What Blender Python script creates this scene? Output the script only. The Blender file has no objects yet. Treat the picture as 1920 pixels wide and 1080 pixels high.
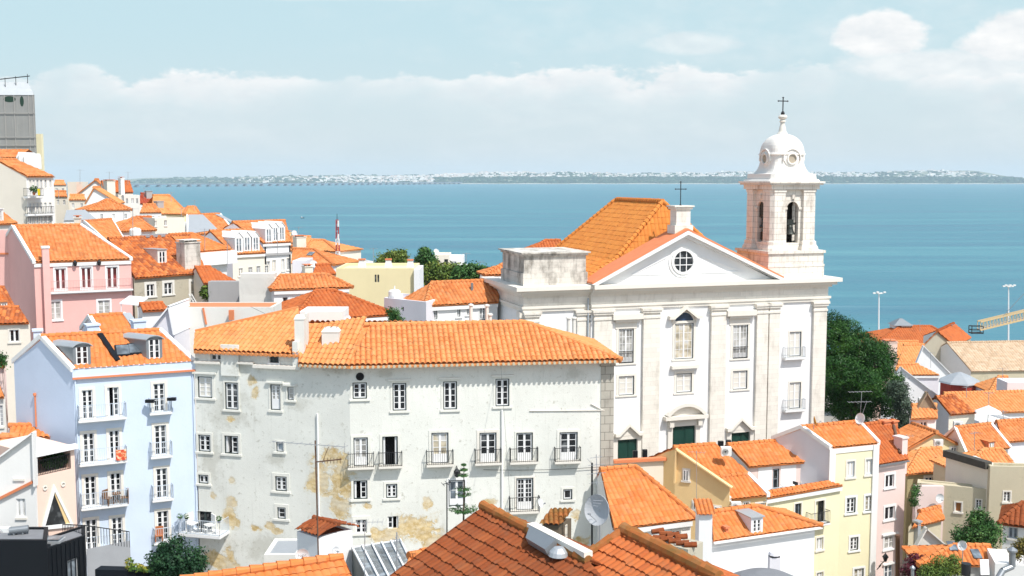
import bpy, math, random
import numpy as np
from mathutils import Vector as V
R = math.radians
HAZE = True
DEBUG = False
RND = random.Random(7)
NPR = np.random.default_rng(5)
SC = bpy.context.scene
COL = SC.collection

# ------------------------------------------------------------------ camera
FPX, CX, CY, HY, CAMZ = 2100.0, 960.0, 540.0, 335.0, 60.0
PIT = math.atan((CY - HY) / FPX)
CP, SP = math.cos(PIT), math.sin(PIT)
CAM = V((0, 0, CAMZ))
cd = bpy.data.cameras.new('camera')
cam = bpy.data.objects.new('camera', cd)
COL.objects.link(cam)
cam.location = CAM
cam.rotation_euler = (math.pi / 2 - PIT, 0, 0)
cd.lens = FPX / 1920 * 36
cd.sensor_width = 36
cd.clip_start = 0.5
cd.clip_end = 90000
SC.camera = cam

def ray(px, py):
    r, u = (px - CX) / FPX, (CY - py) / FPX
    return V((r, CP + u * SP, -SP + u * CP))
def at(px, py, Y):
    d = ray(px, py)
    return CAM + d * (Y / d.y)
def atz(px, py, z):
    d = ray(px, py)
    return CAM + d * ((z - CAMZ) / d.z)
def onpl(px, py, p, n):
    d = ray(px, py)
    return CAM + d * ((p - CAM).dot(n) / d.dot(n))

# ------------------------------------------------------------------ materials
def lin(c):
    return tuple(((x / 255) / 12.92 if x / 255 <= .04045 else ((x / 255 + .055) / 1.055) ** 2.4) for x in c)
class NT:
    def __init__(s, nt):
        s.nt = nt
    def node(s, t, **kw):
        n = s.nt.nodes.new(t)
        for k, v in kw.items():
            setattr(n, k, v)
        return n
    def put(s, sock, v):
        if v is None: return
        if isinstance(v, bpy.types.NodeSocket): s.nt.links.new(v, sock)
        else:
            if sock.type == 'RGBA' and not isinstance(v, (int, float)) and len(v) == 3: v = (*v, 1)
            sock.default_value = v
    def m(s, op, a, b=None, c=None, clamp=False):
        n = s.node('ShaderNodeMath', operation=op, use_clamp=clamp)
        for i, x in enumerate((a, b, c)): s.put(n.inputs[i], x)
        return n.outputs[0]
    def vm(s, op, a, b=None, c=None):
        n = s.node('ShaderNodeVectorMath', operation=op)
        for i, x in enumerate((a, b, c)): s.put(n.inputs[i], x)
        return n.outputs['Value'] if op in ('LENGTH', 'DOT_PRODUCT', 'DISTANCE') else n.outputs[0]
    def mix(s, f, a, b, blend='MIX'):
        n = s.node('ShaderNodeMix', data_type='RGBA', blend_type=blend)
        s.put(n.inputs[0], f); s.put(n.inputs[6], a); s.put(n.inputs[7], b)
        return n.outputs[2]
    def noise(s, vec=None, scale=1, detail=4, rough=.55, dist=0, col=False):
        n = s.node('ShaderNodeTexNoise')
        s.put(n.inputs['Vector'], vec)
        for k, v in (('Scale', scale), ('Detail', detail), ('Roughness', rough), ('Distortion', dist)): s.put(n.inputs[k], v)
        return n.outputs['Color'] if col else n.outputs[0]
    def ss(s, v, a, b, lo=0., hi=1.):
        n = s.node('ShaderNodeMapRange', interpolation_type='SMOOTHSTEP')
        s.put(n.inputs[0], v)
        for i, x in enumerate((a, b, lo, hi)): s.put(n.inputs[1 + i], x)
        return n.outputs[0]
    def ramp(s, f, stops, interp='LINEAR'):
        n = s.node('ShaderNodeValToRGB')
        n.color_ramp.interpolation = interp
        el = n.color_ramp.elements
        while len(el) < len(stops): el.new(.5)
        for e, (p, c) in zip(el, stops):
            e.position = p; e.color = (*c, 1)
        s.put(n.inputs[0], f)
        return n.outputs[0]
    def bump(s, h, strength=.3, dist=.02):
        n = s.node('ShaderNodeBump')
        s.put(n.inputs['Height'], h); s.put(n.inputs['Strength'], strength); s.put(n.inputs['Distance'], dist)
        return n.outputs[0]
    def pos(s): return s.node('ShaderNodeNewGeometry').outputs['Position']
    def uv(s): return s.node('ShaderNodeTexCoord').outputs['UV']
    def scale(s, v, k): return s.vm('MULTIPLY', v, k)
MATS = {}
def newmat(name):
    m = bpy.data.materials.new(name)
    m.use_nodes = True
    b = m.node_tree.nodes['Principled BSDF']
    MATS[name] = m
    return m, NT(m.node_tree), b
def simple(name, col, rough=.6, metal=0, var=.12, vscale=1.5, spec=.3, emit=None):
    m, n, b = newmat(name)
    f = n.noise(n.pos(), vscale, 5)
    c = n.mix(f, tuple(x * (1 - var) for x in col), tuple(min(1, x * (1 + var)) for x in col))
    n.put(b.inputs['Base Color'], c)
    b.inputs['Roughness'].default_value = rough
    b.inputs['Metallic'].default_value = metal
    b.inputs['Specular IOR Level'].default_value = spec
    return m
def plaster(name, col, dirt=.25, dcol=(.32, .29, .24), streak=.3, fine=.06):
    """painted render: cloudy tone, rain streaks, fine grain"""
    m, n, b = newmat(name)
    p = n.pos()
    big = n.noise(p, .35, 5, .6)
    st = n.noise(n.scale(p, (1.6, 1.6, .18)), 1, 5, .65)
    gr = n.noise(p, 6, 4, .7)
    c = n.mix(n.ss(big, .3, .75), tuple(x * .95 for x in col), tuple(min(1, x * 1.03) for x in col))
    c = n.mix(n.m('MULTIPLY', n.ss(st, .5, .8), streak * .6), c, tuple(x * .78 for x in col))
    f = n.m('MULTIPLY', n.ss(n.m('ADD', n.m('MULTIPLY', big, .6), n.m('MULTIPLY', gr, .4)), .52, .72), dirt)
    c = n.mix(f, c, dcol)
    c = n.mix(fine, c, n.mix(gr, (.2, .2, .2), (1, 1, 1)), 'OVERLAY')
    n.put(b.inputs['Base Color'], c)
    b.inputs['Roughness'].default_value = .9
    b.inputs['Specular IOR Level'].default_value = .15
    n.put(b.inputs['Normal'], n.bump(gr, .25, .03))
    return m
def ashlar(name, col, dirt=.4, dark=(.2, .18, .16), bw=1.1, bh=.42, mort=.012, line=.5, lo=.5, hi=.72):
    """cut stone in courses, stained and weathered (uses the metre UVs)"""
    m, n, b = newmat(name)
    uv, p = n.uv(), n.pos()
    br = n.node('ShaderNodeTexBrick')
    n.put(br.inputs['Vector'], uv)
    for k, v in (('Color1', (*[x * .96 for x in col], 1)), ('Color2', (*[min(1, x * 1.05) for x in col], 1)), ('Mortar', (*[x * (1 - line) for x in col], 1)),
                 ('Scale', 1), ('Mortar Size', mort), ('Mortar Smooth', .3), ('Bias', 0), ('Brick Width', bw), ('Row Height', bh)):
        br.inputs[k].default_value = v
    big = n.noise(p, .5, 6, .65)
    st = n.noise(n.scale(p, (1.3, 1.3, .3)), 1, 6, .7)
    gr = n.noise(p, 5, 5, .7)
    f = n.m('MULTIPLY', n.ss(n.m('ADD', n.m('MULTIPLY', st, .55), n.m('MULTIPLY', big, .45)), lo, hi), dirt)
    c = n.mix(f, br.outputs['Color'], dark)
    c = n.mix(n.m('MULTIPLY', n.ss(gr, .58, .75), dirt * .5), c, tuple(x * .7 for x in col))
    n.put(b.inputs['Base Color'], c)
    b.inputs['Roughness'].default_value = .85
    b.inputs['Specular IOR Level'].default_value = .2
    n.put(b.inputs['Normal'], n.bump(n.m('ADD', gr, n.m('MULTIPLY', br.outputs['Fac'], -1.)), .3, .03))
    return m
def tiles(name, cols, dirt=.35, dcol=(.10, .055, .03), pale=.2, pcol=(.56, .33, .19), spk=.4):
    """clay roof tiles: one tone per tile (UV counts tiles), lichen and soot in patches"""
    m, n, b = newmat(name)
    uv, p = n.uv(), n.pos()
    fl = n.vm('FLOOR', uv)
    wn = n.node('ShaderNodeTexWhiteNoise', noise_dimensions='2D')
    n.put(wn.inputs['Vector'], fl)
    k = len(cols)
    c = n.ramp(wn.outputs[0], [(i / (k - 1), x) for i, x in enumerate(cols)])
    big = n.noise(p, .45, 6, .65)
    mid = n.noise(p, 2.2, 6, .7)
    c = n.mix(n.m('MULTIPLY', n.ss(mid, .45, .75), pale), c, pcol)
    f = n.m('MULTIPLY', n.ss(n.m('ADD', n.m('MULTIPLY', big, .5), n.m('MULTIPLY', mid, .5)), .48, .68), dirt)
    c = n.mix(f, c, dcol)
    fine = n.noise(p, 8, 4, .75)
    c = n.mix(n.m('MULTIPLY', n.ss(fine, .56, .74), spk), c, dcol)
    n.put(b.inputs['Base Color'], c)
    b.inputs['Roughness'].default_value = .85
    b.inputs['Specular IOR Level'].default_value = .2
    return m
def glass(name, col, rough=.06, spec=.5, curt=0.):
    m, n, b = newmat(name)
    f = n.noise(n.pos(), 1.2, 2)
    n.put(b.inputs['Base Color'], n.ramp(f, [(.38, tuple(x * .5 for x in col)), (.55, col), (.68, tuple(min(.55, x * 2 + curt) for x in col))]))
    b.inputs['Roughness'].default_value = rough
    b.inputs['Specular IOR Level'].default_value = spec
    return m
def leafmat(name, c1, c2, c3, sc=.9):
    m, n, b = newmat(name)
    p = n.pos()
    f = n.m('ADD', n.m('MULTIPLY', n.noise(p, sc, 3), .6), n.m('MULTIPLY', n.noise(p, sc * 9, 2), .4))
    n.put(b.inputs['Base Color'], n.ramp(f, [(.35, c1), (.5, c2), (.66, c3)]))
    b.inputs['Roughness'].default_value = .55
    b.inputs['Specular IOR Level'].default_value = .25
    try:
        b.inputs['Subsurface Weight'].default_value = 0
    except Exception: pass
    return m

WHITE = plaster('white_render', (.80, .79, .77), .12, streak=.25)
WHITE2 = plaster('chalk_white_render', (.82, .82, .82), .14, (.55, .53, .50), streak=.32, fine=.04)
CREAM = plaster('cream_render', (.78, .72, .62), .18)
OFFW = plaster('worn_white_render', (.72, .70, .65), .4, (.36, .32, .26), .5)
GREYW = plaster('grey_old_render', (.47, .43, .34), .85, (.16, .14, .11), .7)
CONC = plaster('bare_concrete', (.40, .39, .39), .5, (.24, .23, .22), .6)
PINK = plaster('pink_render', (.80, .47, .43), .12, (.52, .33, .29), streak=.4)
PALEPINK = plaster('pale_pink_render', (.78, .62, .58), .1, streak=.2)
SALMON = plaster('salmon_render', (.82, .60, .50), .06, streak=.15)
BLUE = plaster('pale_blue_render', (.60, .69, .82), .14, (.47, .53, .60), streak=.3)
YEL = plaster('yellow_render', (.80, .69, .42), .3, (.50, .42, .26), streak=.45)
PALEYEL = plaster('pale_yellow_render', (.82, .76, .52), .14, (.58, .52, .36), streak=.35)
OCHRE = plaster('ochre_render', (.80, .58, .30), .1, streak=.2)
OLIVE = plaster('olive_render', (.40, .34, .19), .4, streak=.5)
OLDWALL = plaster('mossy_old_render', (.55, .49, .36), .65, (.25, .22, .14), .6)
LAV = plaster('lilac_white_render', (.74, .72, .76), .08, streak=.2)
STONE = ashlar('limestone_courses', (.76, .72, .65), .6, (.34, .29, .23), line=.2, mort=.011, lo=.48, hi=.72)
STONE3 = ashlar('tower_limestone', (.77, .72, .65), .85, (.30, .24, .19), line=.45, mort=.018, lo=.47, hi=.70, bw=1.0, bh=.5)
STONE2 = ashlar('stained_limestone', (.66, .62, .56), 1.0, (.20, .18, .155), line=.3, lo=.43, hi=.65)
TRIM = plaster('limestone_trim', (.76, .72, .65), .22, (.36, .31, .25), .3)
TRIMG = plaster('weathered_white_trim', (.76, .75, .69), .35, (.42, .40, .34), .4)
TRIMW = plaster('white_trim', (.80, .80, .79), .08)
QUOIN = ashlar('corner_stones', (.46, .43, .37), .7, (.16, .14, .12), .7, .55, .02, .6)
O1, O2, O3, O4 = (.58, .205, .066), (.53, .17, .05), (.62, .245, .092), (.48, .145, .042)
T_ORANGE = tiles('orange_clay_tiles', [O2, O1, O3, O1, O4], .34, pale=.35)
T_BRIGHT = tiles('bright_new_clay_tiles', [(.61, .205, .06), (.57, .18, .048), (.64, .235, .08), (.53, .155, .04)], .24, pale=.34, spk=.3)
T_OLD = tiles('weathered_clay_tiles', [(.34, .085, .025), (.50, .14, .035), (.60, .2, .06), (.42, .11, .03), (.28, .075, .03)], .6, (.12, .07, .045), .3)
T_PALE = tiles('sun_bleached_clay_tiles', [(.64, .25, .085), (.72, .295, .11), (.67, .265, .092), (.61, .22, .07)], .3, (.16, .09, .05), .25, (.70, .47, .27))
T_BROWN = tiles('brown_clay_tiles', [(.23, .058, .018), (.27, .070, .022), (.20, .050, .016), (.31, .088, .028)], .4, (.09, .045, .028), .1)
T_RUST = tiles('rust_red_clay_tiles', [(.45, .12, .035), (.50, .14, .04), (.40, .10, .03)], .4, (.14, .075, .04), .15)
T_TAN = tiles('tan_old_tiles', [(.50, .37, .25), (.58, .44, .31), (.44, .31, .2), (.54, .38, .25)], .35, (.25, .18, .12), .3, (.6, .5, .4))
T_RED = tiles('dark_red_tiles', [(.32, .05, .025), (.38, .065, .03), (.28, .045, .025)], .2)
T_MOSS = tiles('mossy_ridge_tiles', [(.36, .11, .03), (.26, .11, .03), (.42, .14, .04)], .75, (.12, .10, .03), .2)
T_CHURCH = tiles('honey_clay_tiles', [(.60, .215, .045), (.66, .25, .055), (.57, .19, .04), (.63, .23, .05)], .18, (.25, .10, .03), .12)
FLASH = simple('terracotta_coping', (.66, .22, .10), .8, var=.15)
FRAME = simple('white_joinery', (.80, .80, .80), .45, var=.04)
DKFRAME = simple('dark_green_joinery', (.035, .05, .05), .5)
GREEN = simple('bottle_green_paint', (.012, .05, .038), .4)
IRON = simple('black_iron', (.03, .032, .035), .5, .3)
GREYIRON = simple('grey_painted_iron', (.38, .42, .46), .5, .2)
PALEIRON = simple('pale_blue_painted_iron', (.55, .62, .70), .5, .1)
ZINC = simple('zinc_sheet', (.27, .29, .31), .42, .5, .1)
ZINCL = simple('pale_zinc_sheet', (.46, .48, .50), .4, .4, .1)
STEEL = simple('galvanised_steel', (.45, .46, .48), .4, .6)
BLACKM = simple('black_metal_cladding', (.0045, .007, .011), .5, .1, .3, .6)
SLATE = simple('grey_roof_felt', (.20, .205, .22), .8, var=.2)
RUSTY = simple('rusty_mast', (.16, .09, .06), .7, .3)
G_DARK = glass('dark_window_glass', (.022, .026, .03), curt=.10)
G_BLUE = glass('blue_window_glass', (.02, .04, .09))
G_SKY = glass('roof_glass', (.16, .19, .22), .18, .6)
G_CURT = glass('curtained_glass', (.50, .49, .46), .25, .3)
G_BEIGE = glass('beige_blind_glass', (.60, .53, .40), .3, .3)
G_WINE = glass('wine_curtain_glass', (.14, .03, .03), .3, .3)
SHUT = simple('pale_slatted_shutter', (.68, .65, .59), .6, var=.08)
DISHW = simple('white_dish_enamel', (.72, .73, .74), .45, var=.05)
BRONZE = simple('dark_bronze', (.05, .055, .05), .45, .6, .3)
ROOMSHADE = simple('painted_room_shade', (.008, .008, .009), .9, var=.3)  # near-black standing in for the shade inside open windows
BARK = simple('tree_bark', (.10, .075, .05), .9, var=.3, vscale=4)
TERRA = simple('terracotta_pot', (.46, .17, .08), .8)
PLW = simple('white_plastic', (.78, .78, .76), .35, var=.03)
LEAF_PINE = leafmat('pine_needles', (.006, .030, .004), (.015, .068, .008), (.055, .135, .016), .55)
LEAF = leafmat('green_leaves', (.018, .065, .016), (.045, .125, .030), (.11, .20, .05))
LEAFY = leafmat('olive_green_leaves', (.04, .09, .015), (.11, .17, .03), (.24, .26, .05))
LEAF_RED = leafmat('magenta_bracts', (.05, .01, .02), (.14, .015, .04), (.02, .04, .015))

# ------------------------------------------------------------------ mesh builder
def auto_uv(pts):
    n = V((0, 0, 0))
    k = len(pts)
    for i in range(k):
        a, b = pts[i], pts[(i + 1) % k]
        n += V(((a.y - b.y) * (a.z + b.z), (a.z - b.z) * (a.x + b.x), (a.x - b.x) * (a.y + b.y)))
    if n.length < 1e-12: return [(0, 0)] * k
    n.normalize()
    if abs(n.z) > .98: return [(p.x, p.y) for p in pts]
    u = V((-n.y, n.x, 0)).normalized()
    if abs(n.z) < .2: return [(p.dot(u), p.z) for p in pts]
    w = n.cross(u)
    return [(p.dot(u) / .3, p.dot(w) / .4) for p in pts]
ZUP = V((0, 0, 1))
class MB:
    def __init__(s):
        s.v, s.f, s.m, s.uv, s.smooth = [], [], [], [], []
        s.blocks = []
    def face(s, pts, m=0, uv=None, smooth=False):
        b = len(s.v)
        s.v.extend(pts)
        s.f.append(tuple(range(b, b + len(pts))))
        s.m.append(m); s.smooth.append(smooth)
        s.uv.extend(uv if uv else auto_uv(pts))
    def hexa(s, q, w, m=0):
        """quad q (4 pts) swept by w"""
        t = [p + w for p in q]
        s.face(list(reversed(q)), m); s.face(t, m)
        for i in range(4):
            j = (i + 1) % 4
            s.face([q[i], q[j], t[j], t[i]], m)
    def obox(s, o, a, b, c, m=0):
        s.hexa([o, o + a, o + a + b, o + b], c, m)
    def cbox(s, c, sx, sy, sz, m=0, rz=0):
        """box with bottom centre c"""
        x = V((math.cos(rz), math.sin(rz), 0)); y = V((-x.y, x.x, 0))
        s.obox(c - x * sx / 2 - y * sy / 2, x * sx, y * sy, V((0, 0, sz)), m)
    def prism(s, poly, w, m=0):
        t = [p + w for p in poly]
        s.face(list(reversed(poly)), m); s.face(t, m)
        k = len(poly)
        for i in range(k):
            j = (i + 1) % k
            s.face([poly[i], poly[j], t[j], t[i]], m)
    def bar(s, p, q, t, m=0, t2=None):
        """square bar p->q"""
        d = (q - p)
        if d.length < 1e-6: return
        d = d.normalized()
        a = d.cross(ZUP if abs(d.z) < .9 else V((1, 0, 0))).normalized()
        b = d.cross(a)
        t2 = t2 or t
        o = p - a * t / 2 - b * t2 / 2
        s.obox(o, a * t, b * t2, q - p, m)
    def cyl(s, p, q, r0, r1=None, n=10, m=0, caps=True):
        r1 = r0 if r1 is None else r1
        d = (q - p).normalized()
        a = d.cross(ZUP if abs(d.z) < .9 else V((1, 0, 0))).normalized()
        b = d.cross(a)
        A, B = [], []
        for i in range(n):
            t = 2 * math.pi * i / n
            w = a * math.cos(t) + b * math.sin(t)
            A.append(p + w * r0); B.append(q + w * r1)
        for i in range(n):
            j = (i + 1) % n
            s.face([A[i], A[j], B[j], B[i]], m, smooth=True)
        if caps:
            s.face(list(reversed(A)), m); s.face(B, m)
    def loft(s, rings, m=0, smooth=True, caps=True):
        for A, B in zip(rings, rings[1:]):
            k = len(A)
            for i in range(k):
                j = (i + 1) % k
                s.face([A[i], A[j], B[j], B[i]], m, smooth=smooth)
        if caps:
            s.face(list(reversed(rings[0])), m); s.face(rings[-1], m)
    def lathe(s, c, prof, n=20, m=0, ax=None):
        ax = ax or ZUP
        a = ax.cross(V((0, 1, 0)) if abs(ax.y) < .9 else V((1, 0, 0))).normalized(); b = ax.cross(a)
        s.loft([[c + ax * z + (a * math.cos(2 * math.pi * i / n) + b * math.sin(2 * math.pi * i / n)) * max(r, 1e-4) for i in range(n)] for r, z in prof], m)
    def tile(s, poly, per=.3, row=.42, amp=.09, step=.018, res=6, m=0, flat=False):
        """convex planar roof polygon laid with real rows of barrel tiles"""
        n = (poly[1] - poly[0]).cross(poly[-1] - poly[0])
        if n.length < 1e-9: return
        n.normalize()
        if n.z < 0: n = -n
        ud = ZUP.cross(n).normalized(); vd = n.cross(ud)
        o = poly[0]
        P = np.array([((p - o).dot(ud), (p - o).dot(vd)) for p in poly])
        u0, u1 = P[:, 0].min(), P[:, 0].max()
        v0, v1 = P[:, 1].min(), P[:, 1].max()
        us = np.unique(np.round(np.concatenate([np.arange(u0, u1, per / res), P[:, 0], [u1]]), 5))
        lo = np.full(len(us), 1e9); hi = np.full(len(us), -1e9)
        K = len(P)
        for i in range(K):
            a, b = P[i], P[(i + 1) % K]
            if abs(a[0] - b[0]) < 1e-6:
                k = np.abs(us - a[0]) < 1e-4
                for q in (a, b):
                    lo[k] = np.minimum(lo[k], q[1]); hi[k] = np.maximum(hi[k], q[1])
                continue
            k = (us >= min(a[0], b[0]) - 1e-4) & (us <= max(a[0], b[0]) + 1e-4)
            vv = a[1] + (b[1] - a[1]) * (us[k] - a[0]) / (b[0] - a[0])
            lo[k] = np.minimum(lo[k], vv); hi[k] = np.maximum(hi[k], vv)
        ks = np.arange(math.floor((v0 - v0) / row), math.ceil((v1 - v0) / row))
        va = v0 + ks * row; vb = va + row
        VV = np.stack([va, vb], 1).ravel()
        HH = np.stack([np.full(len(ks), step), np.zeros(len(ks))], 1).ravel()
        ph = us / per
        frac = ph - np.floor(ph)
        if flat: prof = np.where(frac < .78, .0, amp)
        else: prof = amp * np.abs(np.sin(math.pi * frac)) ** .75
        colid = np.floor(ph).astype(int); colid -= colid.min()
        jit = NPR.normal(0, 1, (colid.max() + 1, len(ks)))
        J = np.repeat(jit[colid], 2, axis=1)
        Vv = np.clip(VV[None, :] + J * row * .045, lo[:, None], hi[:, None])
        Hh = prof[:, None] + HH[None, :] + J * .006
        U = np.repeat(us[:, None], len(VV), 1)
        O, UD, VD, N = (np.array(x) for x in (o, ud, vd, n))
        X = O + U[..., None] * UD + Vv[..., None] * VD + Hh[..., None] * N
        nu, nv = U.shape
        idx = np.arange(nu * nv).reshape(nu, nv)
        q = np.stack([idx[:-1, :-1], idx[1:, :-1], idx[1:, 1:], idx[:-1, 1:]], -1).reshape(-1, 4)
        jj = np.tile(np.arange(nv - 1), nu - 1)
        span = np.stack([Vv[:-1, 1:] - Vv[:-1, :-1], Vv[1:, 1:] - Vv[1:, :-1]], 0).max(0).ravel()
        keep = (span > 1e-4) | ((jj % 2 == 1) & (np.minimum(hi[:-1], hi[1:])[:, None] > Vv[:-1, :-1] + 1e-3).ravel())
        q = q[keep]
        rows = np.repeat(ks, 2)
        uvx = (colid + .5)[:, None] * np.ones((1, nv)) + (o.x * 3.7 % 50)
        uvx = np.floor(uvx) + .5
        uvy = (rows + .5)[None, :] * np.ones((nu, 1))
        # one uv per face corner: take the face's first vertex (column and row of its own tile)
        f0 = q[:, 0]
        UVf = np.repeat(np.stack([uvx.ravel()[f0], uvy.ravel()[f0]], -1)[:, None, :], 4, 1).reshape(-1, 2)
        s.blocks.append((X.reshape(-1, 3), q, UVf, m))
    def ridge(s, p, q, r=.17, m=0, seg=.45):
        L = (q - p).length
        k = max(1, int(L / seg))
        d = (q - p) / k
        for i in range(k):
            s.cyl(p + d * i - d * .1, p + d * (i + 1), r * RND.uniform(1.08, 1.22), r * RND.uniform(.78, .9), 10, m, True)
    def build(s, name, mats, parent=None, org=None):
        org = org if org is not None else V((0, 0, 0))
        mats = mats if isinstance(mats, (list, tuple)) else [mats]
        me = bpy.data.meshes.new(name)
        nv = len(s.v)
        verts = [np.array([tuple(p) for p in s.v], dtype=float).reshape(-1, 3)]
        loops = [np.array([i for f in s.f for i in f], dtype=np.int64)]
        sizes = [np.array([len(f) for f in s.f], dtype=np.int64)]
        mi = [np.array(s.m, dtype=np.int64)]
        uvs = [np.array(s.uv, dtype=float).reshape(-1, 2)]
        sm = [np.array(s.smooth, dtype=bool)]
        for X, q, U, m in s.blocks:
            verts.append(X); loops.append(q.ravel() + nv); sizes.append(np.full(len(q), 4)); nv += len(X)
            mi.append(np.full(len(q), m)); uvs.append(U); sm.append(np.zeros(len(q), bool))
        Vt = np.concatenate(verts) - np.array(org)
        Lp, Sz = np.concatenate(loops), np.concatenate(sizes)
        me.vertices.add(len(Vt)); me.vertices.foreach_set('co', Vt.ravel())
        me.loops.add(len(Lp)); me.loops.foreach_set('vertex_index', Lp)
        me.polygons.add(len(Sz))
        me.polygons.foreach_set('loop_start', np.concatenate([[0], np.cumsum(Sz)[:-1]]))
        me.polygons.foreach_set('loop_total', Sz)
        me.polygons.foreach_set('material_index', np.concatenate(mi))
        me.polygons.foreach_set('use_smooth', np.concatenate(sm))
        me.uv_layers.new(name='UVMap')
        me.uv_layers[0].data.foreach_set('uv', np.concatenate(uvs).ravel())
        for mt in mats: me.materials.append(mt)
        me.update(calc_edges=True); me.validate()
        ob = bpy.data.objects.new(name, me)
        COL.objects.link(ob)
        if parent is not None: ob.parent = parent
        else: ob.location = org
        return ob

def tag(o, label=None, cat=None, group=None, kind=None):
    for k, v in (('label', label), ('category', cat), ('group', group), ('kind', kind)):
        if v: o[k] = v
    return o
class Thing:
    """an Empty at the base of a thing; parts are built in world space and stored relative to it"""
    def __init__(s, name, label, cat, org, group=None):
        s.org = V(org)
        s.o = bpy.data.objects.new(name, None)
        COL.objects.link(s.o)
        s.o.location = s.org
        s.o.empty_display_size = .3
        tag(s.o, label, cat, group)
    def part(s, mb, name, mats, parent=None, label=None):
        o = mb.build(name, mats, parent or s.o, s.org)
        if label: o['label'] = label
        return o
def children(o): return [c for c in bpy.data.objects if c.parent == o]
def copy_tree(o, parent=None, kids=None):
    c = o.copy(); COL.objects.link(c)
    if parent is not None: c.parent = parent
    for ch in children(o): copy_tree(ch, c)
    return c

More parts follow.
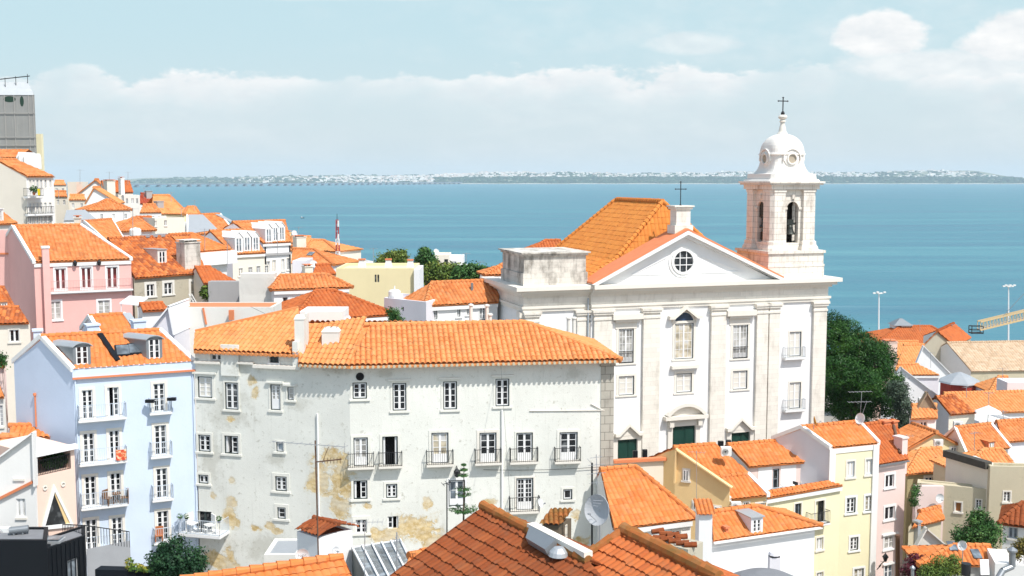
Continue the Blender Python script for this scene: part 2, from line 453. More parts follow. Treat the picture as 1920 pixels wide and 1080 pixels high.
# ------------------------------------------------------------------ walls with real openings
class Wall:
    """vertical wall from P0 to P1 (left to right seen from outside)"""
    def __init__(s, th, P0, P1, z0, z1, mat=0, top=None):
        s.th = th
        s.P0 = V((P0[0], P0[1], 0)); s.P1 = V((P1[0], P1[1], 0))
        d = s.P1 - s.P0
        s.W = d.length; s.d = d / s.W
        s.n = V((s.d.y, -s.d.x, 0))
        s.z0, s.z1, s.top, s.holes, s.mat = z0, z1, top, [], mat
    def P(s, u, z, o=0.): return s.P0 + s.d * u + s.n * o + V((0, 0, z))
    def hit(s, px, py, o=0.):
        p = onpl(px, py, s.P0 + s.n * o, s.n)
        return (p - s.P0).dot(s.d), p.z
    def box(s, mb, u0, u1, z0, z1, o0, o1, m=0):
        mb.obox(s.P(u0, z0, o0), s.d * (u1 - u0), s.n * (o1 - o0), V((0, 0, z1 - z0)), m)
    def rect(s, x0, y0, x1, y1):
        mx, my = (x0 + x1) / 2, (y0 + y1) / 2
        return s.hit(x0, my)[0], s.hit(mx, y1)[1], s.hit(x1, my)[0], s.hit(mx, y0)[1]
    def mesh(s, mb, rev=.16):
        us = sorted({0., s.W, *[round(h[0], 4) for h in s.holes], *[round(h[2], 4) for h in s.holes]})
        zs = sorted({s.z0, s.z1, *[round(h[1], 4) for h in s.holes], *[round(h[3], 4) for h in s.holes]})
        us = [u for u in us if -1e-6 <= u <= s.W + 1e-6]; zs = [z for z in zs if s.z0 - 1e-6 <= z <= s.z1 + 1e-6]
        for a, b in zip(us, us[1:]):
            run = None
            for c, d in zip(zs, zs[1:]):
                mu, mz = (a + b) / 2, (c + d) / 2
                if any(h[0] < mu < h[2] and h[1] < mz < h[3] for h in s.holes):
                    if run is not None: mb.face([s.P(a, run), s.P(b, run), s.P(b, c), s.P(a, c)], s.mat); run = None
                elif run is None: run = c
            if run is not None: mb.face([s.P(a, run), s.P(b, run), s.P(b, zs[-1]), s.P(a, zs[-1])], s.mat)
        for u0, z0, u1, z1 in s.holes:
            for (a, b), (c, d) in (((u0, z0), (u1, z0)), ((u1, z0), (u1, z1)), ((u1, z1), (u0, z1)), ((u0, z1), (u0, z0))):
                mb.face([s.P(a, b), s.P(c, d), s.P(c, d, -rev), s.P(a, b, -rev)], s.mat)
        if s.top: mb.face([s.P(u, z) for u, z in s.top], s.mat)
    def win(s, x0, y0, x1, y1, ny=3, nx=2, fr=FRAME, pane=G_DARK, sur=0., smat=TRIM, sill=True, lint=False, out=None, opened=None,
            solid=0., hole=True, name='window', rev=.16, parent=None, fw=.07):
        """casement window or french door; opened = 'l'/'r'/'b' leaf swung in, solid = share of a blind lower panel"""
        u0, z0, u1, z1 = s.rect(x0, y0, x1, y1)
        return s.winm(u0, z0, u1, z1, ny, nx, fr, pane, sur, smat, sill, lint, out, opened, solid, hole, name, rev, parent, fw)
    def winm(s, u0, z0, u1, z1, ny=3, nx=2, fr=FRAME, pane=G_DARK, sur=0., smat=TRIM, sill=True, lint=False, out=None, opened=None,
             solid=0., hole=True, name='window', rev=.16, parent=None, fw=.07):
        th = s.th
        off = -rev if hole else .02
        if pane is G_DARK and th.o.name.startswith('house') and 'blue' not in th.o['label'] and RND.random() < .28: pane = RND.choice((G_CURT, G_SKY, G_BEIGE))
        if hole: s.holes.append((u0, z0, u1, z1))
        mb = MB(); pm = MB()
        mats = [fr, out or fr]
        W, H = u1 - u0, z1 - z0
        fw = min(fw, W * .12)
        ow = min(.06, W * .09) if out else 0
        if out:
            for a in ((u0, u0 + ow, z0, z1), (u1 - ow, u1, z0, z1), (u0 + ow, u1 - ow, z1 - ow, z1), (u0 + ow, u1 - ow, z0, z0 + ow)):
                s.box(mb, *a, off, off + .13, 1)
        a, b, c, d = u0 + ow, u1 - ow, z0 + ow, z1 - ow
        mid = (a + b) / 2
        leaves = [(a, mid), (mid, b)] if nx >= 2 else [(a, b)]
        kx = max(1, nx // len(leaves))
        for i, (p, q) in enumerate(leaves):
            side = 'l' if i == 0 else 'r'
            if opened in (side, 'b'):      # leaf swung inwards, seen edge-on
                e = p if side == 'l' else q
                sg = 1 if side == 'l' else -1
                s.box(mb, min(e, e + sg * .12), max(e, e + sg * .12), c, d, off - .35, off + .05)
                continue
            s.box(mb, p, p + fw, c, d, off + .02, off + .08)
            s.box(mb, q - fw, q, c, d, off + .02, off + .08)
            s.box(mb, p + fw, q - fw, d - fw, d, off + .02, off + .08)
            cb = c + fw + solid * H
            s.box(mb, p + fw, q - fw, c, cb, off + .02, off + .08)
            gw = min(.035, W * .05)
            for k in range(1, kx):
                m_ = p + (q - p) * k / kx
                s.box(mb, m_ - gw / 2, m_ + gw / 2, cb, d - fw, off + .03, off + .065)
            for k in range(1, ny):
                zz = cb + (d - fw - cb) * k / ny
                s.box(mb, p + fw, q - fw, zz - gw / 2, zz + gw / 2, off + .03, off + .066)
            s.box(pm, p + fw * .9, q - fw * .9, cb - .01, d - fw * .9, off + .025, off + .045)
        w = th.part(mb, name, mats, parent)
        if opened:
            dk = MB(); s.box(dk, u0 - .05, u1 + .05, z0 - .05, z1 + .05, off - .48, off - .40)  # black sheet behind the opening: the room's shade is put into its colour
            th.part(dk, 'room_shade_sheet', ROOMSHADE, w)
        if pm.f: th.part(pm, 'pane', pane, w)
        if sur or sill or lint:
            tm = MB()
            if sur:
                t = .035
                s.box(tm, u0 - sur, u0, z0, z1 + sur, 0.003, t); s.box(tm, u1, u1 + sur, z0, z1 + sur, 0.003, t)
                s.box(tm, u0, u1, z1, z1 + sur, 0.003, t)
                if not sill: s.box(tm, u0 - sur, u1 + sur, z0 - sur, z0, 0.003, t)
            if sill: s.box(tm, u0 - sur - .06, u1 + sur + .06, z0 - .13, z0 - .002, -.02, .09)
            if lint: s.box(tm, u0 - sur - .14, u1 + sur + .14, z1 + sur + .002, z1 + sur + .12, .003, .16)
            th.part(tm, 'surround', smat, w)
        return w
    def wins(s, lst, **k):
        for r in lst: s.win(*r, **k)
    def balcony(s, x0, x1, y, dep=.55, rail=.95, th_=.14, iron=IRON, slab=TRIM, gap=.13, bar=.02, parent=None):
        mx = (x0 + x1) / 2
        z = s.hit(mx, y, dep)[1]
        u0, u1 = s.hit(x0, y, dep)[0], s.hit(x1, y, dep)[0]
        return s.balcm(u0, u1, z, dep, rail, th_, iron, slab, gap, bar, parent)
    def balcm(s, u0, u1, z, dep=.55, rail=.95, th_=.14, iron=IRON, slab=TRIM, gap=.13, bar=.02, parent=None):
        mb = MB()
        s.box(mb, u0, u1, z - th_, z, 0.003, dep)
        s.box(mb, u0 + .05, u1 - .05, z - th_ - .07, z - th_, 0.003, dep - .1)
        o = s.th.part(mb, 'balcony', slab, parent)
        rm = MB()
        e = .03
        corners = [(u0 + e, .02), (u0 + e, dep - e), (u1 - e, dep - e), (u1 - e, .02)]
        for (a, b), (c, d) in zip(corners, corners[1:]):
            for h in (rail, .06):
                rm.bar(s.P(a, z + h, b), s.P(c, z + h, d), bar * 1.6)
            L = math.hypot(c - a, d - b)
            k = max(1, int(L / gap))
            for i in range(k + 1):
                t = i / k
                rm.bar(s.P(a + (c - a) * t, z, b + (d - b) * t), s.P(a + (c - a) * t, z + rail, b + (d - b) * t), bar)
        s.th.part(rm, 'railing', iron, o)
        return o
# ------------------------------------------------------------------ houses
class House(Thing):
    """house whose front eave runs from pixel A to pixel B; R1, R2 are the ridge ends seen on the front roof plane"""
    def __init__(s, label, A, B, R1=None, R2=None, pitch=25, left='g', right='g', depth=None, base=None, wall=WHITE, roof=T_ORANGE, ov=.3,
                 back='m', name='house', cat='house', group=None, verge=None, per=.34, row=.45, amp=.10, eave=WHITE, flat=False, res=6, hipcaps=True,
                 wl=None, roofname='roof', gut=None, apex=None, length=None, bdir=None, ridgecaps=True, rise=None, tiled=True, cornice=0):
        a = at(*A)
        b = at(*B) if len(B) == 3 else atz(B[0], B[1], a.z)
        b.z = a.z
        s.ze = a.z
        zb = base if base is not None else max(4, min(30, a.z - 6))
        s.zb = zb
        super().__init__(name, label, cat, V(((a.x + b.x) / 2, (a.y + b.y) / 2, zb)), group)
        d = (b - a); d.z = 0; s.W = d.length; d.normalize(); s.d = d
        n = V((d.y, -d.x, 0)); s.n = n; bk = -n
        s.a, s.b = a, b
        s.roofmat = roof
        wa, wb = a + bk * ov, b + bk * ov
        s.mats = [wall, wl or wall]
        s.verge = verge
        rm = MB()
        T = dict(per=per, row=row, amp=amp, res=res, flat=flat)
        def slope(poly, under=True):
            if tiled: rm.tile(poly, **T)
            nn = (poly[1] - poly[0]).cross(poly[-1] - poly[0]).normalized()
            if nn.z < 0: nn = -nn
            if tiled: rm.prism([p - nn * .03 for p in poly], -nn * .09, 0)
            else: rm.prism([p for p in poly], -nn * .09, 0)
        s.slope = slope
        lt = rt = None
        if apex is not None:               # gable front: ridge runs back from the apex
            wp = wa
            p = onpl(apex[0], apex[1], a, n)
            bd = bdir if bdir is not None else bk
            Lb = length or 8
            p2 = p + bd * Lb
            a2, b2 = a + bd * Lb, b + bd * Lb
            so = .25
            ds = (a - p).normalized() * so; dt = (b - p).normalized() * so
            slope([a + ds, p, p2, a2 + ds]); slope([p, b + dt, b2 + dt, p2])
            if ridgecaps and tiled: rm.ridge(p + V((0, 0, .05)), p2 + V((0, 0, .05)), per * .5)
            s.R1, s.R2 = p, p2
            s.C, s.D = b2, a2
            top = [(0, a.z), ((p - a).dot(d), p.z - .12), (s.W, a.z)]
            s.F = Wall(s, wa, wb, zb, a.z, 0, top)
            s.Rw = Wall(s, wb, b2, zb, a.z, 1)
            s.L = Wall(s, a2, wa, zb, a.z, 1)
            s.K = Wall(s, b2, a2, zb, a.z, 1, [(s.W - (p - a).dot(d) - .01, p.z - .12), (0, a.z), (s.W, a.z)])
            s.pn = None
        elif R1 is not None:
            R2 = R2 or R1
            up = bk * math.cos(R(pitch)) + ZUP * math.sin(R(pitch))
            pn = d.cross(up).normalized()
            if pn.z < 0: pn = -pn
            s.pn = pn
            r1, r2 = onpl(R1[0], R1[1], a, pn), onpl(R2[0], R2[1], a, pn)
            zr = (r1.z + r2.z) / 2
            def fix(r):                    # level the ridge along the slope
                k = (zr - r.z) / math.sin(R(pitch))
                return r + up * k
            r1, r2 = fix(r1), fix(r2)
            s.R1, s.R2 = r1, r2
            t = (r1 - a).dot(bk)
            s.ridge_t = t
            h1, h2 = V((r1.x, r1.y, a.z)), V((r2.x, r2.y, a.z))
            if back == 'm':
                D = h1 + (h1 - a) if left == 'g' else a + bk * (depth or 2 * t)
                C = h2 + (h2 - b) if right == 'g' else b + bk * (depth or 2 * t)
            else:
                D = h1 if left == 'g' else a + bk * t
                C = h2 if right == 'g' else b + bk * t
            s.C, s.D = C, D
            slope([a, b, r2, r1] if (r2 - r1).length > .05 else [a, b, r1])
            if back == 'm': slope([C, D, r1, r2] if (r2 - r1).length > .05 else [C, D, r1])
            if left == 'h': slope([D, a, r1])
            if right == 'h': slope([b, C, r2])
            rr = per * .5
            if tiled and ridgecaps:
                rm.ridge(r1 + V((0, 0, .04)), r2 + V((0, 0, .04)), rr)
                if left == 'h' and hipcaps: rm.ridge(a + V((0, 0, .05)), r1 + V((0, 0, .05)), rr)
                if right == 'h' and hipcaps: rm.ridge(b + V((0, 0, .05)), r2 + V((0, 0, .05)), rr)
            ins = .0 if left == 'g' else ov
            inr = .0 if right == 'g' else ov
            wa = a + bk * ov + (d * ins); wb = b + bk * ov - d * inr
            D2 = D - bk * ov + d * ins; C2 = C - bk * ov - d * inr
            if back != 'm': D2, C2 = D, C
            def gtop(p, q, r):             # gable triangle of the wall p->q under ridge point r
                L = (q - p); L.z = 0; W = L.length
                u = (V((r.x, r.y, 0)) - V((p.x, p.y, 0))).dot(L / W)
                return [(0, a.z), (min(max(u, 0), W), zr - .1), (W, a.z)]
            s.F = Wall(s, wa, wb, zb, a.z, 0)
            s.Rw = Wall(s, wb, C2, zb, a.z, 1, gtop(wb, C2, r2) if right == 'g' else None)
            s.L = Wall(s, D2, wa, zb, a.z, 1, gtop(D2, wa, r1) if left == 'g' else None)
            s.K = Wall(s, C2, D2, zb, a.z if back == 'm' else zr, 1)
            if verge is not None:
                s.verges = []
                for e, r, k, kind in ((a, r1, D, left), (b, r2, C, right)):
                    if kind != 'g': continue
                    vm = MB(); o = V((0, 0, -.12))
                    for p, q in ((e, r), (r, k)) if back == 'm' else ((e, r),):
                        w = d * .28
                        vm.hexa([p + o - w / 2, p + o + w / 2, q + o + w / 2, q + o - w / 2], V((0, 0, .30)))
                    s.verges.append(vm)
        else:                              # flat roof behind a low parapet
            Dp = depth or 6
            bd = bdir if bdir is not None else bk
            C, D = b + bd * Dp, a + bd * Dp
            s.C, s.D = C, D
            rise = .35 if rise is None else rise
            s.F = Wall(s, a, b, zb, a.z, 0); s.Rw = Wall(s, b, C, zb, a.z, 1)
            s.L = Wall(s, D, a, zb, a.z, 1); s.K = Wall(s, C, D, zb, a.z, 1)
            w = .22
            z = V((0, 0, rise))
            i = [a + d * w + bd * w, b - d * w + bd * w, C - d * w - bd * w, D + d * w - bd * w]
            rm.face([p - z for p in i], 0)
            o4 = [a, b, C, D]
            for k in range(4):
                j = (k + 1) % 4
                rm.face([o4[k], o4[j], i[j], i[k]], 1)
                rm.face([i[k], i[j], i[j] - z, i[k] - z], 1)
            eave = wall
            s.pn = None
        s.rm = rm
        if DEBUG: print('HOUSE %-60s A %.1f B %.1f W %.1f ze %.1f ridge %s' % (label[:60], a.y, b.y, s.W, a.z, ('%.1f' % s.ridge_t) if hasattr(s, 'ridge_t') else '-'))
        s.eavemat = eave
        s.roofname = roofname
        s.roof_o = s.part(rm, roofname, [roof, eave])
        if gut:
            gm = MB()
            gm.bar(a + V((0, 0, -.1)) + n * .05, b + V((0, 0, -.1)) + n * .05, .12)
            s.part(gm, 'gutter', gut)
        if cornice:
            cm = MB()
            s.F.box(cm, 0, s.F.W, a.z - .45, a.z - .14, .003, ov * .7)
            s.part(cm, 'cornice', TRIMW)
    def onroof(s, px, py): return onpl(px, py, s.a, s.pn)
    def chimney(s, p, sx, sy, h, mat=WHITE, cap=None, name='chimney', pots=True, down=1.2):
        """p = 3-D point where the stack meets the roof"""
        mb = MB()
        rz = math.atan2(s.d.y, s.d.x)
        q = V((p.x, p.y, p.z - down))
        mb.cbox(q, sx, sy, h + down, 0, rz)
        mb.cbox(V((p.x, p.y, p.z + h)), sx + .16, sy + .16, .12, 0, rz)
        if pots:
            k = max(1, int(sx / .45))
            x = V((math.cos(rz), math.sin(rz), 0))
            for i in range(k):
                c = V((p.x, p.y, p.z + h + .12)) + x * ((i + .5) / k - .5) * sx
                mb.cbox(c, .1, sy * .6, .16, 1, rz)
            mb.cbox(V((p.x, p.y, p.z + h + .28)), sx + .06, sy + .06, .07, 1, rz)
        return s.part(mb, name, [mat, cap or FLASH], s.roof_o)
    def chimpx(s, x0, ytop, x1, ybot, Y, sy=None, mat=WHITE, cap=None, **k):
        """chimney whose front face fills the pixel box at depth Y"""
        if Y is None: Y = s.onroof((x0 + x1) / 2, ybot).y + .05
        p, q, t = at(x0, ybot, Y), at(x1, ybot, Y), at((x0 + x1) / 2, ytop, Y)
        w = (q - p).length
        c = (p + q) / 2 - s.n * (sy or w) / 2
        return s.chimney(c, w, sy or w, t.z - p.z - .2, mat, cap, **k)
    def dormer(s, x0, y0, x1, y1, kind='flat', mat=ZINC, ny=2, face=None, wallm=ZINC, wpane=G_DARK, pk=.35, inset=.16, skew=False):
        """dormer whose front fills the pixel box; runs back into the slope"""
        cx = (x0 + x1) / 2
        c = s.onroof(cx, y1)
        n, d, bk = s.n, s.d, -s.n
        w = (onpl(x1, y1, c, n) - onpl(x0, y1, c, n)).dot(d)
        h = onpl(cx, y0, c, n).z - c.z
        slope = math.hypot(s.pn.x, s.pn.y) / s.pn.z
        dep = h / slope
        mb = MB()
        o = c - d * w / 2 - V((0, 0, .15))
        if skew:
            q_ = s.R1 - s.a; q_.z = 0; bk = q_ / s.ridge_t
        P = lambda u, z, t: o + d * u + V((0, 0, z + .15)) + bk * t
        pr = []
        if kind == 'flat': pr = [(0, h), (w, h)]
        elif kind == 'arch': pr = [(w / 2 - math.cos(math.pi * i / 8) * w / 2, h - w * .25 + math.sin(math.pi * i / 8) * w * .25) for i in range(9)]
        elif kind == 'gable': pr = [(0, h - w * pk), (w / 2, h), (w, h - w * pk)]
        front = [P(0, -.15, 0), P(w, -.15, 0)] + [P(u, z, 0) for u, z in reversed(pr)]
        # side walls and top
        mb.face([P(0, -.15, 0), P(0, pr[0][1], 0), P(0, pr[0][1], dep + .3)], 1)
        mb.face([P(w, -.15, 0), P(w, pr[-1][1], 0), P(w, pr[-1][1], dep + .3)], 1)
        e = .08
        for (ua, za), (ub, zb_) in zip(pr, pr[1:]):
            q = [P(ua - (e if ua == 0 else 0), za, -.1), P(ub + (e if ub == w else 0), zb_, -.1), P(ub + (e if ub == w else 0), zb_, dep + .5), P(ua - (e if ua == 0 else 0), za, dep + .5)]
            mb.hexa(q, V((0, 0, .06)), 0)
            if kind == 'gable' and mat in (T_ORANGE, T_PALE, T_BRIGHT): mb.tile([p + V((0, 0, .07)) for p in q], per=.3, row=.4)
        # front as a surround with an opening
        iw = w * inset
        a0, a1, b0, b1 = iw, w - iw, max(.08, h * .06), h - max(.12, (w * pk if kind == 'gable' else w * .12 if kind == 'arch' else h * .12))
        ring = [P(0, -.15, 0), P(w, -.15, 0), P(w, pr[-1][1], 0)] + [P(u, z, 0) for u, z in reversed(pr[1:-1])] + [P(0, pr[0][1], 0)]
        mb.face([P(0, -.15, 0), P(w, -.15, 0), P(w, b0, 0), P(0, b0, 0)], 1)
        mb.face([P(0, b0, 0), P(a0, b0, 0), P(a0, b1, 0), P(0, b1, 0)], 1)
        mb.face([P(a1, b0, 0), P(w, b0, 0), P(w, b1, 0), P(a1, b1, 0)], 1)
        mb.face([P(0, b1, 0), P(w, b1, 0)] + [P(u, z, 0) for u, z in reversed(pr)], 1)
        do = s.part(mb, 'dormer', [mat, wallm])
        wl = Wall(s, P(0, 0, 0), P(w, 0, 0), 0, 1)
        wl.winm(a0, c.z + b0, a1, c.z + b1, ny=ny, pane=wpane, sill=False, parent=do, rev=.1)
        return do
    def done(s, wallname='wall'):
        mb = MB()
        for w in (s.F, s.Rw, s.L, s.K): w.mesh(mb)
        s.wall_o = s.part(mb, wallname, s.mats)
        for v_ in getattr(s, 'verges', []): s.part(v_, 'verge', s.verge, s.roof_o)
        return s
    def wins(s, lst, wall=None, **k):
        for r in lst: (wall or s.F).win(*r, **k)

def flathouse(label, A, B, depth=6, **k): return House(label, A, B, None, None, depth=depth, roof=k.pop('roof', SLATE), **k)

# ------------------------------------------------------------------ rooftop things
def antenna(label, px, ytop, ybot, Y, r=.03, booms=((0.0, 1.6, 7, 0.1),), mat=STEEL, org=None, name='aerial', yaw=.3, group=None, lean=0):
    p, q = at(px, ybot, Y), at(px + lean, ytop, Y)
    t = Thing(name, label, 'aerial', p, group)
    mb = MB(); mb.cyl(p, q, r, r, 6)
    t.part(mb, 'mast', mat)
    for drop, L, k, tilt in booms:
        bm = MB()
        c = q - V((0, 0, drop))
        x = V((math.cos(yaw), math.sin(yaw), tilt)); y = V((-x.y, x.x, 0)).normalized()
        bm.bar(c - x * L * .5, c + x * L * .5, r * .9)
        for i in range(k):
            e = c + x * L * (i / max(1, k - 1) - .5)
            w = .28 + .25 * i / k
            bm.bar(e - y * w, e + y * w, r * .55)
        t.part(bm, 'boom', mat)
    return t
def dish(label, px, py, Y, r, mat=DISHW, yaw=.9, elev=.6, group=None, tilt=1.0, arm=True, text=None, post=.6):
    c = at(px, py, Y)
    t = Thing('satellite_dish', label, 'satellite dish', c - V((0, 0, post)), group)
    ax = V((math.sin(yaw) * math.cos(elev), -math.cos(yaw) * math.cos(elev), math.sin(elev)))
    mb = MB()
    prof = [(r * i / 6, .35 * r * (i / 6) ** 2) for i in range(7)]
    prof += [(r * (1 - i / 6), .35 * r * ((1 - i / 6) ** 2) - .03) for i in range(7)]
    mb.lathe(c - ax * .1, prof, 24, 0, ax)
    refl = t.part(mb, 'reflector', mat)
    am = MB()
    tip = c + ax * r * 1.0 - V((0, 0, r * .25))
    am.bar(c - V((0, 0, r * .8)) + ax * .05, tip, .025)
    am.cyl(tip - ax * .09, tip + ax * .05, .05, .04, 8)
    t.part(am, 'feed_arm', STEEL)
    pm = MB()
    pm.cyl(c - V((0, 0, post)) - ax * .12, c - ax * .1, .03, .03, 8)
    t.part(pm, 'post', STEEL)
    return t, refl, c, ax
def acunit(label, px, py, Y, w=.9, h=.65, dpt=.35, rz=0., group=None):
    c = at(px, py, Y)
    t = Thing('air_conditioner', label, 'air conditioner', c, group)
    mb = MB(); mb.cbox(c, w, dpt, h, 0, rz)
    for sx in (-.35, .35): mb.cbox(c + V((math.cos(rz), math.sin(rz), 0)) * sx * w - V((0, 0, .06)), .08, dpt, .06, 0, rz)
    t.part(mb, 'casing', PLW)
    f = V((math.sin(rz), -math.cos(rz), 0)); x = V((math.cos(rz), math.sin(rz), 0))
    fm = MB()
    cc = c + f * (dpt / 2 + .01) + V((0, 0, h * .5)) - x * w * .12
    fm.lathe(cc, [(.0, .02), (h * .38, .02), (h * .40, .0)], 16, 0, f)
    for k in (.14, .24, .33): fm.lathe(cc, [(h * k, .022), (h * k + .012, .03), (h * k + .024, .022)], 16, 1, f)
    t.part(fm, 'fan_grille', [ZINC, PLW])
    return t
def potplant(label, p, h=.5, r=.25, leaf=LEAF, pot=TERRA, group=None, n=140, name='potted_plant'):
    t = Thing(name, label, 'plant', p, group)
    mb = MB(); mb.lathe(p, [(.0, 0), (.1 * h + .05, 0), (.16 * h + .07, h * .4), (0, h * .4)], 10)
    t.part(mb, 'pot', pot)
    lm = MB()
    leaves(lm, [(p + V((0, 0, h * .4 + r * .7)), (r, r, r))], n, r * .3)
    t.part(lm, 'foliage', leaf)
    return t

# ------------------------------------------------------------------ foliage
def leaves(mb, blobs, n, size, shell=.55, aspect=.55, up=.3, lumps=0., clump=None):
    """n leaf faces spread through ellipsoid blobs; clump=(count, radius) gathers them in sprays"""
    vol = np.array([b[1][0] * b[1][1] * b[1][2] for b in blobs]) ** (2 / 3)
    ks = NPR.choice(len(blobs), n, p=vol / vol.sum())
    C = np.array([tuple(b[0]) for b in blobs])[ks]
    Rr = np.array([b[1] for b in blobs])[ks]
    D = NPR.normal(size=(n, 3)); D /= np.linalg.norm(D, axis=1)[:, None]
    rad = shell + (1 - shell) * NPR.random(n) ** .7
    P = C + D * Rr * rad[:, None]
    N = D * .8 + NPR.normal(size=(n, 3)) * .6 + np.array([0, 0, up])
    if clump:
        m, cr = clump
        k = max(1, n // m)
        base = P[:k]
        reps = np.repeat(np.arange(k), m)
        P = base[reps] + NPR.normal(size=(k * m, 3)) * cr
        N = np.repeat(N[:k], m, 0) + NPR.normal(size=(k * m, 3)) * .5
        n = k * m
    N /= np.linalg.norm(N, axis=1)[:, None]
    A = np.cross(N, NPR.normal(size=(n, 3))); A /= np.linalg.norm(A, axis=1)[:, None]
    B = np.cross(N, A)
    sz = size * (.6 + .8 * NPR.random(n))[:, None]
    a, b = A * sz, B * sz * aspect
    X = np.stack([P - a, P - b * .9, P + a, P + b * .9], 1).reshape(-1, 3)
    q = np.arange(n * 4).reshape(n, 4)
    mb.blocks.append((X, q, np.zeros((n * 4, 2)), 0))
def tree(label, base, blobs, n, size, leaf=LEAF, trunk_r=.3, name='tree', cat='tree', limbs=6, group=None, clump=(7, .3), shell=.45, core=True, **k):
    t = Thing(name, label, cat, base, group)
    tm = MB()
    c = sum((b[0] for b in blobs), V((0, 0, 0))) / len(blobs)
    fork = base + (c - base) * .55
    prev = base; pts = []
    for i in range(5):
        f = (i + 1) / 5
        q = base + (fork - base) * f + V((RND.uniform(-.1, .1), RND.uniform(-.1, .1), 0)) * trunk_r * 2
        tm.cyl(prev, q, trunk_r * (1 - .1 * i), trunk_r * (.9 - .1 * i), 10)
        prev = q
    for i in range(min(limbs, len(blobs))):
        b = blobs[i]
        mid = (prev + b[0]) / 2 + V((RND.uniform(-.3, .3), RND.uniform(-.3, .3), .2))
        tm.cyl(prev, mid, trunk_r * .45, trunk_r * .28, 7); tm.cyl(mid, b[0] + V((0, 0, b[1][2] * .4)), trunk_r * .28, trunk_r * .08, 7)
    t.part(tm, 'trunk', BARK)
    lm = MB()
    leaves(lm, blobs, n, size, clump=clump, shell=shell, **k)
    t.part(lm, 'crown', leaf)
    return t
def rblobs(c, r, k, rs, squash=.8, seed=1):
    """k lumps scattered through an ellipsoid of radii r"""
    g = random.Random(seed)
    out = []
    for i in range(k):
        while True:
            d = V((g.uniform(-1, 1), g.uniform(-1, 1), g.uniform(-1, 1)))
            if d.length <= 1: break
        d = d * (.75 + .25 * g.random()) / max(d.length, .35) * .8 if i else V((0, 0, 0))
        q = rs * g.uniform(.7, 1.25)
        out.append((c + V((d.x * r[0], d.y * r[1], d.z * r[2])), (q, q, q * squash)))
    return out
# ------------------------------------------------------------------ light and sky
SUN_AZ, SUN_EL = R(42), R(56)          # azimuth measured from behind the camera towards the right
TS = V((math.sin(SUN_AZ) * math.cos(SUN_EL), -math.cos(SUN_AZ) * math.cos(SUN_EL), math.sin(SUN_EL)))
sd = bpy.data.lights.new('sun', 'SUN')
sd.energy, sd.angle, sd.color = 3.9, R(.55), (1.0, .965, .905)
so = bpy.data.objects.new('sun', sd); COL.objects.link(so)
so.location = (60, -60, 140)
so.rotation_euler = TS.to_track_quat('Z', 'Y').to_euler()
w = bpy.data.worlds.new('World'); SC.world = w
w.use_nodes = True
n = NT(w.node_tree)
bg = w.node_tree.nodes['Background']
sky = n.node('ShaderNodeTexSky', sky_type='NISHITA', sun_disc=False, sun_elevation=SUN_EL, sun_rotation=math.pi - SUN_AZ, altitude=60, air_density=1.0, dust_density=2.2, ozone_density=1.4)
g = n.node('ShaderNodeTexCoord').outputs['Generated']
sep = n.node('ShaderNodeSeparateXYZ'); n.put(sep.inputs[0], g)
yy = n.m('MAXIMUM', n.m('ABSOLUTE', sep.outputs[1]), .05)
S, T = n.m('DIVIDE', sep.outputs[0], yy), n.m('DIVIDE', sep.outputs[2], yy)
def st(ks, kt, ds=0., dt=0., z=0.):
    c = n.node('ShaderNodeCombineXYZ')
    n.put(c.inputs[0], n.m('MULTIPLY_ADD', S, ks, ds)); n.put(c.inputs[1], n.m('MULTIPLY_ADD', T, kt, dt)); c.inputs[2].default_value = z
    return c.outputs[0]
SKYK = .14
lump = n.noise(st(22, 46), 1, 8, .58)
lump2 = n.noise(st(22, 46, .12, .30), 1, 8, .58)
broad = n.noise(st(5.5, 4, 3.1, 0, 2.), 1, 3, .5)
topl = n.m('ADD', n.m('MULTIPLY_ADD', n.m('SUBTRACT', broad, .5), .035, .094), n.m('MULTIPLY', n.m('SUBTRACT', lump, .5), .058))
e = n.m('SUBTRACT', topl, T)
bank = n.ss(e, -.002, .007)
bank = n.m('MULTIPLY', bank, n.m('MULTIPLY', n.ss(e, .035, .0,   .34, 1.), n.ss(n.noise(st(6.5, 5, 8.3, 0, 4.), 1, 2, .5), .38, .56, .35, 1.)))
bank = n.m('MULTIPLY', bank, n.ss(T, -.01, .05, .35, 1.))
wisp = n.noise(st(7, 42, 1.7, 0, 5.), 1, 7, .6)
bank = n.m('MULTIPLY', bank, n.ss(n.m('ADD', wisp, n.m('MULTIPLY', n.ss(e, .045, .0), .6)), .32, .66, .55, 1.))
def puff(s0, t0, rs, rt, amp, a, b, seed):
    nz = n.noise(st(16, 30, seed, seed * .7, seed), 1, 8, .62)
    q = n.m('ADD', n.m('POWER', n.m('DIVIDE', n.m('SUBTRACT', S, s0), rs), 2.), n.m('POWER', n.m('DIVIDE', n.m('SUBTRACT', T, t0), rt), 2.))
    v = n.m('ADD', n.m('SUBTRACT', 1., q), n.m('MULTIPLY', n.m('SUBTRACT', nz, .5), amp))
    return n.m('MULTIPLY', n.ss(v, a, b), n.ss(T, t0 - rt * 1.25, t0 - rt * .5))
p1 = puff(.322, .127, .048, .028, 2.0, .02, .5, 1.3)
p2 = puff(.462, .122, .072, .030, 2.0, .02, .5, 4.1)
p3 = n.m('MULTIPLY', puff(.165, .119, .05, .014, 2.6, -.1, .9, 7.7), .55)
p4 = n.m('MULTIPLY', puff(-.10, .160, .22, .006, 2.4, -.1, .9, 2.9), .5)
p5 = n.m('MULTIPLY', puff(.40, .098, .15, .018, 2.0, -.2, .7, 5.2), .8)
p6 = n.m('MULTIPLY', puff(.26, .135, .5, .05, 3.2, .2, 2.2, 9.2), .45)
cov = bank
for p in (p3, p4, p5, p6, p1, p2): cov = n.m('MAXIMUM', cov, p)
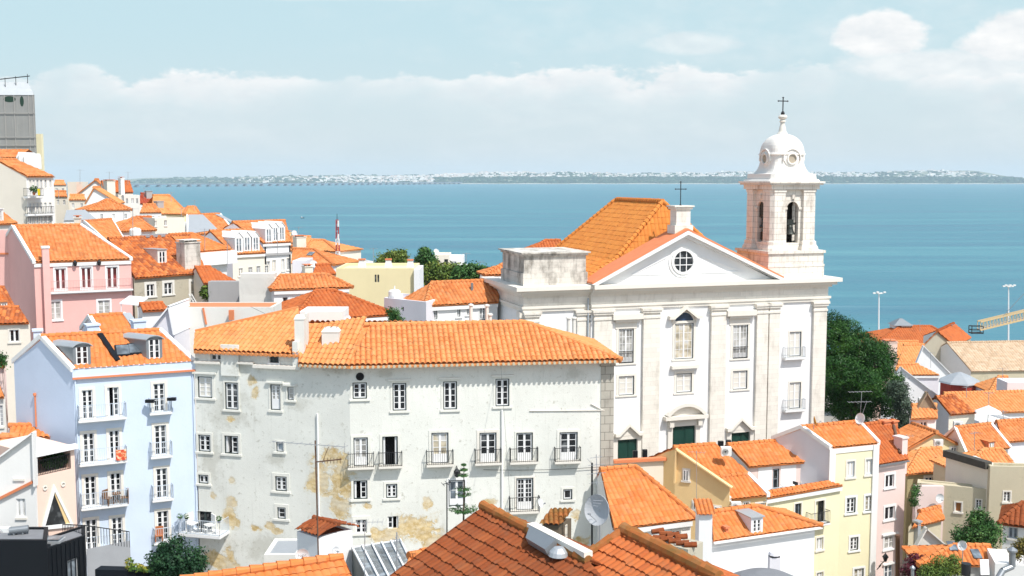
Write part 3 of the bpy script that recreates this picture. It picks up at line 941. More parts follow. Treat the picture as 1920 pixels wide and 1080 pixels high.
shade = n.m('MULTIPLY_ADD', n.m('SUBTRACT', lump, lump2), 2.6, .52, clamp=True)
shade = n.m('MULTIPLY_ADD', n.ss(e, .03, .0), .25, n.m('MULTIPLY', shade, .8), clamp=True)
cl = n.mix(shade, (4.35, 4.62, 4.8), (5.7, 5.7, 5.65))
haze = n.ss(T, .45, .17, .35, .92)
base = n.mix(haze, sky.outputs[0], n.mix(n.ss(T, .0, .15), (3.85, 4.4, 4.6), (3.25, 4.4, 4.75)))
n.put(bg.inputs['Color'], n.mix(n.m('MULTIPLY', cov, n.ss(sep.outputs[1], -.02, .05)), base, cl))
bg.inputs['Strength'].default_value = SKYK
SC.view_settings.view_transform = 'Standard'
SC.view_settings.look = 'None'
SC.view_settings.exposure = .34
SC.view_settings.gamma = 1
SC.view_settings.use_curve_mapping = False
SC.cycles.max_bounces = 6
SC.cycles.volume_bounces = 1
SC.cycles.volume_step_rate = 4
SC.cycles.use_denoising = True

# ------------------------------------------------------------------ ground, water, far shore
def sstep(a, b, x):
    t = np.clip((x - a) / (b - a), 0, 1)
    return t * t * (3 - 2 * t)
def ground_z(x, y):
    z = 26.5 - np.maximum(0, y - 95) * .12
    z = z + 29 * sstep(95, 150, y) * sstep(18, -45, x)
    z = z * (1 - sstep(230, 350, y)) + 2.2 * sstep(230, 350, y)
    return np.where(y > 372, 2.2 - (y - 372) * .35, np.maximum(z, 2.2))
xs = np.linspace(-260, 420, 86); ys = np.concatenate([np.linspace(6, 372, 90), [376, 382, 420]])
X, Yg = np.meshgrid(xs, ys, indexing='ij')
mb = MB()
idx = np.arange(X.size).reshape(X.shape)
q = np.stack([idx[:-1, :-1], idx[1:, :-1], idx[1:, 1:], idx[:-1, 1:]], -1).reshape(-1, 4)
mb.blocks.append((np.stack([X, Yg, ground_z(X, Yg)], -1).reshape(-1, 3), q, np.zeros((q.size, 2)), 0))
GROUND = plaster('dusty_ground', (.30, .28, .25), .5, (.18, .16, .13), .1)
tag(mb.build('ground', GROUND), kind='structure')

m_, n, b = newmat('river_water')
p = n.pos()
band = n.noise(n.scale(p, (.0011, .0085, 0)), 1, 6, .6)
band2 = n.noise(n.scale(p, (.0028, .022, 0)), 1, 5, .6)
sepw = n.node('ShaderNodeSeparateXYZ'); n.put(sepw.inputs[0], p)
f = n.m('ADD', n.m('MULTIPLY', band, .6), n.m('MULTIPLY', band2, .4))
col = n.ramp(f, [(.34, (.022, .116, .188)), (.5, (.050, .182, .240)), (.64, (.100, .262, .300))])
strk = n.noise(n.scale(p, (.0022, .030, 0)), 1, 6, .68, .6)
col = n.mix(n.m('MULTIPLY', n.ss(strk, .60, .74), .35), col, (.20, .37, .43))
n.put(b.inputs['Base Color'], col)
n.put(b.inputs['Roughness'], n.ss(f, .35, .68, .32, .46))
b.inputs['Specular IOR Level'].default_value = .28
b.inputs['IOR'].default_value = 1.33
rip = n.noise(n.scale(p, (.12, .30, 1)), 1, 6, .65)
swell = n.noise(n.scale(p, (.012, .04, 1)), 1, 4, .6)
n.put(b.inputs['Normal'], n.bump(n.m('ADD', rip, n.m('MULTIPLY', swell, 1.5)), .55, 1.2))
WATER = m_
mb = MB()
mb.face([V((-9000, 4, 0)), V((9000, 4, 0)), V((9000, 17000, 0)), V((-9000, 17000, 0))])
tag(mb.build('water', WATER), kind='structure')

# land on the other bank: a low wooded strip, town houses on the rise behind it
WOODS = leafmat('far_woods', (.012, .045, .025), (.024, .07, .036), (.05, .11, .05), .006)
FARLAND = plaster('far_fields', (.20, .22, .15), .3, (.10, .13, .07), 0)
def far_y0(x): return 12700 + np.maximum(0, -x - 900) * 1.1 * (x > -1e9)
def far_h(x, t):
    """height over the strip; t = metres behind the shoreline"""
    s = .5 + .5 * sstep(-6000, 800, x)
    rise = (8 + 62 * s) * sstep(30, 1050, t) + (8 + 50 * s) * sstep(1000, 2700, t)
    hills = 9 * s * (np.sin(x * .0021 + 1.2) + .6 * np.sin(x * .0057 + t * .001) + .5 * np.sin(x * .0113)) * sstep(900, 2200, t)
    rise = rise + 26 * sstep(3200, 6000, x) * sstep(700, 2600, t)
    return np.maximum(1.5 + rise + hills, .6)
xs = np.linspace(-5200, 6200, 240); ts = np.linspace(-40, 2900, 46)
X, Tm = np.meshgrid(xs, ts, indexing='ij')
Yf = np.minimum(far_y0(X), 13600) + Tm
Z = np.where(Tm < 0, -1, far_h(X, Tm))
mb = MB()
idx = np.arange(X.size).reshape(X.shape)
q = np.stack([idx[:-1, :-1], idx[1:, :-1], idx[1:, 1:], idx[:-1, 1:]], -1).reshape(-1, 4)
mb.blocks.append((np.stack([X, Yf, Z], -1).reshape(-1, 3), q, np.zeros((q.size, 2)), 0))
tag(mb.build('far_bank', FARLAND), kind='structure')
# the sandy edge
mb = MB()
SAND = plaster('pale_sand', (.62, .58, .50), .1)
xk = np.linspace(-1200, 6200, 80)
for a, c in zip(xk, xk[1:]):
    ya, yc = float(min(far_y0(np.array(a)), 13600)), float(min(far_y0(np.array(c)), 13600))
    mb.hexa([V((a, ya - 70, .2)), V((c, yc - 70, .2)), V((c, yc + 60, .2)), V((a, ya + 60, .2))], V((0, 0, 7 + 2 * math.sin(a * .01))))
tag(mb.build('sand_beach', SAND), kind='structure')
# woods: thousands of lumpy crowns read as one dark mass
mb = MB()
N = 6500
x = NPR.uniform(-4800, 6100, N); dens = NPR.random(N)
t = np.where(dens < .8, NPR.uniform(60, 1050, N), NPR.uniform(1050, 2700, N))
keep = (x > -900) | (NPR.random(N) < .35)
x, t = x[keep], t[keep]
y = np.minimum(far_y0(x), 13600) + t
z = far_h(x, t)
N = len(x)
rw = NPR.uniform(16, 46, N); rh = NPR.uniform(9, 22, N)
dirs = np.array([(math.cos(a) * c, math.sin(a) * c, s_) for s_, c in ((0, 1.), (.62, .8)) for a in [2 * math.pi * k / 7 for k in range(7)]] + [(0, 0, 1)])
Vx = np.stack([x, y, z - 2], -1)[:, None, :] + dirs[None] * np.stack([rw, rw, rh * 1.4], -1)[:, None, :] * NPR.uniform(.75, 1.2, (N, 15, 1))
quads = []
for k in range(7):
    quads.append((k, (k + 1) % 7, 7 + (k + 1) % 7, 7 + k))
tri = [(7 + k, 7 + (k + 1) % 7, 14, 14) for k in range(7)]
Q = np.array(quads + tri)
qq = (Q[None] + (np.arange(N) * 15)[:, None, None]).reshape(-1, 4)
mb.blocks.append((Vx.reshape(-1, 3), qq, np.zeros((qq.size, 2)), 0))
tag(mb.build('far_woods', WOODS), 'long dark strip of woods along the opposite river bank', 'woods', kind='stuff')
# towns: some fourteen hundred little blocks, far past counting
def townmat(name, c, r):
    m, n, b = newmat(name)
    uv = n.node('ShaderNodeNewGeometry').outputs['Random Per Island']
    n.put(b.inputs['Base Color'], n.mix(uv, c, r)); b.inputs['Roughness'].default_value = .9
    return m
TOWNW = townmat('far_town_walls', (.72, .68, .64), (.86, .86, .85)); TOWNR = townmat('far_town_roofs', (.50, .24, .14), (.62, .50, .42))
mb = MB()
for i in range(3000):
    if RND.random() < .30: xx = RND.gauss(-1500, 800)
    else: xx = RND.uniform(-1800, 6000)
    clus = .5 + .5 * math.sin(xx * .0031 + 2) * math.cos(xx * .0013)
    tt = RND.uniform(250, 1900) if xx < -900 else RND.uniform(1000, 2700)
    if xx > -600 and RND.random() > .35 + .65 * clus: continue
    yy_ = float(min(far_y0(np.array(xx)), 13600)) + tt
    zz = float(far_h(np.array(xx), np.array(tt)))
    wd, hh = RND.uniform(14, 46), RND.choice([8, 9, 11, 14, 18, 24]) * RND.uniform(.8, 1.2)
    mb.cbox(V((xx, yy_, zz - 3)), wd, RND.uniform(12, 24), hh + 3, 0, RND.uniform(-.4, .4))
    if RND.random() < .5: mb.cbox(V((xx, yy_, zz + hh)), wd * .9, 12, 2.5, 1)
tag(mb.build('far_town', [TOWNW, TOWNR]), 'pale houses of the towns spread over the far river bank', 'town', kind='stuff')

# the long viaduct across the water
br = Thing('viaduct', 'long low bridge on many piers crossing the river far away', 'bridge', (-3600, 11400, 0))
BRC = simple('viaduct_concrete', (.20, .23, .27), .8)
pA, pB = V((-2950, 7300, 0)), V((-560, 12450, 0))
mb = MB()
L = pB - pA
side = V((-L.y, L.x, 0)).normalized()
mb.obox(pA + V((0, 0, 15)) - side * 14, L, side * 28, V((0, 0, 8)))
br.part(mb, 'deck', BRC)
for i in range(52):
    c = pA + L * ((i + .5) / 52)
    mb = MB()
    mb.cbox(c - V((0, 0, 2)), 16, 22, 17, 0, math.atan2(L.y, L.x)); mb.cbox(c - V((0, 0, 1)), 26, 34, 7, 0, math.atan2(L.y, L.x))
    br.part(mb, 'pier', BRC)

# the air between here and there
mb = MB()
mb.obox(V((-12000, -300, -9)), V((24000, 0, 0)), V((0, 17800, 0)), V((0, 0, 250)))
hz = bpy.data.materials.new('river_air'); hz.use_nodes = True
nt = hz.node_tree
for nd in list(nt.nodes):
    if nd.type == 'BSDF_PRINCIPLED': nt.nodes.remove(nd)
pv = nt.nodes.new('ShaderNodeVolumePrincipled')
pv.inputs['Color'].default_value = (.80, .90, 1.0, 1)
pv.inputs['Density'].default_value = 4.2e-5
pv.inputs['Anisotropy'].default_value = 0.0
nt.links.new(pv.outputs[0], nt.nodes['Material Output'].inputs['Volume'])
if HAZE: tag(mb.build('haze', hz), kind='stuff')
# ------------------------------------------------------------------ the church
CH = Thing('church', 'white baroque church with pediment front and square bell tower', 'church', at(1300, 900, 98))
_a, _b = at(1107, 700, 95), at(1547, 700, 102.2)
_a.z = _b.z = 0
cdv = (_b - _a); CW = cdv.length; cdv.normalize()
cn = V((cdv.y, -cdv.x, 0))
FW = Wall(CH, _a, _b, 0, 1)            # helper plane: u along the front, o outwards
def U(px, py=650, o=0): return FW.hit(px, py, o)[0]
def Zp(px, py, o=0): return FW.hit(px, py, o)[1]
def lb(mb, u0, u1, z0, z1, o0, o1, m=0): FW.box(mb, u0, u1, z0, z1, o0, o1, m)
zb = 24
zc1 = Zp(1290, 528)                     # top of the cornice
zc0 = Zp(1290, 546)
zf0 = Zp(1290, 574)                     # underside of the frieze
uL, u0_, uP, uR = U(985), U(1107), U(1461), CW
LB_O = -.35                             # left bay sits back a little
# walls
mainw = Wall(CH, FW.P(u0_, 0), FW.P(uP, 0), zb, zf0 + .05, 0)
towerw = Wall(CH, FW.P(uP, 0, 0), FW.P(uR, 0, 0), zb, zf0 + .05, 0)
leftw = Wall(CH, FW.P(uL, 0, LB_O), FW.P(u0_, 0, LB_O), zb, zf0 + .05, 0)
lside = Wall(CH, FW.P(uL, 0, -10), FW.P(uL, 0, LB_O), zb, zf0 + .05, 0)
rside = Wall(CH, FW.P(uR, 0, 0), FW.P(uR, 0, -6.5), zb, zf0 + .05, 0)
kw = dict(sur=.22, smat=TRIM, out=DKFRAME)
mainw.win(1160, 616, 1188, 681, ny=4, nx=4, pane=G_CURT, solid=.12, **kw)
mainw.win(1374, 608, 1402, 672, ny=4, nx=4, pane=G_CURT, solid=.12, **kw)
mainw.win(1160, 705, 1189, 741, ny=3, pane=SHUT, **kw)
mainw.win(1268, 700, 1297, 736, ny=3, pane=SHUT, **kw)
mainw.win(1374, 695, 1401, 730, ny=3, pane=SHUT, **kw)
cw = mainw.win(1265, 606, 1300, 673, ny=4, nx=4, pane=G_BEIGE, **kw)
towerw.win(1480, 622, 1502, 668, ny=3, pane=SHUT, sur=.16, out=DKFRAME, sill=False)
towerw.win(1480, 717, 1501, 766, ny=3, pane=SHUT, sur=.16, out=DKFRAME, sill=False)
for y in (671, 769): towerw.balcony(1473, 1511, y, .5, .95, .16, iron=GREYIRON, slab=TRIMW)
# french-door guard rails on the two tall windows
for (x0, x1, yb) in ((1160, 1188, 681), (1374, 1402, 672)):
    rm = MB()
    a, z = mainw.hit(x0, yb); c, _ = mainw.hit(x1, yb)
    for h in (.05, 1.0): rm.bar(mainw.P(a, z + h, .02), mainw.P(c, z + h, .02), .04)
    for i in range(12): rm.bar(mainw.P(a + (c - a) * i / 11, z, .02), mainw.P(a + (c - a) * i / 11, z + 1, .02), .022)
    CH.part(rm, 'railing', IRON)
# green doors
def gdoor(x0, y0, x1, z0):
    uA, uB = U(x0, y0), U(x1, y0); zt = Zp((x0 + x1) / 2, y0)
    mainw.holes.append((uA - u0_, z0, uB - u0_, zt))
    mb = MB()
    lb(mb, uA, uB, z0, zt, -.16, -.08)
    w = (uB - uA) / 2
    for s_ in (0, 1):
        for k in range(4):
            h = (zt - z0) / 4
            a0, b0 = uA + s_ * w + .12, z0 + k * h + .12
            lb(mb, a0, a0 + w - .24, b0, b0 + h - .24, -.08, -.05)
            lb(mb, a0 + .1, a0 + w - .34, b0 + .1, b0 + h - .34, -.05, -.03)
    d = CH.part(mb, 'door', GREEN)
    tm = MB()
    lb(tm, uA - .45, uA, z0, zt + .45, .003, .18); lb(tm, uB, uB + .45, z0, zt + .45, .003, .18); lb(tm, uA, uB, zt, zt + .45, .003, .18)
    CH.part(tm, 'door_surround', TRIM, d)
zd = 26.2
gdoor(1157, 823, 1194, zd); gdoor(1260, 797, 1303, zd); gdoor(1370, 810, 1405, zd)
def gable_hood(xl, xr, ybase, yap, xap=None, out=.5, thick=.28, fill=True, flatend=.25):
    """little pediment: two raking bars, short level ends and a filled panel"""
    a, c = U(xl, ybase), U(xr, ybase); z = Zp((xl + xr) / 2, ybase); zt = Zp((xl + xr) / 2, yap)
    m = (a + c) / 2
    mb = MB()
    e = (c - a) * flatend * .6
    pts = [(a, z), (a + e, z), (m, zt), (c - e, z), (c, z)]
    for (p, h), (q_, k) in zip(pts, pts[1:]):
        mb.hexa([FW.P(p, h - thick, .003), FW.P(q_, k - thick, .003), FW.P(q_, k, .003), FW.P(p, h, .003)], cn * out)
    if fill: mb.prism([FW.P(a + e, z - thick - .01, .002), FW.P(c - e, z - thick - .01, .002), FW.P(m, zt - thick - .01, .002)], cn * (out * .4))
    return CH.part(mb, 'hood_moulding', TRIM)
gable_hood(1252, 1313, 591, 573, fill=False)
gable_hood(1151, 1203, 810, 792); gable_hood(1360, 1413, 800, 781)
# frieze panels, straight lintels, ledge and plinth, each a piece of its own
def band(name, *boxes):
    mb = MB()
    for q in boxes: lb(mb, *q)
    return CH.part(mb, name, TRIM)
for x0, x1, y0, y1 in ((1163, 1190, 806, 816), (1375, 1400, 795, 805)):
    band('frieze_panel', (U(x0, y1), U(x1, y1), Zp(x0, y1), Zp(x0, y0), .003, .1))
for x0, x1, y0, y1 in ((1146, 1202, 588, 598), (1360, 1414, 581, 591)):
    m = (x0 + x1) / 2
    band('lintel', (U(x0, y1), U(x1, y1), Zp(m, y1), Zp(m, y0), .003, .5), (U(x0 + 6, y1), U(x1 - 6, y1), Zp(m, y1 + 5), Zp(m, y1), .003, .3),
         (U(x0 + 8, y1), U(x1 - 8, y1), Zp(m, y1 + 18), Zp(m, y1 + 5), .003, .06))
band('ledge', (U(1257, 686), U(1308, 686), Zp(1282, 690), Zp(1282, 684), .003, .4))
band('plinth', (u0_, uP, zb, zd - .2, .003, .3))
# arched head of the middle window
uA, uB, zs = U(1265, 606), U(1300, 606), Zp(1282, 605)
um, rr = (uA + uB) / 2, (uB - uA) / 2
mb, pm = MB(), MB()
arc = [(um + math.cos(t) * rr, zs + math.sin(t) * rr) for t in [math.pi * i / 14 for i in range(15)]]
pm.face([FW.P(a, z, .012) for a, z in arc])
for k in (1.0, 1.18):
    for (a, z), (c, d) in zip(arc, arc[1:]):
        f = lambda a, z, k: (um + (a - um) * k, zs + (z - zs) * k)
        p0, p1, p2, p3 = f(a, z, k), f(c, d, k), f(c, d, k + .14), f(a, z, k + .14)
        mb.hexa([FW.P(*p0, .003), FW.P(*p1, .003), FW.P(*p2, .003), FW.P(*p3, .003)], cn * (.12 if k > 1 else .06))
h = CH.part(mb, 'window_arch', TRIM)
CH.part(pm, 'pane', G_BLUE, h)
# curved pediment over the middle door
a, c = U(1246, 775), U(1320, 775); z = Zp(1283, 775); zt = Zp(1283, 754)
m = (a + c) / 2; hw = (c - a) / 2; rad = (hw * hw + (zt - z) ** 2) / (2 * (zt - z)); zc_ = zt - rad
th0 = math.asin(hw / rad)
mb = MB()
lb(mb, a - .15, c + .15, z - .45, z - .12, .003, .6)
arc = [(m + math.sin(t) * rad, zc_ + math.cos(t) * rad) for t in [th0 * (i / 8 - 1) for i in range(17)]]
for (p, q_), (r_, s_) in zip(arc, arc[1:]):
    k = 1 - .3 / rad
    g2 = lambda x, y: (m + (x - m) * k, zc_ + (y - zc_) * k)
    mb.hexa([FW.P(p, q_, .003), FW.P(r_, s_, .003), FW.P(*g2(r_, s_), .003), FW.P(*g2(p, q_), .003)], cn * .6)
mb.prism([FW.P(a + .2, z - .1, .002)] + [FW.P(m + (x - m) * .97, zc_ + (y - zc_) * .985, .002) for x, y in arc[1:-1]] + [FW.P(c - .2, z - .1, .002)], cn * .15)
lb(mb, a + .35, a + .75, z - 1.1, z - .45, .003, .45); lb(mb, c - .75, c - .35, z - 1.1, z - .45, .003, .45)
lb(mb, a + .8, c - .8, z - 1.1, z - .5, .003, .2)
CH.part(mb, 'hood_moulding', TRIM)
# pilasters
def pilaster(x0, x1, o=0., dep=.28):
    pil = MB()
    a, c = U(x0, 640), U(x1, 640)
    lb(pil, a, c, zb, zf0 - .9, o + .003, o + dep)
    lb(pil, a - .06, c + .06, zf0 - .9, zf0 - .72, o + .003, o + dep + .06)
    lb(pil, a, c, zf0 - .72, zf0 - .42, o + .003, o + dep)
    lb(pil, a - .10, c + .10, zf0 - .42, zf0 - .22, o + .003, o + dep + .12)
    lb(pil, a - .18, c + .18, zf0 - .22, zf0 - .02, o + .003, o + dep + .2)
    CH.part(pil, 'pilaster', STONE)
for x0, x1 in ((1112, 1146), (1204, 1235), (1331, 1359), (1416, 1437), (1439, 1459), (1522, 1546)): pilaster(x0, x1)
pilaster(986, 1012, LB_O); pilaster(1083, 1106, LB_O)
for b0 in (-.75, -8.6):
    ps = MB()
    p0 = FW.P(uL, zb, b0 + LB_O)
    ps.obox(p0, cn * .7, -cdv * .25, V((0, 0, zf0 - .5 - zb))); ps.obox(FW.P(uL, zf0 - .5, b0 + LB_O - .1), cn * .9, -cdv * .4, V((0, 0, .48)))
    CH.part(ps, 'pilaster', STONE)
# entablature: frieze, architrave and projecting cornice along front, left bay and its side
en = MB()
def course(z0, z1, out, m=0):
    lb(en, u0_ - .02, uR + out, z0, z1, -.4, out, m)
    lb(en, uL - out, u0_ - .02, z0, z1, -.4 + LB_O, out + LB_O, m)
    en.obox(FW.P(uL + .4, z0, -.4 + LB_O), -cdv * (out + .4), -cn * 9.6, V((0, 0, z1 - z0)), m)
    en.obox(FW.P(uR - .4, z0, -.4), cdv * (out + .4), -cn * 6.1, V((0, 0, z1 - z0)), m)
course(zf0 + .45, zc0, .06, 1)
course(zf0, zf0 + .25, .16); course(zf0 + .25, zf0 + .45, .26)
course(zc0, zc0 + .22, .3); course(zc0 + .22, zc0 + .5, .62); course(zc0 + .5, zc1, .95)
CH.part(en, 'entablature', [TRIM, STONE])
# pediment
ap = (U(1283, 432), Zp(1283, 432))
pu0, pu1 = U(1107, 531) + .2, U(1458, 518) - .1
pe = MB()
rk = .62
k0, k1 = (pu0, zc1), (pu1, zc1)
pe.prism([FW.P(pu0 + .4, zc1 - .02, -.55), FW.P(pu1 - .4, zc1 - .02, -.55), FW.P(ap[0], ap[1] - .35, -.55)], cn * .62)
CH.part(pe, 'tympanum', WHITE2)
rkm = MB()
for (x, z) in (k0, k1):
    for dz0, dz1, o in ((-.62, -.32, .45), (-.32, 0, .85)):
        e = -1 if x < ap[0] else 1
        ends = [(x + e * .35, z + dz0 + .06), (ap[0], ap[1] + dz0), (ap[0], ap[1] + dz1), (x + e * .35, z + dz1 + .06)]
        if ends[0][1] < zc1: ends[0] = (x + e * .2 - e * .35 * .9, zc1 + .004)
        rkm.hexa([FW.P(u, zz, -.4) for u, zz in ends], cn * (.4 + o))
CH.part(rkm, 'raking_cornice', TRIMW)
# inner raised moulding of the tympanum and the round window
cu, cz = U(1280, 490), Zp(1280, 490)
tm = MB()
inn = [(pu0 + 3.6, zc1 + .75), (pu1 - 3.6, zc1 + .75), (ap[0], ap[1] - 2.2)]
def ring(mb, r0, r1, o0, o1, m=0, N_=28):
    for i in range(N_):
        t0, t1 = 2 * math.pi * i / N_, 2 * math.pi * (i + 1) / N_
        pts = [(cu + math.cos(t) * r, cz + math.sin(t) * r) for t, r in ((t0, r0), (t1, r0), (t1, r1), (t0, r1))]
        mb.hexa([FW.P(u, z, o0) for u, z in pts], cn * (o1 - o0), m)
rw_ = (U(1298, 490) - U(1262, 490)) / 2
ring(tm, rw_, rw_ + .22, .06, .24); ring(tm, rw_ + .24, rw_ + .46, .06, .16)
ow = CH.part(tm, 'round_window', TRIMW)
pm = MB()
pm.face([FW.P(cu + math.cos(t) * rw_, cz + math.sin(t) * rw_, .075) for t in [2 * math.pi * i / 28 for i in range(28)]])
CH.part(pm, 'pane', G_DARK, ow)
gm = MB()
for f in (-.33, .33):
    e = math.sqrt(1 - f * f) * rw_
    lb(gm, cu + f * rw_ - .035, cu + f * rw_ + .035, cz - e, cz + e, .085, .13); lb(gm, cu - e, cu + e, cz + f * rw_ - .035, cz + f * rw_ + .035, .085, .132)
CH.part(gm, 'glazing_bars', FRAME, ow)
for (p, q_) in (((inn[0][0], inn[0][1]), (cu - rw_ * 1.9, inn[0][1])), ((cu + rw_ * 1.9, inn[1][1]), (inn[1][0], inn[1][1])), ((inn[0][0], inn[0][1]), (ap[0] - 1.7, ap[1] - 2.3)), ((inn[1][0], inn[1][1]), (ap[0] + 1.7, ap[1] - 2.3))):
    mm = MB(); mm.bar(FW.P(*p, .08), FW.P(*q_, .08), .1, 0, .1)
    CH.part(mm, 'moulding', WHITE2)
# nave roof, hipped and sprung at the eaves; the smooth terracotta slopes behind the pediment
rf = MB()
uc = ap[0]
zE = zc1 + .25; zR = at(1230, 378, 104).z
e0, e1 = .3, 2 * uc - .3
rb0, rb1 = -4.4, -15.0
def NP(u, o, z): return FW.P(u, z, o)
midu, midz = 3.1, zE + 1.6
El, Er = [NP(e0, -1.6, zE), NP(e0, -19.0, zE)], [NP(e1, -1.6, zE), NP(e1, -19.0, zE)]
k = midu / (uc - e0)
Ml = [NP(e0 + midu, -1.6 + (rb0 + 1.6) * k, midz), NP(e0 + midu, -19.0 + (rb1 + 17.5) * k, midz)]
Mr = [NP(e1 - midu, -1.6 + (rb0 + 1.6) * k, midz), NP(e1 - midu, -19.0 + (rb1 + 17.5) * k, midz)]
Rg = [NP(uc, rb0, zR), NP(uc, rb1, zR)]
TT = dict(per=.38, row=.55, amp=.06, step=.022)
def planar(q):                       # two triangles keep a twisted quad honest
    rf.tile([q[0], q[1], q[2]], **TT); rf.tile([q[0], q[2], q[3]], **TT)
for q in ([El[1], El[0], Ml[0], Ml[1]], [Ml[1], Ml[0], Rg[0], Rg[1]], [Er[0], Er[1], Mr[1], Mr[0]], [Mr[0], Mr[1], Rg[1], Rg[0]]): rf.tile(q, **TT)
rf.tile([El[0], Er[0], Mr[0], Ml[0]], **TT); rf.tile([Ml[0], Mr[0], Rg[0]], **TT)
rf.tile([Er[1], El[1], Ml[1], Mr[1]], **TT); rf.tile([Mr[1], Ml[1], Rg[1]], **TT)
up = V((0, 0, .09))
for p, q in ((Rg[0], Rg[1]), (El[0], Ml[0]), (Ml[0], Rg[0]), (Er[0], Mr[0]), (Mr[0], Rg[0]), (El[1], Ml[1]), (Ml[1], Rg[1]), (Er[1], Mr[1]), (Mr[1], Rg[1])): rf.ridge(p + up, q + up, .2)
rfo = CH.part(rf, 'nave_roof', T_CHURCH)
fl = MB()
for (x, z) in (k0, k1):
    e = -1 if x < ap[0] else 1
    a, c = FW.P(x + e * .3, z + .1, .72), FW.P(ap[0], ap[1] + .05, .72)
    a2, c2 = FW.P(x + e * .3, z + .1, -2.1), FW.P(ap[0], ap[1] + .05, -2.1)
    fl.hexa([a, c, c2, a2], V((0, 0, .16)))
CH.part(fl, 'pediment_roof', FLASH)
nb = MB()
nb.obox(NP(e0 + .5, -1.0, zb), cdv * (e1 - e0 - 1), -cn * 16.2, V((0, 0, zE - zb - .05)))
CH.part(nb, 'nave', WHITE2)
# low stained attic over the left bay
at_ = MB()
a0, a1 = uL + .1, U(1102, 500, LB_O) - .05
za, zb2, zc_ = Zp(1040, 528, LB_O), Zp(1040, 512, LB_O), Zp(1040, 480, LB_O)
zt = Zp(1040, 473, LB_O)
za = zc1
def ablock(z0, z1, g_, m=0): at_.obox(FW.P(a0 - g_, z0, LB_O - .3 + g_), cdv * (a1 - a0 + 2 * g_), -cn * (6.0 + 2 * g_), V((0, 0, z1 - z0)), m)
ablock(za, zb2, .12); ablock(zb2 + .002, zc_, 0.); ablock(zc_ + .002, zt - .12, .15); ablock(zt - .118, zt, .32)
CH.part(at_, 'attic', STONE2)
sl = MB()
u_, z_ = lside.hit(963, 552)
lside.holes.append((u_ - .35, z_ - .9, u_ + .35, z_ + .9))
dk = MB(); lside.box(dk, u_ - .4, u_ + .4, z_ - 1, z_ + 1, -.3, -.2); CH.part(dk, 'window', G_DARK)
wm = MB()
for w_ in (mainw, towerw, leftw, lside, rside): w_.mesh(wm)
for p, q in ((FW.P(uR, 0, -6.5), FW.P(uP, 0, -6.5)), (FW.P(u0_, 0, -10), FW.P(uL, 0, -10))):
    Wall(CH, p, q, zb, zc1).mesh(wm)
lb(wm, uL + .2, u0_ + 1, zc1 - .3, zc1 - .05, -9.5, -.5); lb(wm, uP - 1, uR - .2, zc1 - .3, zc1 - .05, -6.3, -.5)
CH.part(wm, 'wall', WHITE2)
# ball spouts / rain pipe in the corner
pp = MB(); pp.cyl(FW.P(u0_ - .25, zb, .05), FW.P(u0_ - .25, zc0 - .3, .05), .07, .07, 8); CH.part(pp, 'drainpipe', GREYIRON)
# pedestal on the apex with its cross
ac = MB()
pc = FW.P(uc - .1, ap[1] - .6, -.6)
rz = math.atan2(cdv.y, cdv.x)
zt1, zt2 = at(1278, 384, 98).z, at(1278, 392, 98).z
zt3 = at(1278, 409, 98).z
ac.cbox(pc, 1.75, 1.5, zt3 - pc.z - .6, 0, rz); ac.cbox(V((pc.x, pc.y, zt3 - .6)), 1.35, 1.2, zt2 - zt3 + .6, 0, rz)
ac.cbox(V((pc.x, pc.y, zt2)), 1.65, 1.45, (zt1 - zt2) * .5, 0, rz); ac.cbox(V((pc.x, pc.y, zt2 + (zt1 - zt2) * .5)), 1.9, 1.65, (zt1 - zt2) * .35, 0, rz)
CH.part(ac, 'acroterion', STONE)
def cross(c, H, W_, t, name='cross', yc=.72):
    mb = MB()
    mb.bar(c, c + V((0, 0, H)), t)
    x = cdv
    mb.bar(c + V((0, 0, H * yc)) - x * W_ / 2, c + V((0, 0, H * yc)) + x * W_ / 2, t)
    for q in (c + V((0, 0, H * yc)) - x * W_ / 2, c + V((0, 0, H * yc)) + x * W_ / 2, c + V((0, 0, H))):
        mb.lathe(q - V((0, 0, t)), [(0, 0), (t * 1.3, t), (0, t * 2)], 8)
    mb.lathe(c, [(t * 1.8, 0), (t * 2.2, t * 2), (t, t * 4)], 8)
    return CH.part(mb, name, IRON)
cross(V((pc.x, pc.y, zt1 - .25)), at(1277, 341, 98).z - zt1 + .25, 1.0, .07)
# bell tower
ped0, ped1 = U(1442, 495), U(1545, 495)
tw = ped1 - ped0
tc = (ped0 + ped1) / 2; to = -tw / 2 - .1
def zt_(py): return Zp(1490, py, -.3)
tb = MB()
def sq(mb, z0, z1, w_, m=0): mb.obox(FW.P(tc - w_ / 2, z0, to + w_ / 2), cdv * w_, -cn * w_, V((0, 0, z1 - z0)), m)
sq(tb, zc1 - .4, zt_(500), tw + .1); sq(tb, zt_(500) + .002, zt_(496), tw + .16); sq(tb, zt_(496) + .002, zt_(475), tw)
sq(tb, zt_(475) + .002, zt_(470), tw + .28)
CH.part(tb, 'tower_base', STONE3)
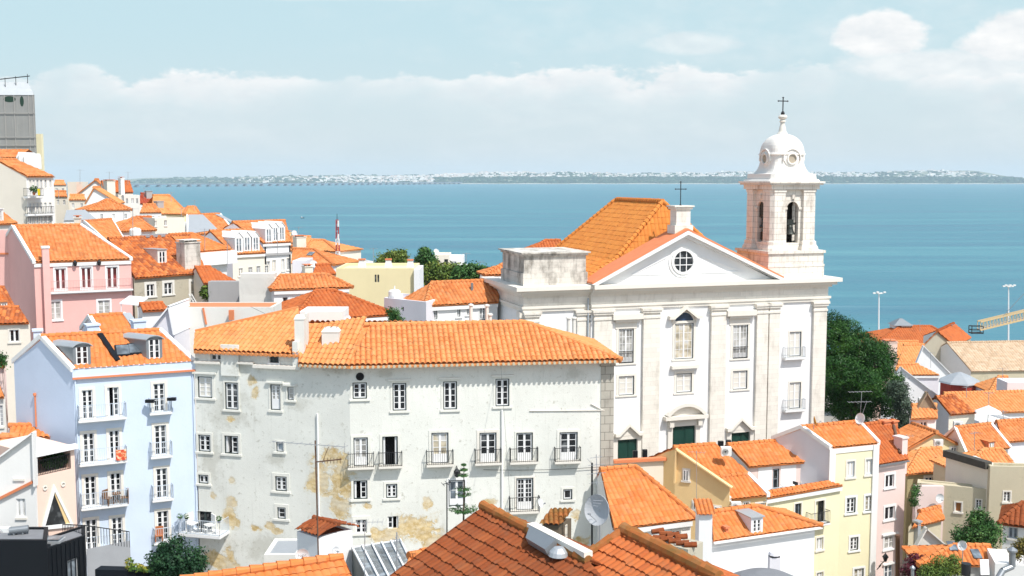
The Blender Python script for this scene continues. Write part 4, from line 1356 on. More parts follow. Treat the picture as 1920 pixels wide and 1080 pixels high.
# belfry: corner piers, recessed arched panels, closed at the back
ws = U(1532, 400) - U(1446, 400)
zs0, zs1 = zt_(470), zt_(350)
pw = ws * .30
be = MB()
for sx in (-1, 1):
    for sy in (-1, 1):
        cx_, cy_ = sx * (ws / 2 - pw / 2), sy * (ws / 2 - pw / 2)
        ch = .32
        def oct_(w_, z):
            h_ = w_ / 2
            pts = [(-h_, -h_), (h_, -h_), (h_, h_), (-h_, h_)]
            res = []
            for (px_, py_) in pts:
                if px_ * sx > 0 and py_ * sy > 0:
                    a_, b_ = (px_ - sx * ch, py_), (px_, py_ - sy * ch)
                    res += [b_, a_] if sx * sy > 0 else [a_, b_]
                else: res.append((px_, py_))
            return [FW.P(tc + cx_ + x, z, to + cy_ + y) for x, y in res]
        be.prism(oct_(pw, zs0), V((0, 0, zs1 - zs0)))
        be.loft([oct_(pw + .55, zs0 + .002), oct_(pw + .5, zs0 + .22), oct_(pw + .24, zs0 + .5), oct_(pw + .22, zs0 + .8), oct_(pw, zs0 + .84)], smooth=False)
        be.prism(oct_(pw + .12, zs1 - .5), V((0, 0, .25)))
iw = ws - 2 * pw
def arch_panel(mb, face, hw, z0, zs_, r, ztop, t=.45):
    """wall of width iw with an arched opening; face(u, z, d) maps to space, d = depth inwards"""
    arc = [(math.cos(a) * r, zs_ + math.sin(a) * r) for a in [math.pi * i / 12 for i in range(13)]]
    for d_ in (0, t):
        mb.face([face(-iw / 2, z0, d_), face(-r, z0, d_), face(-r, zs_, d_), face(-iw / 2, zs_, d_)])
        mb.face([face(r, z0, d_), face(iw / 2, z0, d_), face(iw / 2, zs_, d_), face(r, zs_, d_)])
        half = [p for p in arc if p[0] >= -1e-6]
        for side_ in (1, -1):
            pts = [(side_ * x, z) for x, z in half]
            for (a, b), (c, d) in zip(pts, pts[1:]):
                mb.face([face(a, b, d_), face(side_ * iw / 2, b, d_), face(side_ * iw / 2, d, d_), face(c, d, d_)])
        mb.face([face(-iw / 2, zs_ + r, d_), face(iw / 2, zs_ + r, d_), face(iw / 2, ztop, d_), face(-iw / 2, ztop, d_)])
    full = [(r, z0)] + arc + [(-r, z0)]
    for (a, b), (c, d) in zip(full, full[1:]): mb.face([face(a, b, 0), face(c, d, 0), face(c, d, t), face(a, b, t)])
    # imposts and archivolt
    for s_ in (-1, 1): mb.obox(face(s_ * (r + .16) - .17, zs_ - .1, -.1), face(.34, 0, 0) - face(0, 0, 0), face(0, 0, .12) - face(0, 0, 0), V((0, 0, .2)))
ins = .3
zsill, zspr = zt_(456), zt_(391)
ro = (U(1496, 420) - U(1474, 420)) / 2
ff = lambda u, z, d: FW.P(tc + u, z, to + ws / 2 - ins - d)
fl_ = lambda u, z, d: FW.P(tc - ws / 2 + ins + d, z, to - u)
fr_ = lambda u, z, d: FW.P(tc + ws / 2 - ins - d, z, to + u)
for fc in (ff, fl_, fr_):
    arch_panel(be, fc, iw, zs0, zspr, ro, zs1)
    be.obox(fc(-ro, zs0, 0), fc(2 * ro, 0, 0) - fc(0, 0, 0), fc(0, 0, .45) - fc(0, 0, 0), V((0, 0, zsill - zs0)))
    be.obox(fc(-.14, zspr + ro + .25, -.14), fc(.28, 0, 0) - fc(0, 0, 0), fc(0, 0, .14) - fc(0, 0, 0), V((0, 0, .4)))
be.obox(FW.P(tc - iw / 2, zs0, to - ws / 2 + .3), cdv * iw, cn * .3, V((0, 0, zs1 - zs0)))
CH.part(be, 'belfry', STONE3)
def bell(c, r):
    mb = MB()
    mb.lathe(c, [(r, 0), (r * 1.02, .06), (r * .82, r * .35), (r * .62, r * .9), (r * .55, r * 1.4), (r * .38, r * 1.62), (0, r * 1.7)], 20)
    o = CH.part(mb, 'bell', BRONZE)
    ym = MB()
    top = c + V((0, 0, r * 1.7))
    ym.cbox(top, r * 1.9, r * .5, r * .35, 0, rz); ym.cbox(top + V((0, 0, r * .35)), r * 1.2, r * .45, r * .6, 0, rz)
    ym.cyl(top + cdv * -ro * 1.2 + V((0, 0, .15)), top + cdv * ro * 1.2 + V((0, 0, .15)), .06, .06, 8)
    CH.part(ym, 'yoke', BRONZE, o)
bell(FW.P(tc, zsill + .75, to + ws / 2 - .75), ro * .85)
mb = MB()
cL = FW.P(tc - ws / 2 + .75, zsill + 1.3, to)
mb.lathe(cL, [(ro * .8, 0), (ro * .82, .1), (ro * .62, ro * .5), (ro * .45, ro * 1.4), (0, ro * 1.7)], 16); mb.cbox(cL + V((0, 0, ro * 1.6)), .5, 1.3, 1.4, 0, rz); mb.cbox(cL - V((0, 0, 1.1)), .3, 1.0, .7, 0, rz)
CH.part(mb, 'bell', BRONZE)
mb = MB(); mb.obox(FW.P(tc - iw * .42, zs0 + .5, to - iw * .1), cdv * iw * .84, cn * -(iw * .5), V((0, 0, zs1 - zs0 - .6)))
for sx in (-1, 1): mb.obox(FW.P(tc + sx * iw * .36 - .09, zs0, to + iw * .3), cdv * .18, cn * .18, V((0, 0, zs1 - zs0)))
mb.obox(FW.P(tc - iw * .12, zs0 + .5, to - iw * .4), cdv * iw * .5, cn * iw * .75, V((0, 0, zs1 - zs0 - .6)))
CH.part(mb, 'belfry_shade_block', simple('belfry_shade_dark', (.030, .024, .020), .8, var=.3))  # dark blocks added behind the bells to make the arched openings read dark
# cornice, plinth and the swept cap
co = MB()
sq(co, zs1 - .25, zt_(347), ws + .25); sq(co, zt_(347) + .002, zt_(343.5), ws + .75); sq(co, zt_(343.5) + .002, zt_(340), ws + .95)
CH.part(co, 'belfry_cornice', STONE3)
def sring(z, hw, p, N_=48):
    out = []
    for i in range(N_):
        t = 2 * math.pi * (i + .5) / N_
        c, s_ = math.cos(t), math.sin(t)
        r = (abs(c) ** p + abs(s_) ** p) ** (-1 / p)
        out.append(FW.P(tc + c * r * hw, z, to + s_ * r * hw))
    return out
hp = ws / 2
dm = MB()
dm.loft([sring(zt_(340) + .002, hp + .3, 14), sring(zt_(336), hp + .18, 14), sring(zt_(335.8), hp + .05, 14), sring(zt_(326), hp + .0, 14), sring(zt_(325), hp - .42, 12),
         sring(zt_(321), hp - .54, 10), sring(zt_(316), hp - .64, 8), sring(zt_(310), hp - .70, 6), sring(zt_(303), hp - .73, 5), sring(zt_(290), hp - .74, 4.5)], smooth=True)
DOMEM = plaster('dome_lime_render', (.80, .76, .71), .2, (.40, .33, .26), .5)
do_ = CH.part(dm, 'cap', DOMEM)
hd = hp - .66
d2 = MB()
zd0, zd1 = zt_(291), zt_(249)
rings = [sring(zd0 - .02, hd - .1, 4), sring(zd0 + .1, hd + .12, 4), sring(zd0 + .3, hd + .02, 4)]
for i in range(1, 10):
    t = i / 9 * math.pi / 2
    rings.append(sring(zd0 + .3 + (zd1 - zd0 - .3) * math.sin(t) ** .92, max(.12, (hd) * math.cos(t) ** .85), 4 - 1.6 * i / 9))
d2.loft(rings)
# raised ribs on the dome
for i in range(12, 48, 24):
    pass
CH.part(d2, 'dome', DOMEM)
oc = MB(); ocd = []
zo = zt_(297)
orr = .68
for axv, nv in ((cdv, cn), (cn, -cdv), (-cdv, -cn), (-cn, cdv)):
    oc = MB(); base_ = FW.P(tc, zo, to) + nv * (hd - .0)
    for r0, r1, o0, o1 in ((orr * .62, orr * .78, -.5, .16), (orr * .78, orr * 1.1, -.5, .03), (orr * 1.22, orr * 1.36, -.5, .14)):
        N_ = 26
        for i in range(N_):
            t0, t1 = 2 * math.pi * i / N_, 2 * math.pi * (i + 1) / N_
            if r0 > orr * 1.2 and not (math.sin((t0 + t1) / 2) > -.15): continue
            pts = [base_ + (axv * math.cos(t) + ZUP * math.sin(t)) * r for t, r in ((t0, r0), (t1, r0), (t1, r1), (t0, r1))]
            oc.hexa([p + nv * o0 for p in pts], nv * (o1 - o0))
    CH.part(oc, 'oculus', DOMEM)
    od = MB(); od.lathe(base_ - nv * .25, [(0, .27), (orr * .66, .27), (orr * .66, .2)], 20, 0, nv); ocd.append(od)
oo_ = simple('painted_recess_shade', (.42, .36, .28), .9)  # shade of a recess painted as darker tan on a nearly flush disc
for od in ocd: CH.part(od, 'oculus_shade_disc', oo_)
fi = MB()
cf = FW.P(tc, 0, to)
def Zc(py): return at(1464, py, cf.y).z
z0_ = Zc(251)
prof = [(.62, z0_ - .25), (.5, z0_), (.36, Zc(247)), (.30, Zc(240)), (.2, Zc(232)), (.2, Zc(229)), (.32, Zc(228)), (.24, Zc(226)), (.2, Zc(224)), (.36, Zc(222)), (.42, Zc(219)), (.32, Zc(216)), (.1, Zc(215))]
fi.lathe(cf, prof, 16)
CH.part(fi, 'finial', STONE)
cross(cf + V((0, 0, Zc(215.5))), Zc(183) - Zc(215.5), .95, .085, yc=.80)
# ------------------------------------------------------------------ the long weathered house in the middle
zE_ = at(655, 686, 69.35).z
WH = Thing('tenement', 'long weathered white house with peeling yellow patches and two pale tiled roofs', 'house', at(700, 1100, 72))
Pa, Pb, Pc = at(366, 700, 72.5), at(655, 700, 70), at(1150, 700, 72.3)
for p in (Pa, Pb, Pc): p.z = 0
def patchmat(name, col, patches, stains):
    """old limewash: grime, plus bare yellow masonry showing where the render has come away"""
    m, n, b = newmat(name)
    p = n.pos()
    big = n.noise(p, .3, 5, .6); gr = n.noise(p, 3.5, 6, .72); fine = n.noise(p, 14, 3, .7)
    stk = n.noise(n.scale(p, (2.6, 2.6, .14)), 1, 6, .68)
    c = n.mix(n.ss(big, .3, .7), tuple(x * .9 for x in col), col)
    c = n.mix(n.m('MULTIPLY', n.ss(stk, .52, .76), .30), c, (.46, .46, .41))
    c = n.mix(n.m('MULTIPLY', n.ss(gr, .56, .72), .6), c, (.34, .32, .25))
    sm = None
    def field(lst):
        acc = None
        for (c0, r0) in lst:
            d = n.vm('LENGTH', n.vm('MULTIPLY', n.vm('SUBTRACT', p, tuple(c0)), (1 / r0[0], 1 / 3., 1 / r0[1])))
            v = n.m('SUBTRACT', 1., d)
            acc = v if acc is None else n.m('MAXIMUM', acc, v)
        return acc
    edge = n.m('MULTIPLY', n.m('SUBTRACT', n.m('ADD', n.m('MULTIPLY', n.noise(p, 1.1, 8, .7), .75), n.m('MULTIPLY', gr, .25)), .5), 3.4)
    st_ = n.ss(n.m('ADD', field(stains), edge), .0, .9)
    c = n.mix(n.m('MULTIPLY', st_, .38), c, (.34, .32, .25))
    pm = n.ss(n.m('ADD', field(patches), edge), .28, .40)
    vor = n.node('ShaderNodeTexVoronoi', feature='F1'); n.put(vor.inputs['Vector'], n.scale(p, (1.6, 1.6, 3.6))); vor.inputs['Scale'].default_value = 1
    rub = n.mix(n.ss(vor.outputs['Distance'], .1, .7), (.72, .54, .27), (.50, .34, .13))
    rub = n.mix(n.ss(gr, .4, .7), rub, (.74, .62, .40))
    c = n.mix(n.m('MULTIPLY', n.ss(n.m('ADD', field(patches), edge), .0, .3), .35), c, (.62, .55, .40))
    c = n.mix(n.m('MULTIPLY', pm, n.ss(n.noise(p, .8, 4, .6), .34, .6, .45, .95)), c, rub)
    n.put(b.inputs['Base Color'], c)
    b.inputs['Roughness'].default_value = .92; b.inputs['Specular IOR Level'].default_value = .12
    h = n.m('ADD', n.m('ADD', n.m('MULTIPLY', gr, .4), n.m('MULTIPLY', fine, .3)), n.m('MULTIPLY', pm, n.m('SUBTRACT', n.m('MULTIPLY', vor.outputs['Distance'], .6), 1.)))
    n.put(b.inputs['Normal'], n.bump(h, .5, .05))
    return m
zbW = 26
W1 = Wall(WH, Pa, Pb, zbW, zE_ - .02, 0); W2 = Wall(WH, Pb, Pc, zbW, zE_ - .02, 0)
def wp(px, py): return onpl(px, py, (Pa if px < 655 else Pb), (W1 if px < 655 else W2).n)
pats = [(600, 905, 1.15, 1.7), (640, 900, 1.3, 1.9), (625, 860, .9, 1.0), (640, 950, 1., 1.1), (432, 975, .75, .95), (432, 938, .55, .5), (400, 930, .35, .4), (480, 990, .55, .35), (505, 985, .5, .4), (520, 995, .5, .25), (470, 715, .5, .6), (478, 735, .4, .6), (432, 785, .4, .3), (435, 900, .35, .4),
        (780, 990, 1.9, 1.3), (720, 1005, 1.6, .8), (640, 1010, .8, 1.), (800, 945, .45, .7), (815, 1020, 1.2, .8), (700, 1000, .9, .6), (410, 1050, 1.4, 1.0), (440, 1065, .6, .5), (922, 942, .9, .3), (1085, 1018, .8, .5), (1080, 965, .4, .5), (690, 950, .4, .3)]
sts = [(430, 760, 2.3, 2.2), (460, 690, 1.6, .7), (640, 690, 1.5, .6), (395, 860, 1.5, 2.5), (500, 1030, 3., 1.2), (560, 760, 1., .6), (1080, 700, 1., .5), (830, 1000, .4, 1.6), (720, 700, 1., .35), (520, 860, .9, .7)]
ROWWALL = patchmat('peeling_limewash', (.785, .785, .73), [(wp(a, b), (c, d)) for a, b, c, d in pats], [(wp(a, b), (c, d)) for a, b, c, d in sts])
# right wing windows
k4 = dict(ny=4, sur=.14, smat=TRIMG, lint=True, out=DKFRAME)
for r in ((736, 718, 762, 770), (831, 715, 857, 768), (929, 710, 955, 762)): W2.win(*r, pane=G_DARK, **k4)
W2.win(661, 717, 688, 748, ny=3, sur=.14, smat=TRIMG, out=DKFRAME)
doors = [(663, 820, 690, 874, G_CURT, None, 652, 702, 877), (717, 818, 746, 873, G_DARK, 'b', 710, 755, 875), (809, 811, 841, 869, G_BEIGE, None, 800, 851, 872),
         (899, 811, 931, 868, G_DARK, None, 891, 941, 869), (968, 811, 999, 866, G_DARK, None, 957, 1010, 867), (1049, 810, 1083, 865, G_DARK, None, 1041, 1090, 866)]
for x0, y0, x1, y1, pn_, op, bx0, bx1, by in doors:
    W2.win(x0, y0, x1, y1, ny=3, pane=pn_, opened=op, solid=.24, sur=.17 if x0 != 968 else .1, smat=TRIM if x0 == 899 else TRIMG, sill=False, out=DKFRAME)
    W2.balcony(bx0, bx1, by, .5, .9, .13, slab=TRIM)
W2.win(663, 901, 689, 936, ny=3, opened='l', sur=.15, smat=TRIMG, out=DKFRAME)
W2.win(724, 907, 745, 934, ny=3, sur=.15, smat=TRIMG, out=DKFRAME)
W2.win(841, 900, 872, 949, ny=2, pane=G_SKY, solid=.2, sur=.1, smat=TRIMW, sill=False, out=DKFRAME)
W2.win(968, 896, 1000, 957, ny=5, nx=4, solid=.2, sur=.1, smat=TRIM, sill=False, out=DKFRAME)
W2.balcony(956, 1013, 960, .5, .95, .13, slab=TRIM)
W2.win(1056, 917, 1073, 937, ny=1, nx=1, pane=G_DARK, sur=.14, smat=TRIMG, out=DKFRAME)
W2.win(667, 974, 688, 1000, ny=3, sur=.22, smat=TRIMG)
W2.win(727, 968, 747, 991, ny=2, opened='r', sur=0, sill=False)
# left wing windows
k2 = dict(out=DKFRAME, smat=TRIMG)
W1.win(371, 706, 398, 746, ny=4, pane=SHUT, sur=.18, lint=True, **k2)
W1.win(422, 717, 447, 768, ny=4, pane=G_DARK, sur=.1, **k2)
W1.win(507, 721, 526, 769, ny=4, pane=G_CURT, solid=.35, sur=.1, lint=True, **k2)
W1.win(539, 726, 551, 750, ny=2, nx=1, pane=G_CURT, sur=.1, lint=True, **k2)
W1.win(372, 815, 395, 847, ny=3, sur=.15, **k2)
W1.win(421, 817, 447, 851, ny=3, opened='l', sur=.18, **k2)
W1.win(518, 829, 532, 847, ny=1, nx=1, pane=G_SKY, sur=.12, **k2)
W1.win(372, 890, 391, 907, ny=1, sur=.15, **k2)
W1.win(516, 893, 538, 921, ny=3, sur=.2, **k2)
W1.win(520, 951, 536, 973, ny=2, nx=1, sur=.2, **k2)
W1.win(371, 959, 397, 996, ny=1, pane=G_DARK, fr=DKFRAME, sill=False)
W1.win(395, 656, 416, 676, ny=2, sur=.05, sill=False)
W1.win(505, 660, 523, 680, ny=2, fr=DKFRAME, sur=.05, smat=TRIMW)
bl = W1.balcony(333, 412, 1003, 1.3, .95, .18, slab=TRIMW, iron=PALEIRON)
# ledges under the attic, buttress strips, drain pipes
mb = MB()
def wbox(W_, x0, y0, x1, y1, o0, o1, m=0):
    u0, z0, u1, z1 = W_.rect(x0, y0, x1, y1); W_.box(mb, u0, u1, z0, z1, o0, o1, m)
for q in ((367, 677, 415, 681, .003, .28), (448, 678, 477, 682, .003, .25), (478, 684, 566, 690, .003, .35)):
    mb = MB(); wbox(W1, *q); WH.part(mb, 'ledge', TRIM)
mb = MB()
for q in ((416, 646, 449, 704, .003, .16), (552, 640, 562, 690, .003, .3)):
    mb = MB(); wbox(W1, *q); WH.part(mb, 'chimney_breast', ROWWALL)
mb = MB()
for W_, x, y0, y1 in ((W1, 596, 775, 1080), (W2, 941, 768, 1000)):
    u, z0 = W_.hit(x, y0); z1 = W_.hit(x, y1)[1]
    mb.cyl(W_.P(u, z1, .08), W_.P(u, z0, .08), .06, .06, 8)
WH.part(mb, 'drainpipe', TRIMW)
mb = MB()
u, z = W2.hit(675, 706)
mb.lathe(W2.P(u, z, .01), [(0, .0), (.2, .0), (.2, .03), (.26, .03), (.26, 0)], 16, 0, W2.n)
WH.part(mb, 'round_vent', IRON)
mb = MB()
for x0, x1, y in ((993, 1133, 770),):
    a, z = W2.hit(x0, y); c, z2 = W2.hit(x1, y - 1)
    mb.cyl(W2.P(a, z, .05), W2.P(c, z2, .05), .035, .035, 6); mb.cyl(W2.P(c - .1, z2, .05), W2.P(c - .9, z2 + .45, .05), .035, .035, 6)
WH.part(mb, 'pipe', TRIM)
mb = MB()
uq, zq = W2.hit(1127, 700)
W2.box(mb, uq, W2.W + .04, zbW, zE_ - .5, -.3, .05)
W2.box(mb, uq - .1, W2.W + .12, zE_ - .5, zE_ - .1, -.3, .14)
WH.part(mb, 'quoin', QUOIN)
dpt = 10.5
bkW = -W2.n
Pd, Pe = Pc + bkW * dpt, Pa - W1.n * dpt
wm = MB()
W1.mesh(wm); W2.mesh(wm)
Wall(WH, Pc, Pd, zbW, zE_ - .02).mesh(wm); Wall(WH, Pd, Pe, zbW, zE_ - .02).mesh(wm); Wall(WH, Pe, Pa, zbW, zE_ - .02).mesh(wm)
WH.part(wm, 'wall', ROWWALL)
# right roof
def zlift(p, z): return V((p.x, p.y, z))
ov = .72
eb, ec = zlift(Pb + W2.n * ov, zE_), zlift(Pc + W2.n * ov + W2.d * .35, zE_)
ea = W1.P(W1.hit(568, 684)[0], zE_, ov)
upn = bkW * math.cos(R(24)) + ZUP * math.sin(R(24))
pnW = W2.d.cross(upn).normalized(); pnW = pnW if pnW.z > 0 else -pnW
rL, rR = onpl(577, 612, eb, pnW), onpl(987, 606, eb, pnW)
k = (rL.z - rR.z) / math.sin(R(24)); rL, rR = rL - upn * (k / 2), rR + upn * (k / 2)
rf = MB()
TP = dict(per=.34, row=.5, amp=.14, step=.04, res=10)
tpl = rL
r655 = onpl(700, 611, eb, pnW); r655 = zlift(r655, 0) ; r655 = rL + (rR - rL) * .28
rf.tile([eb, ec, rR, r655], **TP)
rf.tile([ea, eb, r655, rL], **TP)
t = (rR - eb).dot(bkW)
bc = ec + bkW * 2 * t; ba = ea + bkW * 2 * t
rf.tile([ec, bc, rR], **TP)
rf.tile([bc, ba, rL, rR], **TP)
th_ = V((0, 0, -.14))
for poly in ([eb, ec, rR, r655], [ea, eb, r655, rL], [ec, bc, rR], [bc, ba, rL, rR]): rf.prism([p + V((0, 0, -.04)) for p in poly], th_, 0)
rf.ridge(rL + V((0, 0, .06)), rR + V((0, 0, .06)), .18); rf.ridge(ec + V((0, 0, .05)), rR + V((0, 0, .05)), .16)
# the double under-row of eaves tiles
for p, q in ((ea, eb), (eb, ec)):
    L = (q - p); d_ = L.normalized(); nn = V((d_.y, -d_.x, 0))
    for i in range(int(L.length / .33)):
        c = p + d_ * (i + .5) * .33
        rf.cyl(c + nn * .1 + V((0, 0, -.10)), c - nn * .3 + V((0, 0, -.08)), .10, .10, 6, 1)
r_o = WH.part(rf, 'roof', [T_PALE, OLDWALL])
g_ = MB()
mbx = MB(); mbx.prism([ea - V((0, 0, .15)), rL - V((0, 0, .15)), ba - V((0, 0, .15))], W1.d * .3)
WH.part(mbx, 'gable', OFFW)
# left roof, a single slope climbing to the party wall behind
zl = at(470, 655, 72.6).z
la, lb_ = W1.P(W1.hit(368, 652)[0], zl, .35), W1.P(W1.hit(566, 656)[0], zl, .35)
upl = -W1.n * math.cos(R(22)) + ZUP * math.sin(R(22))
pnl = W1.d.cross(upl).normalized(); pnl = pnl if pnl.z > 0 else -pnl
q1, q2 = onpl(560, 580, la, pnl), onpl(366, 624, la, pnl)
rf = MB()
TL = dict(per=.34, row=.5, amp=.13, step=.025, res=10)
rf.tile([la, lb_, q1, q2], **TL)
rf.prism([p + V((0, 0, -.04)) for p in (la, lb_, q1, q2)], th_, 0)
L = lb_ - la
for i in range(int(L.length / .33)):
    c = la + L.normalized() * (i + .5) * .33
    rf.cyl(c + W1.n * .08 + V((0, 0, -.10)), c - W1.n * .3 + V((0, 0, -.08)), .12, .12, 6, 0)
rf.bar(q2 + V((0, 0, .1)), q1 + V((0, 0, .1)), .22)
WH.part(rf, 'roof', [T_PALE, TRIMW])
wm = MB()
b1 = zlift(q1, zE_ - .3); b2 = zlift(q2, zE_ - .3)
w1l, w1r = W1.P(.02, zE_, .0), W1.P(W1.hit(566, 660)[0], zE_, 0)
fr_w = W1
wm.face([zlift(w1l, zE_ - .3), zlift(w1r, zE_ - .3), zlift(w1r, zl - .05), zlift(w1l, zl - .05)]) if False else None
aw = Wall(WH, W1.P(.03, 0, -.02), W1.P(W1.hit(566, 660)[0], 0, -.02), zE_ - .3, zl - .06)
for h in list(W1.holes):
    if h[3] > zE_: aw.holes.append(h); W1.holes.remove(h)
aw.mesh(wm)
wm.prism([zlift(w1r, zE_ - .3), zlift(w1r, zl - .1), q1 - V((0, 0, .1)), b1], W1.d * -.25)
wm.prism([zlift(w1l, zE_ - .3), zlift(w1l, zl - .1), q2 - V((0, 0, .1)), b2], W1.d * .25)
wm.face([b1, b2, q2 - V((0, 0, .05)), q1 - V((0, 0, .05))])
WH.part(wm, 'attic_wall', ROWWALL)
# stacks
def stack(x0, y0, x1, y1, Y, sy, mat=OFFW, pots=0, bevel=True):
    p, q, t_ = at(x0, y1, Y), at(x1, y1, Y), at((x0 + x1) / 2, y0, Y)
    w_ = (q - p).length; c = (p + q) / 2 + V((0, sy / 2, -1)); h = t_.z - p.z + 1
    mb = MB(); mb.cbox(c, w_, sy, h - .12 * bevel)
    if bevel:
        top = c + V((0, 0, h - .12))
        f_ = lambda w2, s2, z: [top + V((sx * w2 / 2, sy2 * s2 / 2, z)) for sx, sy2 in ((-1, -1), (1, -1), (1, 1), (-1, 1))]
        mb.loft([f_(w_ + .06, sy + .06, 0), f_(w_ + .06, sy + .06, .05), f_(w_ * .7, sy * .7, .3)], smooth=False)
    for i in range(pots): mb.cbox(c + V((w_ * ((i + .5) / pots - .5), 0, h)), .09, sy * .7, .18)
    return WH.part(mb, 'chimney', mat, r_o)
stack(604, 620, 636, 678, 71.3, .8, OFFW, 3)
stack(553, 596, 571, 668, 70.8, .5, OFFW, 0)
stack(572, 588, 577, 650, 71.5, .5, OFFW, 0, False)
# attic box behind the two roofs
mb = MB(); p, q = at(563, 640, 78), at(643, 640, 78)
mb.obox(V((p.x, p.y, zE_)), q - p, V((0, 3, 0)), V((0, 0, at(600, 584, 78).z - zE_)))
WH.part(mb, 'attic', WHITE)

# ------------------------------------------------------------------ pale blue house
bA = (137, 694, 69.4)
BH = House('pale blue house with iron balconies, zinc dormers and bright orange roof', bA, (364, 679), (78, 633), (299, 618), pitch=36, wall=BLUE, roof=T_BRIGHT, ov=.12, verge=WHITE,
           per=.33, row=.45, amp=.10, base=25, res=8, wl=plaster('pale_blue_side_render', (.58, .66, .80), .04, streak=.1, fine=.03))
F = BH.F
fk = dict(ny=5, sur=.17, smat=TRIM, sill=False, nx=2)
for r in ((154, 731, 174, 786), (156, 812, 177, 868), (159, 893, 180, 949), (161, 974, 182, 1031), (205, 807, 224, 861), (207, 887, 227, 941), (210, 970, 230, 1024),
          (288, 719, 309, 772), (290, 797, 312, 853), (293, 878, 314, 934), (295, 958, 316, 1013)): F.win(*r, **fk)
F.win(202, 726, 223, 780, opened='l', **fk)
for x0, x1, y0, y1 in ((147, 238, 789, 783), (149, 239, 871, 865), (152, 241, 953, 947), (155, 242, 1036, 1028)):
    F.balcony(x0, x1, (y0 + y1) / 2, .62, .95, .12, iron=PALEIRON, slab=TRIMW)
for x0, x1, y in ((281, 323, 774), (283, 324, 856), (286, 326, 937), (289, 328, 1017)): F.balcony(x0, x1, y, .5, .95, .12, iron=PALEIRON, slab=TRIMW)
mb = MB()
z1 = BH.ze
F.box(mb, -.05, F.W + .05, z1 - .48, z1 + .1, .003, .12, 0); F.box(mb, -.05, F.W + .05, z1 - .6, z1 - .482, .003, .2, 1)
BH.part(mb, 'cornice', [BLUE, FLASH])
BH.dormer(138, 643, 171, 686, 'arch', ZINCL, ny=3, skew=True); BH.dormer(275, 630, 305, 675, 'arch', ZINCL, ny=3, skew=True)
rm = MB(); gm = MB()
pts = [BH.onroof(x, y) for x, y in ((188, 627), (215, 676), (273, 672), (238, 622))]
for x0, y0, x1, y1 in ((212, 648, 222, 670), (236, 646, 247, 667)):
    p0 = BH.onroof(x0, y0); d = BH.d; up = (BH.onroof(x0, y0) - BH.onroof(x1, y1)); 
    vd = BH.pn.cross(BH.d); vd = vd if vd.z > 0 else -vd
    o = BH.onroof(x0 + 5, y1) + BH.pn * .13
    ww, hh = .95, 1.0
    rm.obox(o - BH.pn * .1, d * ww, vd * hh, BH.pn * .12); gm.obox(o + d * .09 + vd * .09 + BH.pn * .025, d * (ww - .18), vd * (hh - .18), BH.pn * .02)
sk = BH.part(rm, 'skylight', BLACKM, BH.roof_o); BH.part(gm, 'skylight_glass', G_SKY, BH.roof_o)
mb = MB()
a, c = BH.onroof(187, 628) + BH.pn * .12, BH.onroof(221, 678) + BH.pn * .12
mb.bar(a, c, .34, 0, .12)
BH.part(mb, 'valley_flashing', BLACKM, BH.roof_o)
BH.chimpx(64, 616, 79, 640, 74.7, .7, BLUE, cap=ZINC, pots=False)
mb = MB(); u, z = BH.L.hit(67, 742); z0 = BH.L.hit(67, 800)[1]
mb.cyl(BH.L.P(u, z0, .06), BH.L.P(u, z, .06), .05, .05, 8); mb.lathe(BH.L.P(u, z, .08), [(0, 0), (.1, .02), (.1, .18), (0, .2)], 8)
BH.part(mb, 'pipe', FLASH)
mb = MB()
for uu in (.1, F.W - .1): mb.cyl(F.P(uu, 33, .06), F.P(uu, z1 - .6, .06), .05, .05, 8)
BH.part(mb, 'drainpipe', BLUE)
BH.done()

# ------------------------------------------------------------------ pink house and its neighbours on the left
PH = House('pink house with three tall windows, long iron balcony and orange roof', (64, 492, 100), (246, 486), (24, 425), (151, 422), pitch=24, wall=PINK, roof=T_ORANGE, ov=.15, verge=WHITE, per=.36, base=25, cornice=1)
F = PH.F
for r in ((103, 503, 124, 543), (152, 501, 172, 541), (200, 500, 221, 540)): F.win(*r, ny=1, pane=G_WINE, sur=.13, smat=WHITE2, sill=False, fw=.1)
for r in ((93, 565, 114, 600), (184, 563, 206, 592)): F.win(*r, ny=3, pane=G_CURT, sur=.16, smat=WHITE2)
F.balcony(94, 250, 545, .5, 1.0, .14, iron=simple('pink_painted_iron', (.6, .36, .34), .5), slab=TRIMW)
mb = MB()
p, q = F.hit(79, 500)[0], F.hit(92, 500)[0]
F.box(mb, p, q, 32, F.hit(85, 465)[1], .003, .6, 0); F.box(mb, p - .06, q + .06, F.hit(85, 465)[1] + .002, F.hit(85, 463)[1] + .1, -.03, .66, 1)
PH.part(mb, 'chimney_breast', [PINK, TRIMW])
mb = MB()
for x, y in ((140, 494), (185, 493)):
    u, z = F.hit(x, y); mb.bar(F.P(u, z + .25, 0), F.P(u, z + .25, .25), .04); mb.lathe(F.P(u, z - .25, .25), [(.05, 0), (.16, .12), (.2, .38), (.06, .5), (0, .56)], 8)
PH.part(mb, 'wall_lamp', IRON)
PH.done()
h = flathouse('tall pink wall at the left edge with a rust coloured string course', (-60, 432, 107), (17, 431, 107), 1.2, wall=PINK, roof=T_ORANGE, base=25)
mb = MB(); h.F.box(mb, 0, h.F.W, h.F.hit(0, 477)[1], h.F.hit(0, 474)[1], .003, .12); h.part(mb, 'string_course', FLASH); h.done()
h = House('house at the left edge with a rough upper roof and tiny dormer', (-40, 580, 93), (28, 575), (-30, 540), (9, 540), pitch=30, roof=T_OLD, wall=CREAM, base=25)
h.dormer(2, 566, 14, 576, 'flat', T_ORANGE, 1, wallm=CREAM); h.done()
h = House('small beige house at the left edge with one dark window and sagging roof', (-45, 609, 90), (55, 606), (-40, 578), (36, 577), pitch=30, roof=T_OLD, wall=CREAM, base=25)
